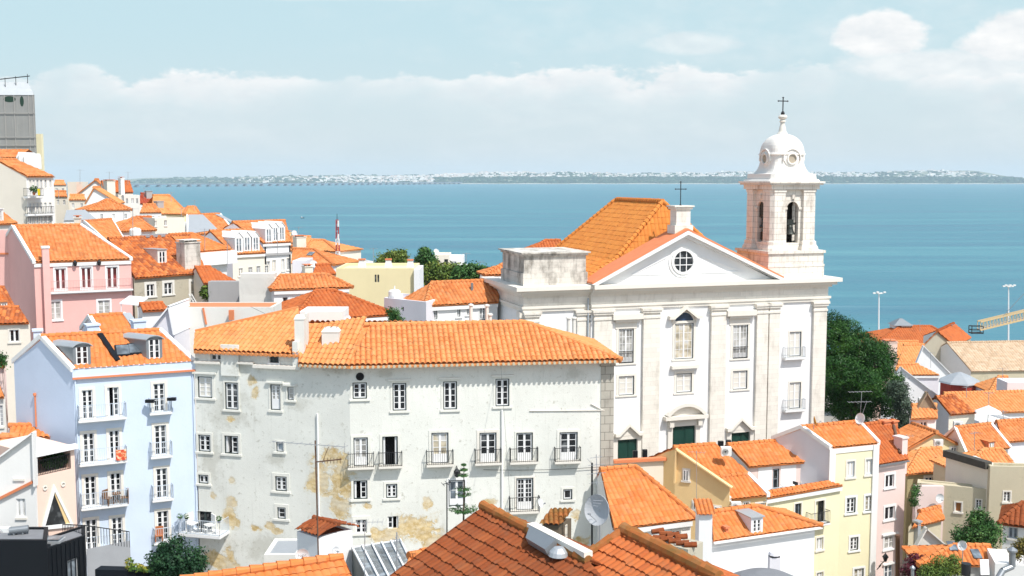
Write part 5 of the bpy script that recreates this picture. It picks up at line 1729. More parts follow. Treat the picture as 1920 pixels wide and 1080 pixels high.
h.F.win(18, 618, 36, 641, ny=1, sur=.1); h.done()
h = House('low house at the left edge tiled bright orange below the blue gable', (-60, 690, 80), (9, 688), (-60, 655), (-6, 655), pitch=30, roof=T_BRIGHT, wall=PALEPINK, base=25); h.done()
h = House('slim house at the left edge with small white barred window beside blue gable', (-60, 748, 76), (8, 745), (-60, 715), (-4, 715), pitch=30, roof=T_BRIGHT, wall=OFFW, base=25)
h.F.win(-8, 760, 6, 800, ny=5, nx=4, pane=G_SKY); h.done()
h = House('old grey house with a stained rust roof, boxy dormer and peeling front', (254, 522, 108), (389, 512), (207, 452), (352, 438), pitch=27, roof=T_OLD, wall=GREYW, ov=.3, per=.36, base=25, eave=GREYW)
for r in ((275, 533, 289, 556), (308, 530, 323, 552), (358, 527, 376, 566)): h.F.win(*r, ny=2, sur=.25, smat=OFFW, sill=r[0] != 358)
h.dormer(296, 468, 313, 494, 'flat', ZINCL, 2, wallm=OFFW)
h.chimpx(345, 452, 379, 506, None, 1.5, STONE2, down=1.5, pots=True, cap=OFFW)
mb = MB()
for k in range(3): mb.cbox(h.onroof(275, 443) + h.d * k * .9 + V((0, 0, -.1)), .8, 1.0, .3)
h.part(mb, 'skylight', ZINCL, h.roof_o)
h.done()
h = House('rear house with plain orange roof strip above the pink house', (198, 452, 122), (232, 448), (155, 414), (213, 413), pitch=28, roof=T_ORANGE, wall=WHITE, verge=WHITE, base=25)
h.chimpx(146, 406, 155, 420, 127, .6, CREAM); h.done()
h = House('small hip roofed house with pinkish terrace wall behind the grey house', (218, 435, 136), (292, 432), (250, 409), (257, 408), pitch=26, left='h', right='h', roof=T_ORANGE, wall=PALEPINK, base=25); h.done()
h = House('orange hip roofed house right of the old stone stack', (352, 474, 116), (432, 468), (318, 441), (360, 438), pitch=24, left='g', right='h', roof=T_BRIGHT, wall=WHITE2, base=25)
mb = MB(); h.F.box(mb, 0, h.F.W + 1, h.F.hit(400, 496)[1], h.ze - .1, .003, .6); h.part(mb, 'parapet', WHITE2); h.F.win(402, 507, 412, 522, ny=2, pane=G_CURT, sur=.1); h.done()
h = House('low house with rusty roof patch between grey wall and terrace', (382, 532, 110), (446, 529), (366, 502), (395, 500), pitch=25, roof=T_RUST, wall=CREAM, base=25); h.done()
h = flathouse('bare concrete garden wall beside the old grey house', (390, 528, 109.5), (455, 527, 109.5), 1.2, wall=CONC, roof=CONC, base=25, rise=.05); h.name = 0; h.done()
h = flathouse('small flat roofed white block behind the concrete wall', (448, 522, 106), (518, 531, 106), 6, wall=OFFW, roof=OFFW, base=25)
mb = MB(); p = at(482, 535, 105.9); mb.cbox(p + V((0, .8, -.9)), 3.2, 1.4, 2.0); h.part(mb, 'chimney', OFFW); h.done()
# the long blank party wall
h = flathouse('long blank white party wall with rust red drain stripes', (324, 576, 84), (510, 569, 84), 3.5, wall=OFFW, roof=FLASH, base=25, rise=.02)
mb = MB()
for (x0, y0), (x1, y1) in (((381, 577), (387, 608)), ((341, 603), (355, 617)), ((341, 603), (332, 610))):
    (a, b), (c, d) = h.F.hit(x0, y0), h.F.hit(x1, y1); mb.bar(h.F.P(a, b, .05), h.F.P(c, d, .05), .12)
h.part(mb, 'drain_stripe', FLASH)
mb = MB(); a, b = h.F.hit(340, 597); mb.lathe(h.F.P(a, b, .02), [(0, 0), (.22, 0), (.22, .1), (.3, .1), (.3, 0)], 16, 0, h.F.n); h.part(mb, 'round_vent', CONC)
mb = MB(); c = at(434, 590, 83.6); mb.cbox(c - V((0, 0, .4)), .34, .34, .75); h.part(mb, 'chimney', FLASH)
h.done()
h = House('white gabled annex stepping down beside the blue roof', (276, 622, 80), (326, 650, 80), apex=(316, 573), length=5, wall=LAV, roof=WHITE2, tiled=False, base=25); h.done()
h = House('white house with a zinc roof strip tucked behind the blue house', (186, 625, 81), (268, 619), (168, 594), (231, 589), pitch=32, wall=LAV, roof=T_BRIGHT, verge=WHITE, base=25)
mb = MB(); o = [h.onroof(x, y) + h.pn * .1 for x, y in ((249, 618), (262, 616), (244, 589), (229, 590))]; mb.hexa(o, h.pn * .06); h.part(mb, 'zinc_strip', ZINCL, h.roof_o)
for x0, x1, y0 in ((165, 187, 606), (252, 275, 598)):
    h.chimpx(x0, y0, x1, 640, 79.5, .8, BLUE, cap=ZINC, pots=False)
h.done()
h = House('small house with short orange roof and white awning beside it', (268, 584, 92), (320, 581), (262, 570), (306, 569), pitch=22, wall=WHITE, roof=T_RUST, base=25); h.done()
t = Thing('awning', 'white canvas awning over a terrace behind the pink house', 'awning', at(240, 585, 93))
mb = MB(); a = at(224, 570, 93); mb.hexa([a, a + V((1.6, 0, -.15)), a + V((1.6, 2.5, .2)), a + V((0, 2.5, .35))], V((0, 0, .1)))
for dx in (.1, 1.5): mb.bar(a + V((dx, .1, -2)), a + V((dx, .1, 0)), .06)
t.part(mb, 'canopy', WHITE2)

# ------------------------------------------------------------------ salmon house with the triangular window
SH = House('salmon house with triangular picture window and a shaded roof terrace', (62, 852, 65.5), (139, 836), None, None, depth=5, wall=SALMON, roof=WHITE2, base=25, rise=.02, name='house')
F = SH.F
u0, z0, u1, z1 = F.rect(67, 848, 133, 889)
zt_o, zb_o = F.hit(100, 850)[1], F.hit(100, 886)[1]
F.holes.append((u0, zb_o, u1, zt_o))
mb = MB()
F.box(mb, u0 - .1, u1 + .1, zb_o - .1, zb_o, -2.2, -.02, 0); F.box(mb, u0 - .1, u1 + .1, zb_o, zt_o, -2.3, -2.2, 0)
F.box(mb, u0 - .1, u0, zb_o, zt_o, -2.2, -.17, 0); F.box(mb, u1, u1 + .1, zb_o, zt_o, -2.2, -.17, 0)
SH.part(mb, 'terrace', SALMON)
rm = MB()
for i in range(22):
    u = u0 + (u1 - u0) * i / 21; rm.bar(F.P(u, zb_o, -.08), F.P(u, zb_o + .9, -.08), .025)
rm.bar(F.P(u0, zb_o + .9, -.08), F.P(u1, zb_o + .9, -.08), .05)
SH.part(rm, 'railing', IRON)
tri = [F.hit(83, 986), F.hit(130, 981), F.hit(101, 921)]
mid = ((tri[0][0] + tri[1][0] + tri[2][0]) / 3, (tri[0][1] + tri[1][1] + tri[2][1]) / 3)
mb = MB(); gm = MB()
big = [(mid[0] + (u - mid[0]) * 1.32, mid[1] + (z - mid[1]) * 1.32) for u, z in tri]
for i in range(3):
    j = (i + 1) % 3
    mb.hexa([F.P(*tri[i], .003), F.P(*tri[j], .003), F.P(*big[j], .003), F.P(*big[i], .003)], F.n * .12)
gm.face([F.P(u, z, .02) for u, z in tri])
tw_ = SH.part(mb, 'triangle_window', WHITE2); SH.part(gm, 'pane', G_DARK, tw_)
im = MB(); a, b, c = tri
im.hexa([F.P(b[0], b[1], .03), F.P(c[0], c[1], .03), F.P(c[0] + .03, c[1] - .25, .03), F.P(b[0] - .25, b[1], .03)], F.n * .03)
SH.part(im, 'inner_reveal', OCHRE, tw_)
rm = MB(); F.box(rm, -.05, F.W + .05, F.hit(100, 850)[1] + .05, SH.ze + .15, .003, .3); 
SH.part(rm, 'canopy', WHITE2)
mb = MB()
for x, y in ((84, 915), (118, 908)):
    u, z = F.hit(x, y); mb.lathe(F.P(u, z, .01), [(.09, 0), (.09, .05), (.15, .05), (.15, 0)], 14, 0, F.n)
SH.part(mb, 'round_vent', TRIM)
SH.done()
h = House('house with broad striped orange roof behind the lower left white gable', (-60, 874, 67.5), (44, 868), (-60, 824), (37, 818), pitch=30, wall=WHITE, roof=T_ORANGE, base=25, per=.5); h.done()
h = House('white windowless-eaved gable wall rising beside the salmon terrace house', (-70, 905, 65), (62, 905, 65), apex=(59, 811), length=.5, wall=WHITE, roof=WHITE, base=25, tiled=False)
for r in ((27, 868, 44, 897), (31, 935, 48, 970)): h.F.win(*r, ny=1, nx=6, pane=G_CURT)
mb = MB(); (a, b), (c, d) = h.F.hit(-2, 935), h.F.hit(62, 903)
mb.bar(h.F.P(a, b, .1), h.F.P(c, d, .1), .16); h.part(mb, 'tiled_coping', FLASH); h.done()
h = House('small house with flat bright orange roof below the blue gable wall', (20, 822, 70.5), (98, 820), (18, 799), (72, 797), pitch=22, wall=WHITE, roof=T_BRIGHT, base=25); h.done()
DB = flathouse('black metal clad rooftop box with skylight and a white framed window', (-40, 1013, 60), (88, 1028, 60), 2.6, wall=BLACKM, roof=SLATE, base=25, rise=.1, bdir=V((-.35, .93, 0)))
DB2 = None
DB.done()
h = flathouse('black metal clad wing with standing seams and a white framed window', (88, 1028, 60), (160, 1016, 62.2), 2.2, wall=BLACKM, roof=SLATE, base=25, rise=.1, bdir=V((-.35, .93, 0)))
mb = MB()
for i in range(9): h.F.box(mb, h.F.W * i / 8.5, h.F.W * i / 8.5 + .04, 34, h.ze - .1, .002, .04)
h.part(mb, 'seam', BLACKM)
h.F.win(127, 1048, 147, 1090, ny=1, nx=1, pane=G_SKY, fr=ZINCL)
mb = MB(); c = at(93, 1015, 61.2); mb.cbox(c - V((0, 0, .3)), 1.5, .9, .42); mb.cbox(c + V((0, 0, .12)), 1.3, .75, .1, 1); h.part(mb, 'roof_light', [ZINCL, G_SKY])
h.done()
t = Thing('vent_drum', 'grey cylindrical ventilation drum on the black rooftop box', 'vent', at(33, 1008, 62))
mb = MB(); c = at(18, 995, 61.2); mb.cyl(c, c + V((.95, .25, .05)), .2, .2, 16); mb.cbox(c + V((.25, .07, -.5)), .08, .3, .4); mb.cbox(c + V((.7, .2, -.5)), .08, .3, .4); t.part(mb, 'drum', ZINC)
acunit('grey air conditioner at the left end of the black rooftop', 5, 1005, 61.8, .8, .5)
t = Thing('mesh_fence', 'grey mesh screen fence with railing in front of the blue house', 'fence', at(200, 1075, 62))
MESH = simple('grey_mesh_screen', (.33, .34, .36), .7)
mb = MB(); a, c = at(162, 1030, 62.5), at(243, 1014, 64.5); a2, c2 = a - V((0, 0, 5)), c - V((0, 0, 5)); mb.hexa([a2, c2, c, a], V((0, .06, 0))); t.part(mb, 'screen', MESH)
rm = MB()
a, c = at(118, 1000, 64), at(162, 1003, 62.5); e = at(243, 1014, 64.5)
for p, q in ((a, c), (c, e)):
    dz = V((0, 0, .55))
    rm.bar(p + dz, q + dz, .05)
    for i in range(16): rm.bar(p + (q - p) * i / 15 - V((0, 0, .4)), p + (q - p) * i / 15 + dz, .025)
t.part(rm, 'railing', IRON)
t = Thing('planter', 'dark planter box of grasses and yellow flowers below the blue house', 'planter', at(250, 1075, 58))
mb = MB(); a, c = at(178, 1068, 57), at(330, 1072, 60); mb.hexa([a - V((0, 0, 2)), c - V((0, 0, 2)), c, a], V((.1, .6, 0))); t.part(mb, 'box', BLACKM)
lm = MB(); leaves(lm, [(at(256, 1064, 58.2), (.45, .3, .22)), (at(274, 1067, 58.5), (.4, .3, .16)), (at(243, 1058, 58.2), (.25, .2, .45))], 600, .07); t.part(lm, 'plants', leafmat('yellow_flowers', (.06, .14, .03), (.10, .18, .03), (.5, .36, .03), 2))
# ------------------------------------------------------------------ far left: the hill of Alfama-like houses behind
NETM = patchmat('grey_scaffold_netting', (.30, .30, .29), [(at(20, 260, 200), (0.01, .01))], [(at(30, 280, 200), (3., 2.))])
t = House('tall tower wrapped in grey scaffold netting under a white sheet roof', (-40, 178, 200), (64, 178, 200), (-46, 158), (54, 150), pitch=42, wall=NETM, roof=simple('white_corrugated_sheet', (.50, .52, .53), .5, .2), tiled=False, base=22, name='scaffold_tower', cat='tower', ov=.1)
mb = MB()
for x in (9, 27, 54, 62.5): 
    u, z = t.F.hit(x, 200); t.F.box(mb, u - .05, u + .05, 40, t.ze, .003, .12)
for y in (212, 257, 272): 
    u, z = t.F.hit(20, y); t.F.box(mb, 0, t.F.W, z - .05, z + .05, .13, .22)
t.part(mb, 'scaffold_poles', simple('scaffold_pole_paint', (.42, .41, .39), .6, .2))
mb = MB()
for x, y, rx, ry in ((18, 186, 1.1, .75), (41, 190, .35, 1.3)):
    u, z = t.F.hit(x, y); mb.face([t.F.P(u + math.cos(a) * rx, z + math.sin(a) * ry * .7, .02) for a in [2 * math.pi * i / 14 for i in range(14)]])
t.part(mb, 'torn_opening', simple('dark_green_net', (.02, .05, .035), .8))
mb = MB()
for i, (x, y) in enumerate(((-20, 176), (10, 163), (30, 160), (52, 156))):
    p = t.onroof(x, y); mb.bar(p, p + V((.0, 0, 1.6)), .08)
p, q = t.onroof(-10, 154), t.onroof(56, 151); mb.bar(p + V((0, 0, .4)), q + V((0, 0, .8)), .15)
t.part(mb, 'edge_pole', IRON)
t.done()
h = flathouse('slim pale yellow tower block beside the netted tower', (66, 251, 206), (77, 251, 206), .9, wall=PALEYEL, roof=PALEYEL, base=22); h.done()
BW = House('big cream house with blank gable, rows of narrow windows and balcony', (52, 331, 140), (103, 330, 143.5), (-8, 300), (30, 299), pitch=26, wall=WHITE, wl=CREAM, roof=T_ORANGE, base=26, ov=.3, per=.4)
F = BW.F
for y0, y1 in ((337, 353), (380, 400), (403, 420)):
    for x in (54.5, 61, 68, 75, 83, 92): F.win(x, y0, x + 4.2, y1, ny=3, pane=G_DARK if y0 < 360 else G_CURT, sill=False, sur=.08)
F.balcony(52, 82, 368, .8, 1.0, .2, slab=TRIMW, gap=.2, bar=.03); F.balcony(52, 102, 401, .5, .9, .2, slab=TRIMW, gap=.25, bar=.03); F.balcony(54, 98, 421, .5, .9, .2, slab=TRIMW, gap=.25, bar=.03)
mb = MB(); p, q = at(-40, 296, 146), at(31, 296, 146); mb.obox(p - V((0, 0, 2.6)), q - p, V((0, 7, 0)), V((0, 0, 2.6))); BW.part(mb, 'attic', CREAM)
mb = MB(); mb.tile([p + V((0, -.3, 0)), q + V((.3, -.3, 0)), q + V((.3, 3.2, 1.15)), p + V((0, 3.2, 1.15))], per=.4, row=.5); mb.tile([q + V((.3, 6.9, 0)), p + V((0, 6.9, 0)), p + V((0, 3.2, 1.15)), q + V((.3, 3.2, 1.15))], per=.4, row=.5); BW.part(mb, 'attic_roof', T_ORANGE)
mb = MB()
for x0, y0, x1, y1 in ((31, 285, 38, 315), (41, 287, 48, 316)):
    p, q, tp = at(x0, y1, 144.5), at(x1, y1, 144.5), at((x0 + x1) / 2, y0, 144.5)
    hh = tp.z - p.z
    mb.prism([p, q, q + V((0, 0, hh * .7)), V((tp.x, tp.y, tp.z)), p + V((0, 0, hh * .7))], V((.6, 3.5, 0)), 0)
    mb.prism([p + V((.18, -.03, hh * .12)), q + V((-.18, -.03, hh * .12)), q + V((-.18, -.03, hh * .62)), V((tp.x, tp.y - .03, tp.z - hh * .22)), p + V((.18, -.03, hh * .62))], V((0, .02, 0)), 1)
BW.part(mb, 'dormer', [WHITE2, G_CURT])
BW.done()
potplant('balcony plants on the big cream house', at(64, 366, 139.6), .9, .5)
t = Thing('yellow_cloth', 'yellow cloth hung over the balcony of the big cream house', 'cloth', at(71, 367, 139.3))
mb = MB(); p = at(70, 354, 139.2); mb.hexa([p, p + V((.32, 0, 0)), p + V((.3, .03, -.8)), p + V((.02, .02, -.82))], V((0, .04, 0))); t.part(mb, 'cloth', simple('yellow_fabric', (.75, .58, .02), .8))
h = House('house with orange roof at the left edge below the big cream house', (-60, 424, 122), (34, 419), (-60, 402), (10, 402), pitch=25, wall=OFFW, roof=T_ORANGE, base=22)
h.dormer(-7, 392, 7, 415, 'flat', WHITE2, 2, wallm=WHITE2); h.done()
# far small houses: (label, A, B, R1, R2, wall, roof, kinds)
FH = [
 ('far low cream house just under the waterline left of the gables', (100, 347, 262), (124, 347, 262), (104, 339), (120, 339), CREAM, T_PALE, 'gg'),
 ('far small house with orange roof below the low cream house', (103, 369, 214), (126, 368, 214), (104, 359), (124, 359), CREAM, T_ORANGE, 'gg'),
 ('far cream house with a broad orange roof and twin chimney stacks', (196, 361, 205), (250, 357, 209), (190, 340), (244, 341), CREAM, T_RUST, 'gg'),
 ('far little house with flat orange tiles in front of white gables', (129, 375, 196), (161, 375, 196), (132, 366), (158, 366), CREAM, T_PALE, 'gg'),
 ('hip roofed white house in the middle of the far hill', (157, 395, 174), (247, 394, 178), (199, 375), (205, 375), WHITE, T_ORANGE, 'hh'),
 ('far house with dark red roof near the water', (258, 382, 216), (294, 380, 218), (264, 363), (284, 363), WHITE, T_RED, 'gg'),
 ('far house with large pale orange roof sloping to the water', (283, 402, 196), (351, 397, 203), (286, 366), (318, 367), CREAM, T_PALE, 'gh'),
 ('far yellow walled house with small orange hip roof at the water', (344, 402, 192), (374, 399, 195), (352, 388), (366, 388), YEL, T_PALE, 'hh'),
 ('white house with grey metal roof beside the big cream house', (120, 413, 158), (182, 410, 161), (124, 393), (160, 394), WHITE2, ZINCL, 'gg'),
 ('far house with small plain orange roof left of red roof', (262, 399, 188), (303, 398, 190), (268, 384), (292, 384), WHITE, T_ORANGE, 'gg'),
 ('white far house with rust roof strip and aerials', (246, 421, 150), (287, 418, 152), (256, 408), (284, 407), WHITE, T_RUST, 'gg'),
]
for lb_, A, B, R1, R2, wl_, rf_, kk in FH:
    h = House(lb_, A, B, R1, R2, pitch=26, left=kk[0], right=kk[1], wall=wl_, roof=rf_, base=24, per=.45, row=.6, res=4, tiled=rf_ is not ZINCL, ov=.2, group='small houses on the far hill')
    if 'twin chimney' in lb_:
        h.chimpx(201, 338, 217, 362, 204, 1.5, CREAM, down=.5); h.chimpx(227, 333, 234, 360, 204.5, 1., WHITE, down=.5)
    if 'dark red' in lb_: h.chimpx(275, 357, 286, 372, 219, 1.2, CONC, pots=False)
    if 'pale orange' in lb_: h.chimpx(294, 376, 309, 391, None, 1., CONC, pots=False, down=2)
    x0, x1 = A[0], B[0]
    for i in range(2 if x1 - x0 < 40 else 4):
        x = x0 + (x1 - x0) * (i + .5) / (2 if x1 - x0 < 40 else 4)
        y = A[1] + 6
        h.F.win(x - 2.2, y, x + 2.2, y + 9, ny=2, pane=G_DARK if i % 2 else G_CURT, sill=False)
    h.done()
h = House('white gable fronted house with orange verge high on far hill', (142, 366, 210), (214, 366, 212), apex=(179, 337), length=9, wall=WHITE, roof=T_ORANGE, base=24, per=.45, res=4); h.done()
h = House('white gable fronted annex stepping down in front of another white gable', (160, 380, 192), (222, 380, 193), apex=(176, 352), length=6, wall=WHITE2, roof=T_PALE, base=24, per=.45, res=4); h.done()
h = flathouse('far cream tower house with flat top', (126, 341, 216), (143, 341, 216), 6, wall=CREAM, roof=CREAM, base=24); h.done()
h = flathouse('flat roofed ochre block with washing below the red roof', (232, 366, 200), (262, 364, 201), 6, wall=OFFW, roof=OFFW, base=24); h.F.wins([(236, 372, 240, 382), (246, 372, 251, 382), (255, 372, 259, 382)], ny=1, sill=False); h.done()
h = flathouse('plain white block below the pale orange far roofs', (268, 418, 158), (350, 412, 162), 6, wall=WHITE, roof=WHITE, base=24); h.F.wins([(276, 424, 281, 434), (287, 422, 292, 433), (322, 419, 328, 431)], ny=2); h.done()
h = flathouse('beige block with shuttered window left of the dormer terrace', (290, 409, 150), (346, 404, 153), 5, wall=CREAM, roof=CREAM, base=24); h.F.wins([(289.5, 414, 294, 424), (308, 413, 313, 423)], ny=2); h.done()
# terrace of white houses with pointed dormers
h = House('white house with glazed roof strip at the top of the dormer terrace', (352, 440, 158), (440, 432, 164), (352, 404), (412, 401), pitch=28, wall=WHITE2, roof=T_ORANGE, base=24, per=.42, res=4, verge=WHITE)
mb = MB(); o = [h.onroof(x, y) + h.pn * .12 for x, y in ((352, 440), (408, 432), (380, 404), (353, 404))]; mb.hexa(o, h.pn * .05)
o = [h.onroof(x, y) + h.pn * .12 for x, y in ((432, 418), (440, 418), (412, 403), (402, 403))]; mb.hexa(o, h.pn * .05); h.part(mb, 'sheet_panel', ZINCL, h.roof_o); h.done()
def terrace(label, A, B, R1, R2, dorm, rows, roof, wall, base=24):
    h = House(label, A, B, R1, R2, pitch=30, wall=wall, wl=LAV, roof=roof, base=base, per=.42, res=4, group='terrace houses with pointed dormers', cornice=1)
    for x0, y0, x1, y1 in dorm: h.dormer(x0, y0, x1, y1, 'gable', WHITE2, 2, wallm=WHITE2, pk=.7, wpane=G_SKY)
    for lst, kw_ in rows: h.wins(lst, **kw_)
    return h
h = terrace('terrace house with three pointed white dormers and cream lower wall', (438, 477, 140), (498, 472, 143), (392, 432), (470, 433), [(441, 435, 456, 474), (457, 434, 471, 472), (473, 434, 487, 471)],
    [([(466, 501, 473, 516), (481, 499, 488, 514), (448, 503, 455, 518), (497, 498, 503, 512)], dict(ny=3, sur=.12))], T_ORANGE, CREAM); h.done()
h = terrace('taller terrace house with three pointed dormers and dark shutters', (494, 456, 146), (546, 452, 149), (436, 417), (535, 414), [(498, 419, 511, 455), (511, 417, 523, 453), (523, 416, 535, 452)],
    [([(500, 490, 506, 512), (511, 488, 517, 510), (528, 486, 533, 508), (538, 484, 543, 506)], dict(ny=3, sur=.1))], T_ORANGE, WHITE2)
mb = MB(); h.F.box(mb, 0, h.F.W, h.F.hit(520, 476)[1] - .15, h.F.hit(520, 476)[1] + .15, .003, .25); h.part(mb, 'string_course', CONC)
mb = MB()
for x in (497, 543): 
    u, _ = h.F.hit(x, 480); mb.cyl(h.F.P(u, 30, .1), h.F.P(u, h.ze, .1), .09, .09, 6)
h.part(mb, 'drainpipe', IRON); h.done()
# orange roofs at the water right of the terrace
h = House('far orange roofed house with white stack behind the terrace', (540, 470, 176), (592, 468), (540, 445), (583, 444), pitch=22, wall=CREAM, roof=T_PALE, base=18, per=.45, res=4)
h.chimpx(556, 443, 575, 470, 176, 1.6, CREAM, down=1); h.chimpx(535, 434, 547, 448, 178, 1.4, OCHRE); h.done()
h = House('far hip roofed orange house at the foot of the red mast', (574, 470, 172), (634, 472), (586, 450), (608, 451), pitch=22, left='h', right='h', wall=CREAM, roof=T_PALE, base=18, per=.45, res=4); h.F.wins([(600, 476, 605, 490), (618, 477, 622, 490)], ny=2); h.done()
h = House('orange hip roof with a roof window below the red mast', (546, 494, 158), (626, 497), (549, 467), (589, 467), pitch=26, right='h', wall=LAV, roof=T_ORANGE, base=18, per=.42, res=4)
mb = MB(); o = h.onroof(575, 480) + h.pn * .12; mb.obox(o, h.d * .9, (h.R1 - h.a).normalized() * .01 + h.d.cross(h.pn) * -.9, h.pn * .08); h.part(mb, 'roof_window', G_SKY, h.roof_o)
h.done()
h = House('small rust roofed shed house with chimney below the far hip roofs', (585, 516, 140), (632, 514), (592, 497), (618, 497), pitch=26, wall=CREAM, roof=T_RUST, base=18, per=.42, res=4); h.chimpx(572, 498, 587, 520, 139, 1.2, CREAM); h.done()
h = flathouse('light grey block with flat roof between terrace and mast', (548, 489, 150), (572, 487, 150), 6, wall=LAV, roof=LAV, base=18); h.done()
for lb_, A, B in (('far white flat house left of the round trees', (596, 490, 176), (668, 488, 178)), ('far beige flat house behind the yellow parapet wall', (640, 492, 166), (700, 489, 168))):
    h = flathouse(lb_, A, B, 5, wall=WHITE, roof=WHITE, base=18, group='flat houses near the water'); h.F.wins([((A[0] + B[0]) / 2 - 3, A[1] + 5, (A[0] + B[0]) / 2 + 3, A[1] + 13)], ny=2); h.done()
h = flathouse('cream stepped house standing at the water behind the trees', (815, 478, 168), (842, 478, 168), 6, wall=CREAM, roof=CREAM, base=18); h.F.wins([(833, 486, 840, 503)], ny=1, fr=DKFRAME); h.done()
h = flathouse('white stepped house with brown door next to the cream stepped house', (842, 482, 170), (868, 485, 170), 6, wall=WHITE2, roof=WHITE2, base=18); h.F.wins([(846, 490, 856, 503)], ny=1, pane=G_SKY); h.done()
h = flathouse('low white wall house running down right of the stepped houses', (862, 499, 160), (892, 508, 160), 4, wall=WHITE, roof=WHITE, base=18); h.done()

# ------------------------------------------------------------------ middle row behind the long house
h = House('white house with orange hip roof and one dark slit window', (508, 544, 104), (661, 539), (526, 518), (612, 514), pitch=24, left='h', right='h', wall=WHITE2, roof=T_ORANGE, base=25, per=.36, cornice=1)
h.F.win(530, 557, 540, 577, ny=2, nx=1, sur=0, sill=False); h.done()
h = House('white house under a broad rust hip roof with a mortared ridge', (548, 603, 93), (743, 590), (592, 547), (622, 543), pitch=24, left='h', right='h', wall=WHITE2, roof=T_RUST, base=25, per=.36, cornice=1); h.done()
YH = flathouse('flat yellow house with three white chimneys and two dark slits', (630, 503, 125), (776, 501, 125), 8, wall=YEL, roof=YEL, base=22, rise=.3)
u0, z0, u1, z1 = YH.F.rect(703, 515, 711, 529)
YH.F.win(702.5, 515, 706, 529, ny=1, nx=1, fr=DKFRAME, sill=False); YH.F.win(707.5, 515, 711, 529, ny=1, nx=1, fr=DKFRAME, sill=False)
for x0, x1, y0 in ((672, 686, 485), (722, 735, 485), (763, 776, 486)):
    p, q, tp = at(x0, 503, 126), at(x1, 503, 126), at((x0 + x1) / 2, y0, 126); w_ = q.x - p.x; hh = tp.z - p.z
    mb = MB(); c = (p + q) / 2
    f_ = lambda k, z: [c + V((a * w_ * k / 2, b * w_ * k / 2, z)) for a, b in ((-1, -1), (1, -1), (1, 1), (-1, 1))]
    mb.loft([f_(1, -.3), f_(1, hh * .25), f_(.75, hh * .7), f_(.75, hh * .86)], smooth=False); mb.loft([f_(.9, hh * .861), f_(.9, hh)], 1, smooth=False)
    YH.part(mb, 'chimney', [WHITE, FLASH], YH.roof_o)
YH.done()
h = flathouse('slim white end wall at the right of the yellow house', (776, 505, 124.5), (786, 503, 124.5), 6, wall=WHITE2, roof=WHITE2, base=22); h.done()
h = House('white house with orange hip roof and dark sash windows beside the church', (797, 574, 96), (935, 559, 99), (806, 525), (940, 531), pitch=30, left='h', right='g', wall=WHITE2, roof=T_ORANGE, base=25, per=.36, cornice=1)
for r in ((806, 577, 820, 599), (857, 572, 863, 594), (875, 572, 882, 590), (899, 573, 911, 600)): h.F.win(*r, ny=3, out=DKFRAME, sur=.12, smat=TRIMW)
mb = MB(); p = h.onroof(885, 545); mb.cyl(p - V((0, 0, .3)), p + V((0, 0, .7)), .12, .12, 10); h.part(mb, 'flue', ZINC, h.roof_o)
h.done()
h = flathouse('low bluish wing with small slit window left of the hip roofed house', (720, 558, 98.5), (799, 573, 95), 4, wall=LAV, roof=LAV, base=25, bdir=V((.3, .95, 0)))
h.F.win(753, 575, 757, 584, ny=1, nx=1, sill=False); h.done()
h = House('roof wing with rust tiles behind the church attic block', (985, 476, 120), (1064, 472, 121), (1022, 450), (1052, 452), pitch=30, left='h', right='g', wall=WHITE, roof=T_RUST, base=30); h.done()
h = House('small orange eave of the house joining the church side', (908, 516, 106), (990, 512, 107), (944, 495), (985, 494), pitch=26, left='h', wall=WHITE, roof=T_ORANGE, base=30); h.done()

# ------------------------------------------------------------------ right: below and beside the church
h = House('orange roofed house tucked against the corner of the long house', (1152, 992, 67), (1308, 973), (1125, 879), (1192, 877), pitch=34, right='h', wall=WHITE, roof=T_BRIGHT, base=25, per=.33, amp=.07, cornice=1)
for r in ((1160, 996, 1171, 1010), (1259, 995, 1276, 1012)): h.F.win(*r, ny=2, sur=.1)
h.done()
h = flathouse('cream courtyard wall with orange tiled coping before the church', (1150, 868, 82), (1263, 860, 83), .5, wall=CREAM, roof=CREAM, base=25, rise=.05, name='garden_wall', cat='wall')
mb = MB(); mb.bar(h.a + V((0, 0, .12)), h.b + V((0, 0, .12)), .5, 0, .22); h.part(mb, 'coping', FLASH); h.done()
h = House('ochre house with clerestory windows between two stepped orange roofs', (1327, 893, 80), (1404, 886), (1263, 838), (1342, 834), pitch=30, wall=TRIMW, wl=OCHRE, roof=T_BRIGHT, base=25, per=.33)
for r in ((1333, 891, 1349, 898), (1352, 890, 1368, 897), (1371, 889, 1388, 896)): h.F.win(*r, ny=1, nx=1, fr=GREYIRON, sill=False)
h.done()
h2 = House('lower orange roofed wing of the ochre house with white verge', (1368, 937, 76.5), (1441, 929), (1329, 897), (1402, 889), pitch=30, wall=OCHRE, wl=OCHRE, roof=T_BRIGHT, base=25, per=.33, verge=WHITE, back='w')
h2.F.win(1394, 942, 1404, 950, ny=1, sur=.1); h2.F.win(1417, 943, 1436, 956, ny=2, pane=G_CURT, sur=.1); h2.done()
h = House('ochre gable wall with two small windows facing the long house', (1263, 900, 77.5), (1366, 939, 76), apex=(1266, 842), length=.4, wall=OCHRE, roof=OCHRE, base=25, tiled=False)
for r in ((1282, 881, 1291, 901), (1300, 941, 1309, 955), (1340, 950, 1350, 962)): h.F.win(*r, ny=1, sur=.12, hole=False)
h.done()
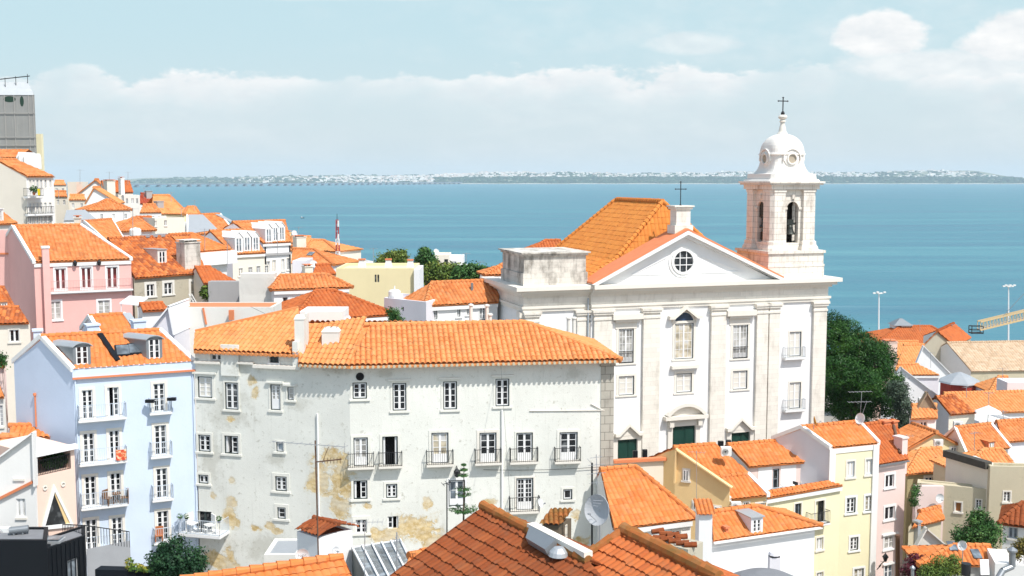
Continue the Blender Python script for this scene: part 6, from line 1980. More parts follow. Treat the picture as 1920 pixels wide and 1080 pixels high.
# terrace house
h = House('salmon house with roof terrace cut into a broad orange roof', (1405, 876, 84), (1553, 871, 86), (1366, 836), (1498, 822), pitch=30, wall=PALEPINK, wl=LAV, roof=T_BRIGHT, base=25, per=.33)
F = h.F
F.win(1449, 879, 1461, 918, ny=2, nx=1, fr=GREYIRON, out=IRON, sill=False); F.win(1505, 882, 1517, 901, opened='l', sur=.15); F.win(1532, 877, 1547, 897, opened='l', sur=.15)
mb = MB(); a, z0, c, z1 = F.rect(1421, 874, 1492, 921); F.box(mb, a - .1, c + .1, z0 - .2, z0, .003, 1.9); F.box(mb, a, F.hit(1447, 900)[0], z0, z1, .003, .03); F.box(mb, F.hit(1463, 900)[0], c, z0, z1, .003, .03)
h.part(mb, 'terrace', WHITE2)
rm = MB()
p, q = F.P(a, z0, 1.8), F.P(c, z0, 1.8)
for i in range(20): rm.bar(p + (q - p) * i / 19, p + (q - p) * i / 19 + V((0, 0, .85)), .02)
rm.bar(p + V((0, 0, .85)), q + V((0, 0, .85)), .04); h.part(rm, 'railing', PALEIRON)
h.done()
ST = h
h = House('pale yellow tenement with french windows under a narrow tiled ledge', (1440, 934, 80.5), (1581, 918, 84), (1434, 921), (1560, 908), pitch=22, wall=PALEYEL, roof=T_BRIGHT, base=25, per=.33, back='w', cornice=1)
h.F.win(1490, 944, 1502, 972, ny=1, fr=IRON, sill=False, sur=.1); h.F.win(1529, 939, 1545, 984, ny=1, nx=2, fr=IRON, opened='l', sill=False, sur=.12)
h.F.balcony(1521, 1557, 984, .6, .95, .12, slab=TRIMW)
for r in ((1531, 1008, 1543, 1031), (1531, 1073, 1543, 1095)): h.F.win(*r, ny=1, pane=G_CURT, sur=.1)
h.done()
TY = House('tall narrow pale yellow house with white corner pilasters', (1558, 840, 84), (1648, 831), (1503, 801), (1610, 791), pitch=30, wall=PALEYEL, wl=LAV, roof=T_BRIGHT, base=25, per=.33, verge=WHITE, ov=.1)
F = TY.F
for r in ((1588, 865, 1602, 895), (1623, 861, 1637, 890)): F.win(*r, ny=1, pane=SHUT, sur=.12, out=GREYIRON)
for r in ((1587, 933, 1604, 962), (1622, 929, 1638, 958), (1594, 1007, 1609, 1032), (1601, 1066, 1619, 1095)): F.win(*r, ny=3, sur=.15, smat=TRIMW, out=DKFRAME)
mb = MB()
F.box(mb, -.1, .45, 25, TY.ze - .1, .003, .12); F.box(mb, F.W - .5, F.W + .05, 25, TY.ze - .1, .003, .12); F.box(mb, .45, F.W - .5, TY.ze - .5, TY.ze - .1, .003, .06)
TY.part(mb, 'pilaster', TRIMW); TY.done()
h = House('tall narrow pale pink house beside the pale yellow one', (1648, 871, 87), (1704, 862), (1604, 796), (1680, 792), pitch=36, wall=PALEPINK, roof=T_RUST, base=25, per=.34, gut=ZINC)
F = h.F
for r in ((1660, 890, 1676, 914), (1659, 950, 1677, 974)): F.win(*r, ny=1, sur=.16, smat=TRIMW)
F.win(1658, 1006, 1677, 1029, ny=2, pane=G_CURT, sur=.16, smat=TRIMW, lint=True); F.win(1658, 1060, 1674, 1095, ny=3, sur=.1, smat=TRIMW, lint=True)
mb = MB(); p, q = h.onroof(1674, 800) + h.pn * .15, h.onroof(1686, 852) + h.pn * .15; mb.cyl(p, q, .13, .13, 8); h.part(mb, 'flue', RUSTY, h.roof_o)
h.chimpx(1689, 818, 1703, 855, None, .9, PALEPINK, pots=False, down=1.5)
h.chimpx(1656, 787, 1672, 800, None, .6, FLASH, down=1.2, pots=False); h.chimpx(1674, 787, 1685, 800, None, .6, FLASH, down=1.2, pots=False)
h.done()
DH = House('white house with slate coloured dormer in an orange hip roof', (1338, 1015, 65), (1541, 986), (1333, 960), (1420, 950), pitch=30, right='h', wall=WHITE2, wl=CREAM, roof=T_BRIGHT, base=25, per=.32, amp=.07, gut=TRIMW)
DH.dormer(1408, 970, 1430, 1000, 'flat', ZINCL, 3, wallm=LAV); DH.chimpx(1361, 985, 1366, 1002, None, .3, FLASH, pots=False); DH.done()
t = flathouse('tall white chimney house between the two bottom orange roofs', (1311, 966, 64.5), (1336, 963, 64.5), 1.3, wall=WHITE2, roof=T_BRIGHT, base=25, rise=.02, name='chimney_stack', cat='chimney')
mb = MB(); c = (t.a + t.b) / 2 + V((0, .6, 0)); mb.tile([t.a + V((-.15, -.2, .05)), t.b + V((.15, -.2, .05)), t.b + V((.15, 1.4, .55)), t.a + V((-.15, 1.4, .55))], per=.25, row=.35); t.part(mb, 'cap', T_BRIGHT); t.done()

# ------------------------------------------------------------------ right edge: roofs going down to the river
h = House('tall hip roofed house with a glazed lantern near the harbour lamps', (1622, 655, 228), (1822, 660, 228), (1690, 612), (1745, 611), pitch=22, left='h', right='h', wall=CREAM, roof=T_RUST, base=4, per=.5, row=.6, res=4)
mb = MB(); c = at(1688, 617, 238); mb.cbox(c - V((0, 0, 1)), 3.6, 3, 2.0)
h.part(mb, 'lantern', WHITE2, h.roof_o)
mb = MB(); f_ = lambda w_, z: [c + V((a * w_, b * w_, z)) for a, b in ((-1, -1), (1, -1), (1, 1), (-1, 1))]
mb.loft([f_(2.1, 1.0), f_(.3, 2.3)], smooth=False); h.part(mb, 'lantern_roof', ZINC, h.roof_o)
h.done()
h = House('house with a round topped bare end wall among the harbour roofs', (1728, 650, 205), (1790, 650, 206), apex=(1757, 621), length=14, wall=GREYW, roof=T_RUST, base=4, per=.5, row=.6, res=4, bdir=V((.55, .83, 0))); h.done()
h = House('house with white end gable and rust roof at the water right', (1790, 640, 216), (1812, 634, 216), (1760, 618), (1795, 619), pitch=24, wall=WHITE, roof=T_RUST, base=4, per=.5, row=.6, res=4); h.done()
h = House('orange roofs piled between the pine and the white gable', (1640, 672, 190), (1735, 676, 190), (1668, 640), (1722, 640), pitch=30, wall=SALMON, roof=T_PALE, base=4, per=.45, res=4); h.chimpx(1660, 640, 1682, 668, 190, 2, SALMON); h.done()
h = House('long warehouse with faded tan roof and bare stone wall', (1822, 697, 196), (2010, 690, 198), (1776, 644), (2010, 638), pitch=26, wall=OLDWALL, wl=WHITE, roof=T_TAN, base=4, per=.5, row=.6, res=4); h.done()
h = House('large blank white gable wall among the harbour roofs', (1694, 740, 166), (1822, 738, 166), apex=(1732, 648), length=.6, wall=WHITE2, roof=WHITE2, tiled=False, base=4); h.done()
h = House('orange roofed house behind left side of the large blank gable', (1678, 694, 170), (1745, 694, 171), (1694, 647), (1733, 647), pitch=32, wall=WHITE2, roof=T_PALE, base=4, per=.45, res=4); h.done()
h = House('small white house with short orange roof below the large gable', (1683, 703, 152), (1762, 702, 152), (1684, 684), (1722, 683), pitch=30, wall=LAV, roof=T_PALE, base=4, per=.42, res=4, cornice=1); h.done()
h = House('white gable wall with three slit vents beside the pine', (1655, 748, 148), (1768, 748, 148), apex=(1690, 688), length=.6, wall=WHITE2, roof=WHITE2, tiled=False, base=4)
mb = MB()
for x in (1694, 1698.5, 1703): 
    u, z = h.F.hit(x, 724); h.F.box(mb, u - .09, u + .09, z - .45, z + .45, .003, .03)
h.part(mb, 'slit_vent', CONC); h.done()
t = Thing('turret', 'squat octagonal turret with pale metal roof and red walls', 'turret', at(1798, 738, 142))
mb = MB(); c = at(1798, 736, 146); rr = 38 / 2100 * 146
mb.lathe(V((c.x, c.y, c.z - 6)), [(rr * .95, 0), (rr * .95, 7.55)], 8); t.part(mb, 'wall', simple('oxblood_boards', (.36, .045, .03), .7, var=.3))
mb = MB(); mb.lathe(V((c.x, c.y, c.z + 1.5)), [(rr * 1.04, -.1), (rr * 1.0, .1), (rr * .5, .8), (.3, 1.2), (0, 1.28)], 8); t.part(mb, 'roof', ZINCL)
h = House('wide orange roof spreading below the red turret', (1750, 777, 124), (2010, 770, 126), (1770, 738), (2010, 732), pitch=20, wall=WHITE2, roof=T_PALE, base=12, per=.4, res=4); h.done()
h = House('orange hip roof beside a lilac wall at the right edge', (1856, 736, 139), (1900, 736, 139), (1872, 706), (1890, 707), pitch=30, left='h', wall=LAV, roof=T_PALE, base=12, per=.4, res=4); h.done()
h = flathouse('lilac end wall beside the orange hip roof at right edge', (1889, 717, 134), (1990, 722, 134), 3, wall=LAV, roof=LAV, base=12); h.done()
h = House('white cottage front with a weathered timber gable beside pine', (1721, 766, 106.5), (1758, 766, 106.5), apex=(1739, 735), length=.6, wall=WHITE2, roof=simple('old_gable_boards', (.36, .27, .18), .85, var=.3), base=16, per=.3, tiled=False)
u, z = h.F.hit(1739, 737)
mb = MB(); x0, x1 = .05, h.F.W - .05; zb_, zm = h.F.hit(1739, 765)[1], h.ze
mb.prism([h.F.P(x0, zb_, .004), h.F.P(x1, zb_, .004), h.F.P(x1, zm, .004), h.F.P(u, z - .25, .004), h.F.P(x0, zm, .004)], h.F.n * .05)
h.part(mb, 'timber_gable', simple('silvered_boards', (.30, .24, .17), .85, var=.35, vscale=3))
h.done()
h = House('lean-to with orange tiles against the timber gabled cottage', (1708, 786, 105), (1759, 768, 105.4), (1712, 762), (1755, 757), pitch=24, wall=WHITE2, roof=T_PALE, base=16, back='w', per=.38); h.F.win(1726, 791, 1738, 804, ny=1, sur=.1); h.done()
h = House('cream house with air conditioner under a drooping tiled roof', (1783, 778, 110), (1832, 775, 111), (1752, 742), (1795, 746), pitch=28, wall=CREAM, wl=LAV, roof=T_OLD, base=16, per=.38); h.done()
h = House('orange roof with a tiny tiled dormer at right', (1812, 850, 100), (1895, 845, 102), (1789, 800), (1860, 797), pitch=32, wall=WHITE, roof=T_ORANGE, base=18, per=.36, verge=WHITE)
h.dormer(1853, 828, 1866, 842, 'flat', T_ORANGE, 1, wallm=FLASH); h.done()
h = House('orange roofs cut by the right edge behind a white wall', (1880, 830, 108), (2000, 822, 110), (1868, 790), (1980, 784), pitch=26, wall=LAV, roof=T_ORANGE, base=18, per=.38); h.done()
h = flathouse('white terrace box with parasol between the right roofs', (1836, 790, 112), (1905, 782, 113), 5, wall=WHITE2, roof=WHITE, base=18); h.done()
h = House('yellow gable wall with air conditioner and one blue window', (1698, 843, 101), (1806, 843, 102), apex=(1757, 811), length=4, wall=YEL, roof=T_ORANGE, base=18, per=.36, bdir=V((-.25, .97, 0)))
h.F.win(1782, 838, 1792, 848, ny=1, pane=G_BLUE, sur=.12, hole=False); h.done()
h = House('orange roof drooping over a shaded olive wall', (1700, 890, 96), (1776, 884, 97), (1728, 843), (1765, 840), pitch=26, left='h', wall=OLIVE, roof=T_PALE, base=18, per=.36)
h.F.win(1735, 895, 1749, 905, ny=1, pane=G_BLUE, sur=.2, smat=TRIM); h.done()
h = House('old house with orange hip roof behind a dark parapet', (1800, 888, 91), (1908, 886, 92), (1845, 846), (1875, 840), pitch=28, left='h', right='h', wall=OLDWALL, roof=T_PALE, base=18, per=.36)
h.chimpx(1822, 858, 1838, 880, 90, .8, WHITE, pots=False); h.done()
h = House('blackened parapet wall before the old hip roofed house', (1774, 846, 90), (1853, 885, 86), None, None, depth=.5, wall=CREAM, roof=BLACKM, base=18, rise=.02)
mb = MB(); mb.bar(h.a + V((0, 0, -.15)), h.b + V((0, 0, -.15)), .7, 0, .55); h.part(mb, 'coping', simple('sooty_stone', (.075, .07, .06), .9, var=.4)); h.done()
OW = flathouse('long old mossy wall house with four little windows', (1720, 905, 88), (1858, 890, 86), 1.2, wall=OLDWALL, wl=WHITE, roof=OLDWALL, base=18, rise=.1)
OW.F.win(1791, 942, 1803, 960, ny=1, pane=simple('rust_board', (.30, .12, .04), .8), nx=1, sur=.1); OW.F.win(1830, 937, 1840, 953, ny=3, sur=.08)
OW.done()
h = flathouse('tall old mossy end wall at the right edge', (1857, 874, 85.5), (1990, 860, 85), 1.2, wall=OLDWALL, roof=OLDWALL, base=18)
h.F.win(1882, 922, 1894, 941, ny=3, sur=.1); h.done()
h = flathouse('pale plastered wall end with a white disc beside mossy wall', (1717, 912, 87), (1771, 902, 87), .5, wall=PALEPINK, roof=PALEPINK, base=18, rise=.02); h.done()
h = House('small orange roof perched on the wall below the mossy house', (1710, 990, 80), (1772, 962, 82), (1722, 957), (1765, 953), pitch=32, wall=OLDWALL, roof=T_BRIGHT, base=18, back='w', per=.34); h.chimpx(1720, 975, 1728, 988, None, .35, ZINCL, pots=False); h.done()
h = House('triangular white wall in front of the perched orange roof', (1712, 1036, 77), (1792, 1036, 77), apex=(1738, 990), length=.5, wall=OFFW, roof=OFFW, tiled=False, base=18); h.done()
h = House('low orange roof with two roof windows at the lower right', (1722, 1060, 72), (1880, 1062), (1785, 1017), (1860, 1030), pitch=22, left='h', wall=WHITE, roof=T_BRIGHT, base=22, per=.33)
mb = MB()
vd = h.pn.cross(h.d); vd = vd if vd.z > 0 else -vd
for x, y in ((1781, 1035), (1826, 1050)): mb = MB(); mb.obox(h.onroof(x, y) + h.pn * .1, h.d * .55, vd * .9, h.pn * .08); h.part(mb, 'roof_window', G_SKY, h.roof_o); h.done()
h = flathouse('white terrace walls at the lower right corner', (1866, 1056, 70), (2000, 1066, 69), 3, wall=WHITE, roof=WHITE, base=22); h.done()
h = House('grey walled house with dark brown roof at the right edge', (1872, 982, 80), (2000, 990, 78), (1915, 950), (1990, 945), pitch=24, left='h', wall=WHITE, roof=T_BROWN, base=22, per=.34)
h.F.win(1891, 989, 1908, 1010, ny=1, fr=GREYIRON, pane=G_SKY, sur=.05); h.done()

# ------------------------------------------------------------------ foreground roofs
TF = dict(pitch=28, per=.30, row=1.25, amp=.05, ov=.3)
h = House('near rust brown roof with mossy ridge climbing to a point', (715, 1104, 38), (1110, 1180), (905, 950), (1068, 1060), roof=T_BROWN, wall=WHITE, base=22, left='g', right='g', **{**TF, 'pitch': 30}, ridgecaps=False) if False else None
def nearroof(label, poly, anchor, roof, pitch, yaw, ridge, wall=WHITE, base=27, row=1.3, per=.27, flat=False, ridgemat=T_MOSS, rr=.17, far=4.5):
    """roof seen from close by: polygon of pixels on one sloping plane through poly[0] at depth Y0"""
    p0 = at(*anchor)
    d = V((math.cos(yaw), math.sin(yaw), 0)); bk = V((-d.y, d.x, 0))
    up = bk * math.cos(R(pitch)) + ZUP * math.sin(R(pitch))
    pn = d.cross(up).normalized()
    pts = [onpl(x, y, p0, pn) for x, y in poly]
    t = Thing('house', label, 'house', V((p0.x, p0.y, base)))
    mb = MB(); mb.tile(pts, per=per, row=row, amp=.05, step=.05, res=8, flat=flat); mb.prism([p - pn * .03 for p in pts], -pn * .1)
    # the far slope, mirrored behind the ridge
    i, j = ridge
    a, b = pts[i], pts[j]
    e = b - a; e.z = 0; e.normalize(); nn = V((-e.y, e.x, 0)); nn = nn if nn.y > 0 else -nn
    drop = V((0, 0, -far * math.tan(R(pitch))))
    bs = [a, b, b + nn * far + drop, a + nn * far + drop]
    mb.tile(bs, per=per, row=row, amp=.055, step=.06, res=6)
    ro = t.part(mb, 'roof', roof)
    rm = MB(); rm.ridge(a + pn * .06, b + pn * .06, rr, seg=.5); t.part(rm, 'ridge_tiles', ridgemat, ro)
    wm = MB()
    lo = [V((p.x, p.y, base)) for p in pts]
    k = len(pts)
    for m in range(k):
        n_ = (m + 1) % k
        if {m, n_} == {i, j}: continue
        q = pts[m] - pn * .14, pts[n_] - pn * .14
        wm.face([lo[m], lo[n_], q[1], q[0]])
    q = [V((bs[2].x, bs[2].y, base)), V((bs[3].x, bs[3].y, base)), bs[3] - V((0, 0, .15)), bs[2] - V((0, 0, .15))]
    wm.face(q)
    wm.face([V((a.x, a.y, base)), a - V((0, 0, .15)), q[2], q[1]]); wm.face([V((b.x, b.y, base)), b - V((0, 0, .15)), q[3], q[0]])
    t.part(wm, 'wall', wall)
    return t, pts, pn, d, up
N1, n1p, n1n, n1d, n1u = nearroof('near rust brown roof with mossy ridge climbing to a point', [(640, 1150), (1190, 1150), (1105, 1054), (1012, 1003), (908, 951)], (908, 951, 37), T_BROWN, 27, -1.03, (4, 2), row=.42, per=.24)
N2, n2p, n2n, n2d, n2u = nearroof('near orange brown roof with long mossy ridge at bottom centre', [(960, 1150), (1440, 1150), (1350, 1084), (1172, 996)], (1172, 996, 33), T_RUST, 27, -1.05, (3, 2), row=.40, per=.24, rr=.2)
rm = MB(); rm.ridge(n2p[3] + n2n * .06, onpl(1060, 1070, n2p[3], n2n) + n2n * .06, .14); N2.part(rm, 'ridge_tiles', T_MOSS)
N3, n3p, n3n, n3d, n3u = nearroof('near bright orange roof strip along the bottom left edge', [(300, 1160), (690, 1150), (643, 1046), (340, 1090)], (643, 1046, 42), T_BRIGHT, 24, .43, (3, 2), row=.42, per=.30, ridgemat=T_BRIGHT, base=27)
# zinc gutter box and flashing between the near roofs
t = Thing('flashing_box', 'grey lead flashing box with white skylight on the near brown roof', 'flashing', at(1050, 1030, 38.2))
mb = MB(); a, b, c, d = (onpl(x, y, n1p[4], n1n) + n1n * .12 for x, y in ((994, 1026), (1030, 1048), (1050, 1030), (1002, 1002)))
mb.hexa([a, b, c, d], n1n * .25); 
t.part(mb, 'lead_sheet', ZINC)
mb = MB(); p, q = onpl(1000, 994, n1p[4], n1n) + n1n * .2, onpl(1108, 1050, n1p[4], n1n) + n1n * .2; mb.bar(p, q, .3, 0, .16)
t.part(mb, 'coping', TRIM)
mb = MB(); c = onpl(1050, 1046, n1p[4], n1n) + n1n * .1; mb.lathe(c, [(.32, 0), (.28, .12), (.15, .24), (0, .28)], 14); t.part(mb, 'cowl', ZINCL)
h = flathouse('mossy brown chimney block beyond the near brown roof', (1014, 985, 48), (1048, 978, 48), 1.2, wall=simple('mossy_brick', (.13, .10, .07), .9, var=.5, vscale=3), roof=T_MOSS, base=25, rise=.02, name='chimney_stack', cat='chimney', bdir=V((.5, .86, 0)))
mb = MB(); mb.tile([h.a + V((-.1, -.15, .05)), h.b + V((.1, -.15, .05)), h.b + V((.7, 1.1, .4)), h.a + V((.5, 1.1, .4))], per=.22, row=.3); h.part(mb, 'cap', T_MOSS)
h.done()
h = flathouse('white washed stub wall beside mossy chimney block', (1046, 985, 48.5), (1064, 980, 48.5), 1, wall=CREAM, roof=CREAM, base=25, rise=.02, name='chimney_stack', cat='chimney'); h.done()
h = House('grey white chimney block with loose roof tiles by the near ridge', (1225, 1015, 44), (1290, 1035, 43), None, None, depth=1.2, wall=GREYW, roof=OFFW, base=26, rise=.02, name='chimney_stack', cat='chimney')
mb = MB()
for i in range(9):
    c = h.a + (h.b - h.a) * (i % 5) / 4.4 + V((0, .2 + .35 * (i // 5), .1 + .12 * (i // 5))); mb.cyl(c, c + V((.5, .1 * (i % 3 - 1), .03 * (i % 2))), .1, .12, 7)
h.part(mb, 'loose_tile', T_BROWN); h.done()
# round grey roof at the bottom
t = Thing('house', 'house with low grey felt dome roof at the bottom edge', 'house', V((at(1430, 1080, 52).x, 52, 36)))
mb = MB(); c = at(1435, 1116, 54); rr = 95 / 2100 * 54
mb.lathe(V((c.x, c.y, 36)), [(rr, 0), (rr, c.z - 36)], 32, 1); mb.lathe(c, [(rr * 1.03, -.1), (rr * 1.02, .1), (rr * .8, .62), (rr * .5, .98), (rr * .2, 1.15), (0, 1.18)], 32, 0)
t.part(mb, 'roof', [SLATE, WHITE])
# glass lean-to roof
t = Thing('glass_roof', 'glazed lean-to roof with white bars below the long house', 'glass roof', at(710, 1075, 50))
P4 = [at(660, 1028, 52), at(750, 1014, 55), at(772, 1060, 47), at(702, 1110, 44)]
mb = MB()
for i in range(5):
    f, g_ = i / 5, (i + 1) / 5; mb.hexa([P4[0].lerp(P4[1], f), P4[0].lerp(P4[1], g_), P4[3].lerp(P4[2], g_), P4[3].lerp(P4[2], f)], V((0, 0, .03)))
t.part(mb, 'glazing', G_SKY)
mb = MB()
for i in range(6):
    f = i / 5; p, q = P4[0].lerp(P4[1], f), P4[3].lerp(P4[2], f); mb.bar(p + V((0, 0, .09)), q + V((0, 0, .09)), .08)
mb.bar(P4[0], P4[1], .12); mb.bar(P4[3], P4[2], .12); t.part(mb, 'glazing_bar', TRIMW)
mb = MB(); mb.face([P4[0], P4[3], V((P4[3].x, P4[3].y, 26)), V((P4[0].x, P4[0].y, 26))]); mb.face([P4[3], P4[2], V((P4[2].x, P4[2].y, 26)), V((P4[3].x, P4[3].y, 26))]); mb.face([P4[2], P4[1], V((P4[1].x, P4[1].y, 26)), V((P4[2].x, P4[2].y, 26))]); t.part(mb, 'wall', DKFRAME)
h = House('short rust roofed lean-to strip above the glass roof', (758, 1066, 47), (812, 1048, 48), (770, 1045), (812, 1030), pitch=20, wall=WHITE, roof=T_BRIGHT, base=26, back='w'); h.done()
# shed with tiled cap
h = flathouse('white chimney shed with old tile cap before the long house', (557, 996, 52), (596, 1004, 51), 1.9, wall=WHITE2, roof=T_BROWN, base=26, rise=.02, bdir=V((.75, .66, 0)), name='chimney_stack', cat='chimney')
mb = MB(); a, b = h.a + V((-.1, -.1, .1)), h.b + V((.1, -.15, .1)); u = V((.75, .66, 0)); mb.tile([a, b, b + u * 1.1 + V((0, 0, .35)), a + u * 1.1 + V((0, 0, .35))], per=.24, row=.5); mb.tile([b + u * 2.2, a + u * 2.2, a + u * 1.1 + V((0, 0, .35)), b + u * 1.1 + V((0, 0, .35))], per=.24, row=.5)
mb.ridge(a + u * 1.1 + V((0, 0, .38)), b + u * 1.1 + V((0, 0, .38)), .12); h.part(mb, 'cap', T_BROWN); h.done()
h = flathouse('low pale wall with pipes between tree and chimney shed', (495, 1040, 54), (560, 1033, 54), 2.5, rise=.04, wall=OFFW, roof=ZINCL, base=26); h.done()
# ------------------------------------------------------------------ trees and plants
def gz(x, y): return float(ground_z(np.array(float(x)), np.array(float(y))))
def P3(px, py, Y): return at(px, py, Y)
s_ = 118 / 2100
pc_ = P3(1605, 690, 116)
pb = []
for px, py, r, dy in ((1562, 640, 36, 0), (1590, 622, 26, 2), (1556, 612, 30, 1), (1612, 652, 36, 0), (1640, 690, 32, 0), (1655, 668, 26, 2), (1575, 700, 38, -3), (1618, 715, 34, -3), (1660, 720, 34, 0), (1560, 745, 34, -1),
                      (1600, 765, 38, 0), (1648, 758, 30, -1.5), (1668, 742, 22, 0), (1545, 690, 30, 0), (1630, 670, 40, 3), (1580, 670, 50, 3), (1600, 735, 50, 3)):
    pb.append((P3(px, py, 117 + dy), (r * s_, r * s_ * 1.1, r * s_ * .85)))
base = V((pc_.x + 1.2, 118, gz(pc_.x, 118)))
tree('big dark green pine rising beside the right side of the church', base, pb, 90000, .13, LEAF_PINE, .45, 'pine_tree', 'tree', clump=(26, .24), shell=.72, up=.6, aspect=.4)
pb = [(P3(x, y, 112), (r * s_, r * s_, r * s_ * .9)) for x, y, r in ((1682, 730, 20), (1690, 752, 16), (1697, 772, 20), (1690, 790, 18), (1704, 790, 12))]
tree('grey green olive tree hanging over roofs at the right of the pine', V((pb[2][0].x, 112, gz(pb[2][0].x, 112))), pb, 6000, .12, leafmat('grey_green_leaves', (.035, .06, .04), (.06, .09, .06), (.10, .14, .09)), .2, 'olive_tree', clump=(8, .2))
def bush(label, spots, Y, n, size, leaf=LEAF, name='tree', depth=1., trunk=.15, seedz=None, cat='tree'):
    k = Y / 2100
    bl = []
    for x, y, r in spots:
        c = P3(x, y, Y + RND.uniform(-.3, .3) * r * k)
        bl.append((c, (r * k, r * k * depth, r * k * .9)))
        for j in range(4):
            a = RND.uniform(0, 6.28); bl.append((c + V((math.cos(a) * r * k * .7, RND.uniform(-.5, .5) * r * k, math.sin(a) * r * k * .7)), (r * k * .5,) * 3))
    cx = sum((b[0].x for b in bl)) / len(bl)
    return tree(label, V((cx, Y, gz(cx, Y))), bl, n, size, leaf, trunk, name, cat, clump=(8, size * 1.5), shell=.5)
bush('bushy green tree at the foot of the pale blue house', [(330, 1050, 36), (300, 1052, 24), (355, 1045, 26), (322, 1030, 22), (365, 1062, 20), (330, 1075, 40)], 59, 9000, .085, leafmat('glossy_dark_leaves', (.008, .03, .015), (.016, .055, .022), (.04, .10, .03)), trunk=.14)
bush('round glossy green tree before the mossy wall at right', [(1838, 995, 30), (1815, 1005, 24), (1860, 1002, 24), (1840, 978, 20), (1838, 1018, 30)], 77, 9000, .09, LEAF, trunk=.14)
bush('left one of the two round trees by the water', [(741, 482, 14), (724, 489, 13), (756, 480, 11), (713, 493, 9), (742, 494, 16)], 152, 5600, .17, LEAFY, depth=.9, trunk=.3)
bush('right darker one of the two round trees by the water', [(797, 481, 13), (807, 492, 12), (790, 492, 12), (799, 502, 15)], 148, 5600, .16, LEAF, depth=.9, trunk=.3)
bush('rounded olive green bush behind the white hip roofed house', [(825, 515, 17), (845, 511, 17), (805, 518, 17)], 140, 4000, .2, LEAFY, depth=.9, trunk=.25, name='bush', cat='bush')
bush('dark leafy bush between the olive green bush and church', [(866, 514, 15), (886, 514, 15), (903, 519, 14)], 138, 4200, .2, LEAF, depth=.9, trunk=.25, name='bush', cat='bush')
bush('magenta bougainvillea bush at the lower right by the street', [(1722, 1060, 18), (1706, 1070, 14), (1716, 1048, 10), (1712, 1084, 20)], 73, 5200, .07, LEAF_RED, trunk=.08, name='bougainvillea', cat='bush')
bush('mixed green bush below the roof windows at lower right', [(1765, 1068, 24), (1788, 1060, 18), (1745, 1075, 18), (1770, 1090, 28)], 71, 6500, .075, LEAFY, trunk=.1, name='bush', cat='bush')
bush('climbing plant on the low wall left of the white disc', [(1716, 925, 7), (1714, 940, 7), (1718, 915, 5)], 84, 900, .08, LEAF, trunk=.05, name='climbing_plant', cat='plant')
bush('small olive shrub at the left edge under the blue gable', [(-2, 672, 9), (2, 680, 8)], 79, 900, .09, LEAF, trunk=.06, name='shrub', cat='shrub')
bush('dark climbing shrub on the bluish wall of middle house', [(738, 590, 8), (744, 600, 9), (730, 582, 5)], 94, 1200, .1, LEAF, trunk=.06, name='shrub', cat='shrub')
bush('shrub with yellowing leaves at the lower right edge', [(1915, 1025, 14), (1908, 1036, 10)], 70, 1600, .08, leafmat('yellowing_leaves', (.10, .10, .02), (.16, .13, .03), (.20, .09, .03)), trunk=.06, name='shrub', cat='shrub')
# young araucaria with flat whorls
t = Thing('norfolk_pine', 'young araucaria with flat tiers of needles before the long house', 'tree', P3(868, 1010, 45))
mb = MB(); b0, b1 = P3(869, 1010, 45), P3(870, 868, 45); mb.cyl(b0, b1, .05, .012, 7); t.part(mb, 'trunk', BARK)
lm = MB()
for y, r in ((960, 26), (962, 22), (930, 13), (920, 14), (893, 9), (882, 6), (872, 3)):
    c = P3(869.5, y, 45); rr = r / 2100 * 45
    for i in range(9):
        a = i * 2 * math.pi / 9 + y
        tip = c + V((math.cos(a) * rr, math.sin(a) * rr, rr * .28))
        leaves(lm, [(c.lerp(tip, f), (.05 + rr * .12, .05 + rr * .12, .04)) for f in (.3, .55, .8, 1.)], 60 if r > 15 else 30, .045, aspect=.35, up=1.)
t.part(lm, 'crown', LEAF)

# ------------------------------------------------------------------ harbour
for lb_, px, y0, y1, Y, heads in (('white harbour floodlight mast above the hip roofed lantern house', 1648, 550, 640, 362, 4), ('harbour floodlight mast standing behind the yellow gangway', 1891, 537, 660, 362, 6)):
    p, q = P3(px, y1, Y), P3(px, y0, Y); p.z = 2
    t = Thing('light_mast', lb_, 'light mast', p, 'floodlight masts on the quay')
    mb = MB(); mb.cyl(p, q, .30, .18, 10); t.part(mb, 'pole', FRAME)
    mb = MB(); mb.cyl(q - V((0, 0, .15)), q + V((0, 0, .1)), .8, .8, 14); mb.bar(q - V((1.6, 0, 0)), q + V((1.6, 0, 0)), .18); t.part(mb, 'crown_ring', FRAME)
    for i in range(heads):
        f = (i / (heads - 1) - .5) * 2
        mb = MB(); mb.cbox(q + V((f * 1.7, -.4, -.1 + .3 * (i % 2))), .75, .7, .42); t.part(mb, 'floodlight', PLW)
t = Thing('gangway', 'yellow lattice boarding gangway reaching out over the water', 'gangway', P3(1870, 640, 330))
YELP = simple('yellow_crane_paint', (.62, .46, .25), .6)
a, b = P3(1838, 619, 330), P3(2000, 580, 330); hh = V((0, 0, 2.4))
mb = MB()
for dy in (0, 2.2):
    o = V((0, dy, 0))
    mb.bar(a + o, b + o, .45); mb.bar(a + o + hh, b + o + hh, .38)
    for i in range(26):
        p = a.lerp(b, i / 26) + o; mb.bar(p, p + hh, .16); 
        if dy == 0: mb.bar(p, a.lerp(b, (i + 1) / 26) + o + hh, .10)
t.part(mb, 'lattice', YELP)
mb = MB(); mb.obox(a + V((0, .2, .1)), b - a, V((0, 1.8, 0)), V((0, 0, .15))); t.part(mb, 'walkway', ZINCL)
mb = MB(); c = a + V((-.8, 1.1, -1.1)); mb.cbox(c, 3.6, 2.4, .3); 
for sx in (-1, 1):
    for sy in (-1, 1): mb.bar(c + V((sx * 1.7, sy * 1.1, 0)), c + V((sx * 1.7, sy * 1.1, 2.2)), .2)
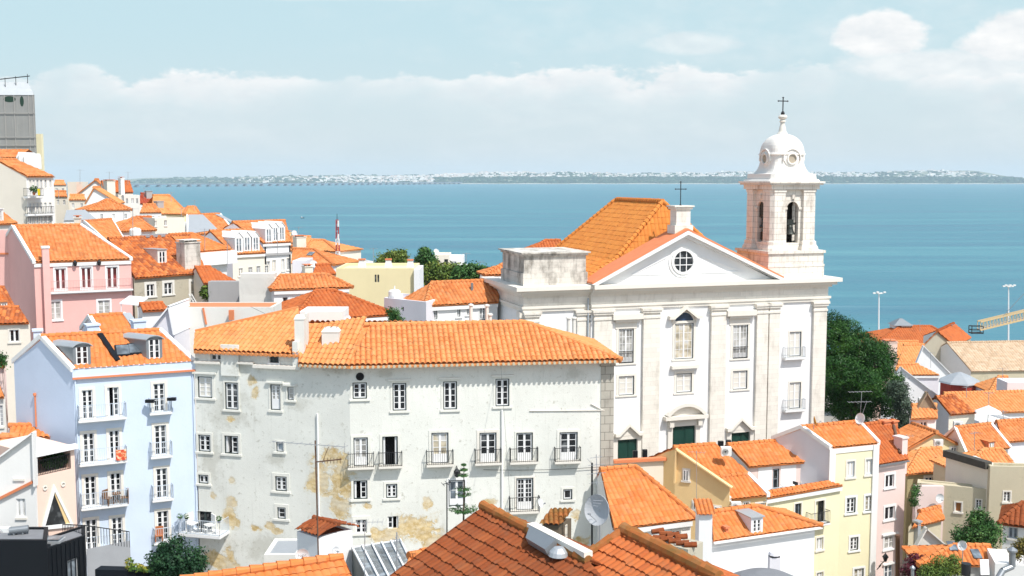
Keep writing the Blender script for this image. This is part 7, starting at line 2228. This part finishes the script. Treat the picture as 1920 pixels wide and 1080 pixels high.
for h_ in (1.1, 2.2):
    for (x0, y0), (x1, y1) in (((-1, -1), (1, -1)), ((1, -1), (1, 1)), ((1, 1), (-1, 1)), ((-1, 1), (-1, -1))): mb.bar(c + V((x0 * 1.7, y0 * 1.1, h_)), c + V((x1 * 1.7, y1 * 1.1, h_)), .18)
t.part(mb, 'platform', IRON)
mb = MB(); mb.cyl(a.lerp(b, .25) + hh, P3(1925, 545, 330), .09, .09, 5); t.part(mb, 'stay_cable', ZINC)
mb = MB(); p = a.lerp(b, .8); mb.cyl(V((p.x, p.y + 1, 1)), p + V((0, 1, 0)), .9, .8, 10); t.part(mb, 'support', FRAME)
# red and white lattice mast
t = Thing('radio_mast', 'slender red and white lattice mast beside the far hip roofs', 'mast', P3(633, 495, 168))
REDP = simple('mast_red_paint', (.38, .06, .06), .5)
p0, p1 = P3(634, 495, 168), P3(632, 412, 168)
for k in range(7):
    f0, f1 = k / 7, (k + 1) / 7; mb = MB()
    w0, w1 = .30 * (1 - .55 * f0), .30 * (1 - .55 * f1)
    A_ = p0.lerp(p1, f0); B_ = p0.lerp(p1, f1)
    cs = [(-1, -1), (1, -1), (1, 1), (-1, 1)]
    for i, (x, y) in enumerate(cs):
        x2, y2 = cs[(i + 1) % 4]
        mb.bar(A_ + V((x * w0, y * w0, 0)), B_ + V((x * w1, y * w1, 0)), .10)
        mb.bar(A_ + V((x * w0, y * w0, 0)), B_ + V((x2 * w1, y2 * w1, 0)), .06); mb.bar(B_ + V((x * w1, y * w1, 0)), B_ + V((x2 * w1, y2 * w1, 0)), .06)
    t.part(mb, 'mast_section', FRAME if k in (1, 3) else REDP)
mb = MB(); mb.cyl(p1, p1 + V((0, 0, .9)), .05, .03, 6); t.part(mb, 'tip', IRON)
mb = MB()
for y in (425, 450): mb.cbox(P3(634.5, y, 167.8), .2, .2, .9)
t.part(mb, 'panel_antenna', PLW)

# ------------------------------------------------------------------ small things on roofs, walls and balconies
antenna('tall rusty aerial mast with a long boom before the long house', 597, 826, 1046, 50, .035, (), RUSTY, lean=-6)
t = Thing('aerial', 'long thin horizontal aerial boom crossing the tall rusty mast', 'aerial', P3(596, 838, 50))
mb = MB(); a, b = P3(511, 828, 50.6), P3(646, 838, 49.4); mb.bar(a, b, .028); mb.bar(P3(646, 830, 49.4), P3(646, 848, 49.4), .02)
for i in range(9): 
    p = a.lerp(b, i / 8); mb.bar(p - V((.12, .3, 0)), p + V((.12, .3, 0)), .014)
t.part(mb, 'boom', STEEL)
t = Thing('aerial', 'small dark aerial arm halfway up the tall rusty mast', 'aerial', P3(600, 866, 50))
mb = MB(); mb.bar(P3(594, 866, 50), P3(640, 861, 49.6), .05); mb.bar(P3(604, 868, 49.9), P3(616, 838, 49.8), .025)
for x in (608, 614, 620, 626, 632, 638): mb.bar(P3(x, 858, 49.8), P3(x, 869, 49.8), .02)
t.part(mb, 'boom', RUSTY)
antenna('thin grey aerial pole over the left of the glass roof', 684, 977, 1085, 46, .02, ((.05, 1.5, 8, 0),), STEEL, yaw=.05)
antenna('knobbly grey aerial pole over the right of the glass roof', 744, 998, 1090, 44, .03, ((.3, .25, 3, 0), (1.0, .25, 3, 0)), STEEL)
antenna('dark pole with a leaning crossbar left of the young araucaria', 838, 906, 1005, 46, .03, ((.0, .35, 3, .2),), IRON)
t = antenna('tall dark aerial mast with stacked yagis before the quoins', 1110, 868, 1036, 47, .045, (), IRON)
bm = MB()
for y, w_ in ((858, 12), (872, 16), (888, 18), (905, 14)):
    p = P3(1118, y, 46.8); bm.bar(p - V((w_ / 2100 * 47, .1, 0)), p + V((w_ / 2100 * 47, .1, .02)), .018)
    bm.bar(p - V((0, .3, 0)), p + V((0, .3, 0)), .015)
bm.bar(P3(1118, 852, 46.8), P3(1120, 908, 46.8), .03); bm.bar(P3(1112, 882, 47), P3(1120, 882, 46.8), .03); bm.bar(P3(1101, 860, 47), P3(1110, 870, 47), .02)
t.part(bm, 'boom', STEEL)
D, refl, dc, dax = dish('large white satellite dish on the tall dark mast at the quoins', 1122, 956, 46.6, .66, simple('grey_perforated_dish', (.46, .47, .49), .5), yaw=-.75, elev=.2, post=1.5)
refl.scale = (1, 1, 1)
mb = MB()
for i in range(3):
    p = P3(1112, 938 + i * 5, 46.2); mb.bar(p, p + V((.42 - .1 * i, 0, -.03)), .018)
D.part(mb, 'faded_lettering', simple('faded_print', (.30, .31, .34), .6), refl)
D2, refl, dc, dax = dish('white dish with a small operator logo above the bottom roof', 567, 1042, 46, .29, yaw=.1, elev=.15, post=.35)
tc_ = bpy.data.curves.new('dish_lettering', 'FONT'); tc_.body = 'NOS'; tc_.size = .17; tc_.align_x = 'CENTER'; tc_.align_y = 'CENTER'; tc_.extrude = .002
tmp = bpy.data.objects.new('tmp', tc_); COL.objects.link(tmp)
dg = bpy.context.evaluated_depsgraph_get()
me = bpy.data.meshes.new_from_object(tmp.evaluated_get(dg)); bpy.data.objects.remove(tmp)
lo_ = bpy.data.objects.new('dish_lettering', me); COL.objects.link(lo_); lo_.parent = D2.o
me.materials.append(simple('grey_print', (.16, .16, .18), .5))
lo_.location = dc + dax * .07 - D2.org; lo_.rotation_euler = dax.to_track_quat('Z', 'Y').to_euler(); 
dish('small white dish on the shed rail beside the chimney shed', 631, 1032, 50, .17, yaw=.6, elev=.2)
dish('white dish on the ridge before the left end of long roof', 651, 600, 79, .42, yaw=1.0, elev=.3)
dish('white dish on the balcony beside the lowest french door', 1014, 943, 69.6, .3, yaw=1.1, elev=.3)
dish('orange brown dish on the ridge of the tall narrow house', 1529, 790, 84.5, .4, simple('rusty_orange_dish', (.55, .25, .04), .6), yaw=1.35, elev=.3)
dish('white dish on the ridge between pale yellow and pink houses', 1613, 785, 87, .45, yaw=-1.0, elev=.3)
dish('white dish on a pole over the low orange roof at lower right', 1804, 1023, 71.5, .32, yaw=-.9, elev=.3, post=1.6)
dish('small white dish on the far roof left of the terrace end', 552, 438, 178, .55, yaw=.9, elev=.4)
dish('white dish on the far orange roof under the red mast', 588, 495, 150, .5, yaw=.5, elev=.4)
dish('small white dish over the flat cream house by water', 818, 472, 167, .45, yaw=.6, elev=.4)
dish('white round dish on the pale plastered wall end', 1762, 934, 86.5, .36, yaw=.2, elev=.05, post=.2)
for lb_, px, y0, y1, Y in (('thin aerial over the hip roofed houses left of the stone stack', 249, 390, 452, 126), ('thin aerial right of the old grey roof', 384, 428, 470, 118), ('thin aerial before the cream terrace wall', 426, 448, 502, 116), ('aerial on the roof left of the red mast', 520, 436, 480, 143),
                           ('thin aerial at the left end of the yellow house', 700, 465, 492, 160), ('thin aerial above the flat houses right of the trees', 874, 474, 510, 158), ('aerial with short boom right of the dark bush', 900, 490, 530, 140), ('far aerial on the pale orange roof', 321, 360, 378, 200),
                           ('aerial on the orange roof at far right', 1854, 735, 790, 122), ('second aerial on the orange roof at far right, further right', 1881, 770, 800, 112), ('aerial on the roof with tiny tiled dormer', 1827, 810, 858, 99), ('thin white aerial mast on the ochre house', 1306, 845, 952, 74), ('aerial on the harbour roofs', 1785, 608, 640, 214)):
    antenna(lb_, px, y0, y1, Y, .03 * Y / 110, ((.1, 1.1, 5, 0),), STEEL, yaw=RND.uniform(-.5, 1), group='thin roof aerials')
for i, (lb_, px, py, Y) in enumerate((('pale aerial with two long booms before the pine, upper pair', 1612, 734, 95), ('pale aerial with two long booms before the pine, lower pair', 1611, 753, 94.6))):
    t = Thing('aerial', lb_, 'aerial', P3(px, 790, Y)); mb = MB(); a, b = P3(px - 20, py + 1, Y), P3(px + 22, py, Y); mb.bar(a, b, .03); 
    mb.bar(P3(px + (14 if i else 4), py, Y), P3(px, 795, Y), .025)
    for k in range(7): c = a.lerp(b, k / 6); mb.bar(c - V((0, .3, 0)), c + V((0, .3, 0)), .018)
    t.part(mb, 'boom', STEEL)
acunit('white air conditioner on the party wall of ochre house', 1361, 853, 81, .75, .6, .5)
acunit('air conditioner on the cream house under the drooping roof', 1796, 802, 109.6)
acunit('air conditioner on the yellow gable wall', 1759, 836, 100.6, .8, .6)
acunit('air conditioner in front of the timber gable', 1728, 758, 115.4, .7, .7)
acunit('air conditioner on the lower wing of the ochre house', 1380, 953, 76.1, .7, .45)
# loudspeakers by the church doors
for i, (lb_, x0, y0, x1, y1) in enumerate((('black box beside the left green church door, nearer the door', 1187, 846, 1196, 860), ('black box standing right of the left green church door', 1205, 844, 1214, 858), ('black box left of the right green church door', 1347, 828, 1357, 842), ('black box touching the right green church door', 1362, 826, 1371, 838))):
    a, b = P3(x0, y1, 91), P3(x1, y0, 91); t = Thing('box', lb_, 'box', V((a.x, 91, 26)), 'black boxes outside the church')
    mb = MB(); mb.obox(a, V((b.x - a.x, 0, 0)), V((0, .35, 0)), V((0, 0, b.z - a.z))); mb.cyl(V(((a.x + b.x) / 2, 91.17, 26)), V(((a.x + b.x) / 2, 91.17, a.z)), .04, .04, 6); t.part(mb, 'cabinet', BLACKM)
# lamp over the door of the long house
t = Thing('wall_lantern', 'black iron lantern over a door of the long house', 'lantern', W2.P(*W2.hit(856, 892), .0))
mb = MB(); u, z = W2.hit(856, 884); mb.bar(W2.P(u, z + .35, .0), W2.P(u, z + .35, .4), .05); mb.lathe(W2.P(u, z - .28, .4), [(.06, 0), (.17, .1), (.22, .42), (.08, .55), (.02, .62)], 6); t.part(mb, 'lamp', IRON)
t = Thing('street_lamp', 'curved iron street lamp on the corner between yellow and pink houses', 'lamp', P3(1650, 1066, 83))
mb = MB(); a, b = P3(1648, 1062, 84), P3(1660, 1050, 82.6); mb.bar(a, b, .06); mb.lathe(b + V((0, 0, -.1)), [(.1, 0), (.2, .3), (.25, .34), (.05, .6), (0, .7)], 8); mb.bar(P3(1644, 1068, 83.2), P3(1652, 1060, 83.2), .05); t.part(mb, 'bracket', IRON)
t = Thing('flue', 'dark flue pipe standing before the pale pink tenement', 'flue', P3(1683, 1085, 84)); mb = MB(); mb.cyl(P3(1683, 1095, 84), P3(1683, 1005, 84), .17, .17, 10); mb.cyl(P3(1683, 1007, 84), P3(1683, 1003, 84), .2, .2, 10); t.part(mb, 'pipe', RUSTY)
t = Thing('flue', 'thick bent steel flue pipe at the lower right corner', 'flue', P3(1895, 1080, 66))
mb = MB(); a, b, c, d = P3(1898, 1032, 66), P3(1898, 1062, 66), P3(1880, 1070, 65.8), P3(1868, 1090, 65.5)
for p, q in ((a, b), (b, c), (c, d)): mb.cyl(p, q, .19, .19, 12)
mb.lathe(a, [(.3, -.05), (.3, .05), (.05, .22), (0, .22)], 12); t.part(mb, 'pipe', ZINC)
t = Thing('flue', 'small capped flue beside the bougainvillea', 'flue', P3(1711, 1085, 68)); mb = MB(); mb.cyl(P3(1711, 1090, 68), P3(1711, 1066, 68), .1, .1, 10); mb.lathe(P3(1711, 1066, 68), [(.18, 0), (.16, .08), (.03, .2), (0, .2)], 10); t.part(mb, 'pipe', ZINC)
t = Thing('flue', 'vented white stub with shadowed cowl against the white dormer house', 'flue', P3(1451, 1060, 63)); mb = MB(); c = P3(1451, 1075, 63); mb.cbox(c, .62, .5, 1.0); mb.cbox(c + V((0, 0, 1.0)), .55, .45, .12, 1); mb.lathe(c + V((0, 0, 1.12)), [(.36, 0), (.3, .16), (0, .26)], 10); t.part(mb, 'stub', [LAV, IRON])
t = Thing('water_tank', 'white round water tank on the small pinkish terrace wall', 'tank', P3(254, 440, 130)); mb = MB(); c = P3(254, 444, 130); mb.lathe(c, [(.62, 0), (.66, .2), (.66, .8), (.5, 1.0), (.12, 1.06), (0, 1.1)], 16); t.part(mb, 'tank', PLW)
t = Thing('water_tank', 'white round water tank by the yellow house', 'tank', P3(740, 555, 99)); mb = MB(); c = P3(740, 558, 99); mb.lathe(c, [(.5, 0), (.55, .15), (.55, .55), (.4, .7), (.06, .75), (.06, 1.05), (0, 1.05)], 16); t.part(mb, 'tank', PLW)
t = Thing('vent_pipe', 'white twin vent posts before the left church bay', 'vent', P3(1070, 640, 88)); mb = MB()
for x in (1066, 1076): p, q = P3(x, 645, 88), P3(x, 597, 88); mb.cyl(p, q, .16, .16, 10); mb.lathe(q, [(.24, 0), (.22, .1), (0, .14)], 10)
t.part(mb, 'post', OFFW)
for lb_, x, y0 in (('white vent post between the windows of the hip roofed house', 883, 570), ('white vent post right of the dark sash window', 913, 571), ('short vent post above the end of the long roof', 919, 588)):
    t = Thing('vent_pipe', lb_, 'vent', P3(x, 612, 80), 'vent posts behind the long roof'); mb = MB(); p, q = P3(x, 620, 80), P3(x, y0 + 3, 80); mb.cyl(p, q, .13, .13, 10); mb.lathe(q, [(.2, 0), (.18, .1), (0, .16)], 10); t.part(mb, 'post', OFFW)
# things on balconies
def chair(label, c, mat, rz=0, s=1.):
    t = Thing('chair', label, 'chair', c); x = V((math.cos(rz), math.sin(rz), 0)) * s; y = V((-x.y, x.x, 0)); z = V((0, 0, s))
    mb = MB(); mb.obox(c - x * .25 - y * .25 + z * .40, x * .5, y * .5, z * .05); t.part(mb, 'seat', mat)
    mb = MB(); mb.obox(c - x * .25 + y * .2 + z * .45, x * .5, y * .05, z * .5); t.part(mb, 'backrest', mat)
    for a in (-1, 1):
        for b in (-1, 1): mb = MB(); mb.bar(c + x * .21 * a + y * .21 * b, c + x * .21 * a + y * .21 * b + z * .4, .05 * s); t.part(mb, 'leg', mat)
    return t
bz = W1.hit(372, 1003, 1.3)[1]
def wpt(W_, px, o, z): return W_.P(W_.hit(px, 990, o)[0], z, o)
chair('white armchair on the left of the long house balcony', wpt(W1, 360, .7, bz), PLW, .9, 1.25); chair('white armchair on the right of the long house balcony', wpt(W1, 393, .7, bz), PLW, -.9, 1.25)
t = Thing('table', 'small dark table between two white armchairs on the balcony', 'table', wpt(W1, 377, .7, bz)); mb = MB(); c = wpt(W1, 377, .7, bz); mb.cyl(c, c + V((0, 0, .5)), .04, .04, 8); mb.cyl(c + V((0, 0, .5)), c + V((0, 0, .54)), .35, .35, 16); t.part(mb, 'top', IRON)
for lb_, x in (('dark pot plant at the left end of the long house balcony', 338), ('pot plant second from the left on the long house balcony', 350), ('pot plant at the right corner of the long house balcony', 411)):
    potplant(lb_, wpt(W1, x, 1.1, bz + .85), .35, .2, LEAF, IRON, n=60)
Fb = BH.F
def bpt(px, y, o): 
    z = Fb.hit(px, y, o)[1]; return Fb.P(Fb.hit(px, y, o)[0], z, o)
WOODC = simple('brown_wood', (.20, .11, .06), .6)
chair('wooden folding chair on the left of the blue house terrace table', bpt(203, 946, .35), WOODC, 1.2); chair('wooden folding chair on the right of the blue house terrace table', bpt(234, 944, .35), WOODC, -1.2)
t = Thing('table', 'little wooden table between folding chairs on the blue house balcony', 'table', bpt(219, 945, .35)); c = bpt(219, 945, .35); mb = MB(); mb.cyl(c + V((0, 0, .68)), c + V((0, 0, .72)), .3, .3, 14); t.part(mb, 'top', WOODC)
for a in (-1, 1): mb = MB(); mb.bar(c + V((a * .2, 0, 0)), c + V((-a * .2, 0, .68)), .04); t.part(mb, 'leg', WOODC)
chair('orange wooden chair on the lowest right balcony of blue house', bpt(299, 1015, .3), simple('orange_wood', (.45, .16, .06), .6), .2)
t = Thing('towel', 'red and white patterned towel over the blue house railing', 'towel', bpt(226, 868, .66))
m_, n, b = newmat('patterned_red_cloth'); n.put(b.inputs['Base Color'], n.ramp(n.noise(n.pos(), 3.2, 2), [(.42, (.62, .07, .04)), (.5, (.70, .16, .05)), (.58, (.78, .62, .42))])); b.inputs['Roughness'].default_value = .9
c = bpt(216, 862, .67); mb = MB(); z = V((0, 0, 1))
top = Fb.hit(226, 842, .67)[1]; bot = Fb.hit(226, 862, .67)[1]; ua, ub = Fb.hit(217, 850, .67)[0], Fb.hit(237, 850, .67)[0]
N_ = 8
for i in range(N_):
    f0, f1 = i / N_, (i + 1) / N_; w0, w1 = .03 * math.sin(f0 * 9), .03 * math.sin(f1 * 9)
    sag = lambda f: -.06 * math.sin(f * math.pi)
    mb.hexa([Fb.P(ua + (ub - ua) * f0, bot + sag(f0), .66 + w0), Fb.P(ua + (ub - ua) * f1, bot + sag(f1), .66 + w1), Fb.P(ua + (ub - ua) * f1, top + sag(f1), .66 + w1 * .3), Fb.P(ua + (ub - ua) * f0, top + sag(f0), .66 + w0 * .3)], Fb.n * .02)
t.part(mb, 'cloth', m_)
for lb_, x, y in (('black planter hooked on the left of the top right blue balcony', 281, 755), ('black planter hooked on the right of the top right blue balcony', 322, 751)):
    t = Thing('planter', lb_, 'planter', bpt(x, y, .5)); mb = MB(); c = bpt(x, y, .5); mb.cbox(c, .55, .25, .2); t.part(mb, 'box', BLACKM)
# roof terrace of the salmon house, and the plants behind its railing
uS, zS = SH.F.hit(110, 886)
for i, (lb_, x) in enumerate((('tall dark plant at the middle of the shaded salmon terrace', 108), ('broad dark plant right on the shaded salmon terrace', 118), ('thin dark plant left on the shaded salmon terrace', 93))):
    u, z = SH.F.hit(x, 885, -.6); potplant(lb_, SH.F.P(u, zb_o, -.7), .6, .42 if i else .5, LEAF_PINE, IRON, n=220)
pT = ST.F.P(ST.F.hit(1478, 915, 1.)[0], z0 if False else ST.F.hit(1456, 921)[1], 1.0)
t = Thing('table', 'white terrace table on the salmon house roof terrace', 'table', pT); mb = MB(); mb.cbox(pT + V((0, 0, .68)), 1.0, .6, .05); t.part(mb, 'top', PLW)
for a in (-1, 1):
    for b_ in (-1, 1): mb = MB(); mb.bar(pT + V((a * .42, b_ * .24, 0)), pT + V((a * .42, b_ * .24, .68)), .04); t.part(mb, 'leg', PLW)
pq = ST.F.P(ST.F.hit(1486, 915, 1.)[0], pT.z, 1.1); chair('dark chair beside the white table on salmon roof terrace', pq, IRON, -1.)
potplant('clay pot plant at the left of the salmon roof terrace', ST.F.P(ST.F.hit(1430, 915, 1.)[0], pT.z, .9), .6, .25, LEAF_RED, TERRA, n=120)
potplant('second clay pot plant left of the terrace door on the salmon roof', ST.F.P(ST.F.hit(1440, 915, 1.)[0], pT.z, 1.3), .5, .22, LEAF, TERRA, n=100)
# old door clutter by the grey house, tarp near the mast
t = Thing('tarpaulin', 'blue tarpaulin hanging by the grey block under the mast', 'tarpaulin', P3(568, 512, 145)); mb = MB(); a, b = P3(564, 514, 145), P3(572, 500, 145); mb.prism([a, P3(573, 514, 145), b, P3(568, 500, 145)], V((0, .1, 0))); t.part(mb, 'sheet', simple('blue_sheet', (.03, .14, .32), .6))
potplant('tangled plant in a tub beside the old grey house door', P3(388, 567, 110), 1.2, .7, LEAFY, GREYW, n=260)
t = Thing('ladder', 'white folded clothes rack by the old grey house door', 'clothes rack', P3(357, 568, 110.5)); mb = MB()
for dx in (0, 5): mb.bar(P3(354 + dx, 551, 110.6), P3(364 + dx, 569, 110.4), .07)
for k in range(4): mb.bar(P3(355.5 + k * 2.4, 555 + k * 4, 110.5), P3(360.5 + k * 2.4, 555 + k * 4, 110.5), .05)
t.part(mb, 'rack', PLW)
t = Thing('plastic_tank', 'white solar panel board by the lower right roof', 'panel', P3(1848, 1065, 68)); mb = MB(); a = P3(1839, 1078, 68); mb.hexa([a, a + V((.55, 0, 0)), a + V((.57, .25, .9)), a + V((.02, .25, .9))], V((0, .06, 0))); t.part(mb, 'panel', FRAME)
t = Thing('barrel', 'dark barrel below the white dish at lower right', 'barrel', P3(1811, 1075, 69)); mb = MB(); c = P3(1811, 1078, 69); mb.cyl(c, c + V((0, 0, .75)), .28, .3, 14); t.part(mb, 'barrel', IRON)
t = Thing('parasol', 'folded white parasol on the terrace box between right roofs', 'parasol', P3(1850, 790, 110)); mb = MB(); c = P3(1852, 795, 110); mb.lathe(c, [(1.3, 1.2), (1.2, 1.3), (.0, 1.9)], 10); t.part(mb, 'canopy', WHITE2); mb = MB(); mb.cyl(c, c + V((0, 0, 1.9)), .04, .04, 6); t.part(mb, 'pole', IRON)
t = Thing('boat', 'tiny dark boat far out on the river', 'boat', V((0, 0, 0))); c = atz(567, 409, .2); t.o.location = c; t.org = c
mb = MB(); mb.loft([[c + V((x * k, y * k2, z)) for x, y in ((-3, 0), (-2, -.9), (2.2, -.8), (3.4, 0), (2.2, .8), (-2, .9))] for k, k2, z in ((.8, .8, -.3), (1, 1, .9))], smooth=False); t.part(mb, 'hull', IRON)
mb = MB(); mb.cbox(c + V((-.8, 0, .9)), 1.6, 1.2, 1.2); t.part(mb, 'cabin', FRAME)

# more thin aerials and a few slack cables over the roofs
for px, y0, y1, Y in ((150, 318, 345, 205), (240, 322, 345, 206), (205, 322, 340, 206), (110, 355, 375, 196), (270, 352, 372, 218), (365, 375, 396, 195), (232, 398, 420, 152), (340, 390, 412, 160), (455, 415, 440, 158), (560, 425, 450, 178)):
    antenna('thin grey aerial standing on a roof of the far hill', px, y0, y1, Y, .035, ((.1, 1.2, 5, 0),), STEEL, yaw=RND.uniform(-.5, 1), group='aerials on the far hill')
for px, y0, y1, Y in ((1725, 600, 622, 232), (1668, 645, 672, 188), (1745, 660, 690, 165), (1880, 690, 712, 136), (1812, 724, 746, 125), (1700, 815, 842, 100)):
    antenna('thin grey aerial standing on a roof towards the harbour', px, y0, y1, Y, .03, ((.1, 1.1, 5, 0),), STEEL, yaw=RND.uniform(-.5, 1), group='aerials towards the harbour')
def cable(label, p, q, sag, r=.012):
    t = Thing('cable', label, 'cable', p); mb = MB(); N_ = 12; prev = None
    for i in range(N_ + 1):
        f = i / N_; c = p.lerp(q, f) - V((0, 0, sag * 4 * f * (1 - f)))
        if prev is not None: mb.bar(prev, c, r)
        prev = c
    t.part(mb, 'wire', IRON)
cable('slack wire from the pink house corner lamp towards the street', P3(1650, 1052, 83), P3(1800, 1030, 78), .5, .02)
cable('thin wire along the front of the long house right half', W2.P(8.5, W2.hit(900, 880)[1], .12), W2.P(W2.W, W2.hit(1140, 873)[1], .12), .12, .025)
cable('thin wire hanging from the long house eave past its end windows', W2.P(9.6, zE_ - .2, .5), P3(958, 960, 66), .1, .015)
cable('wire from the party wall across the left pale roof', P3(470, 575, 83), P3(700, 655, 69), .3, .018)
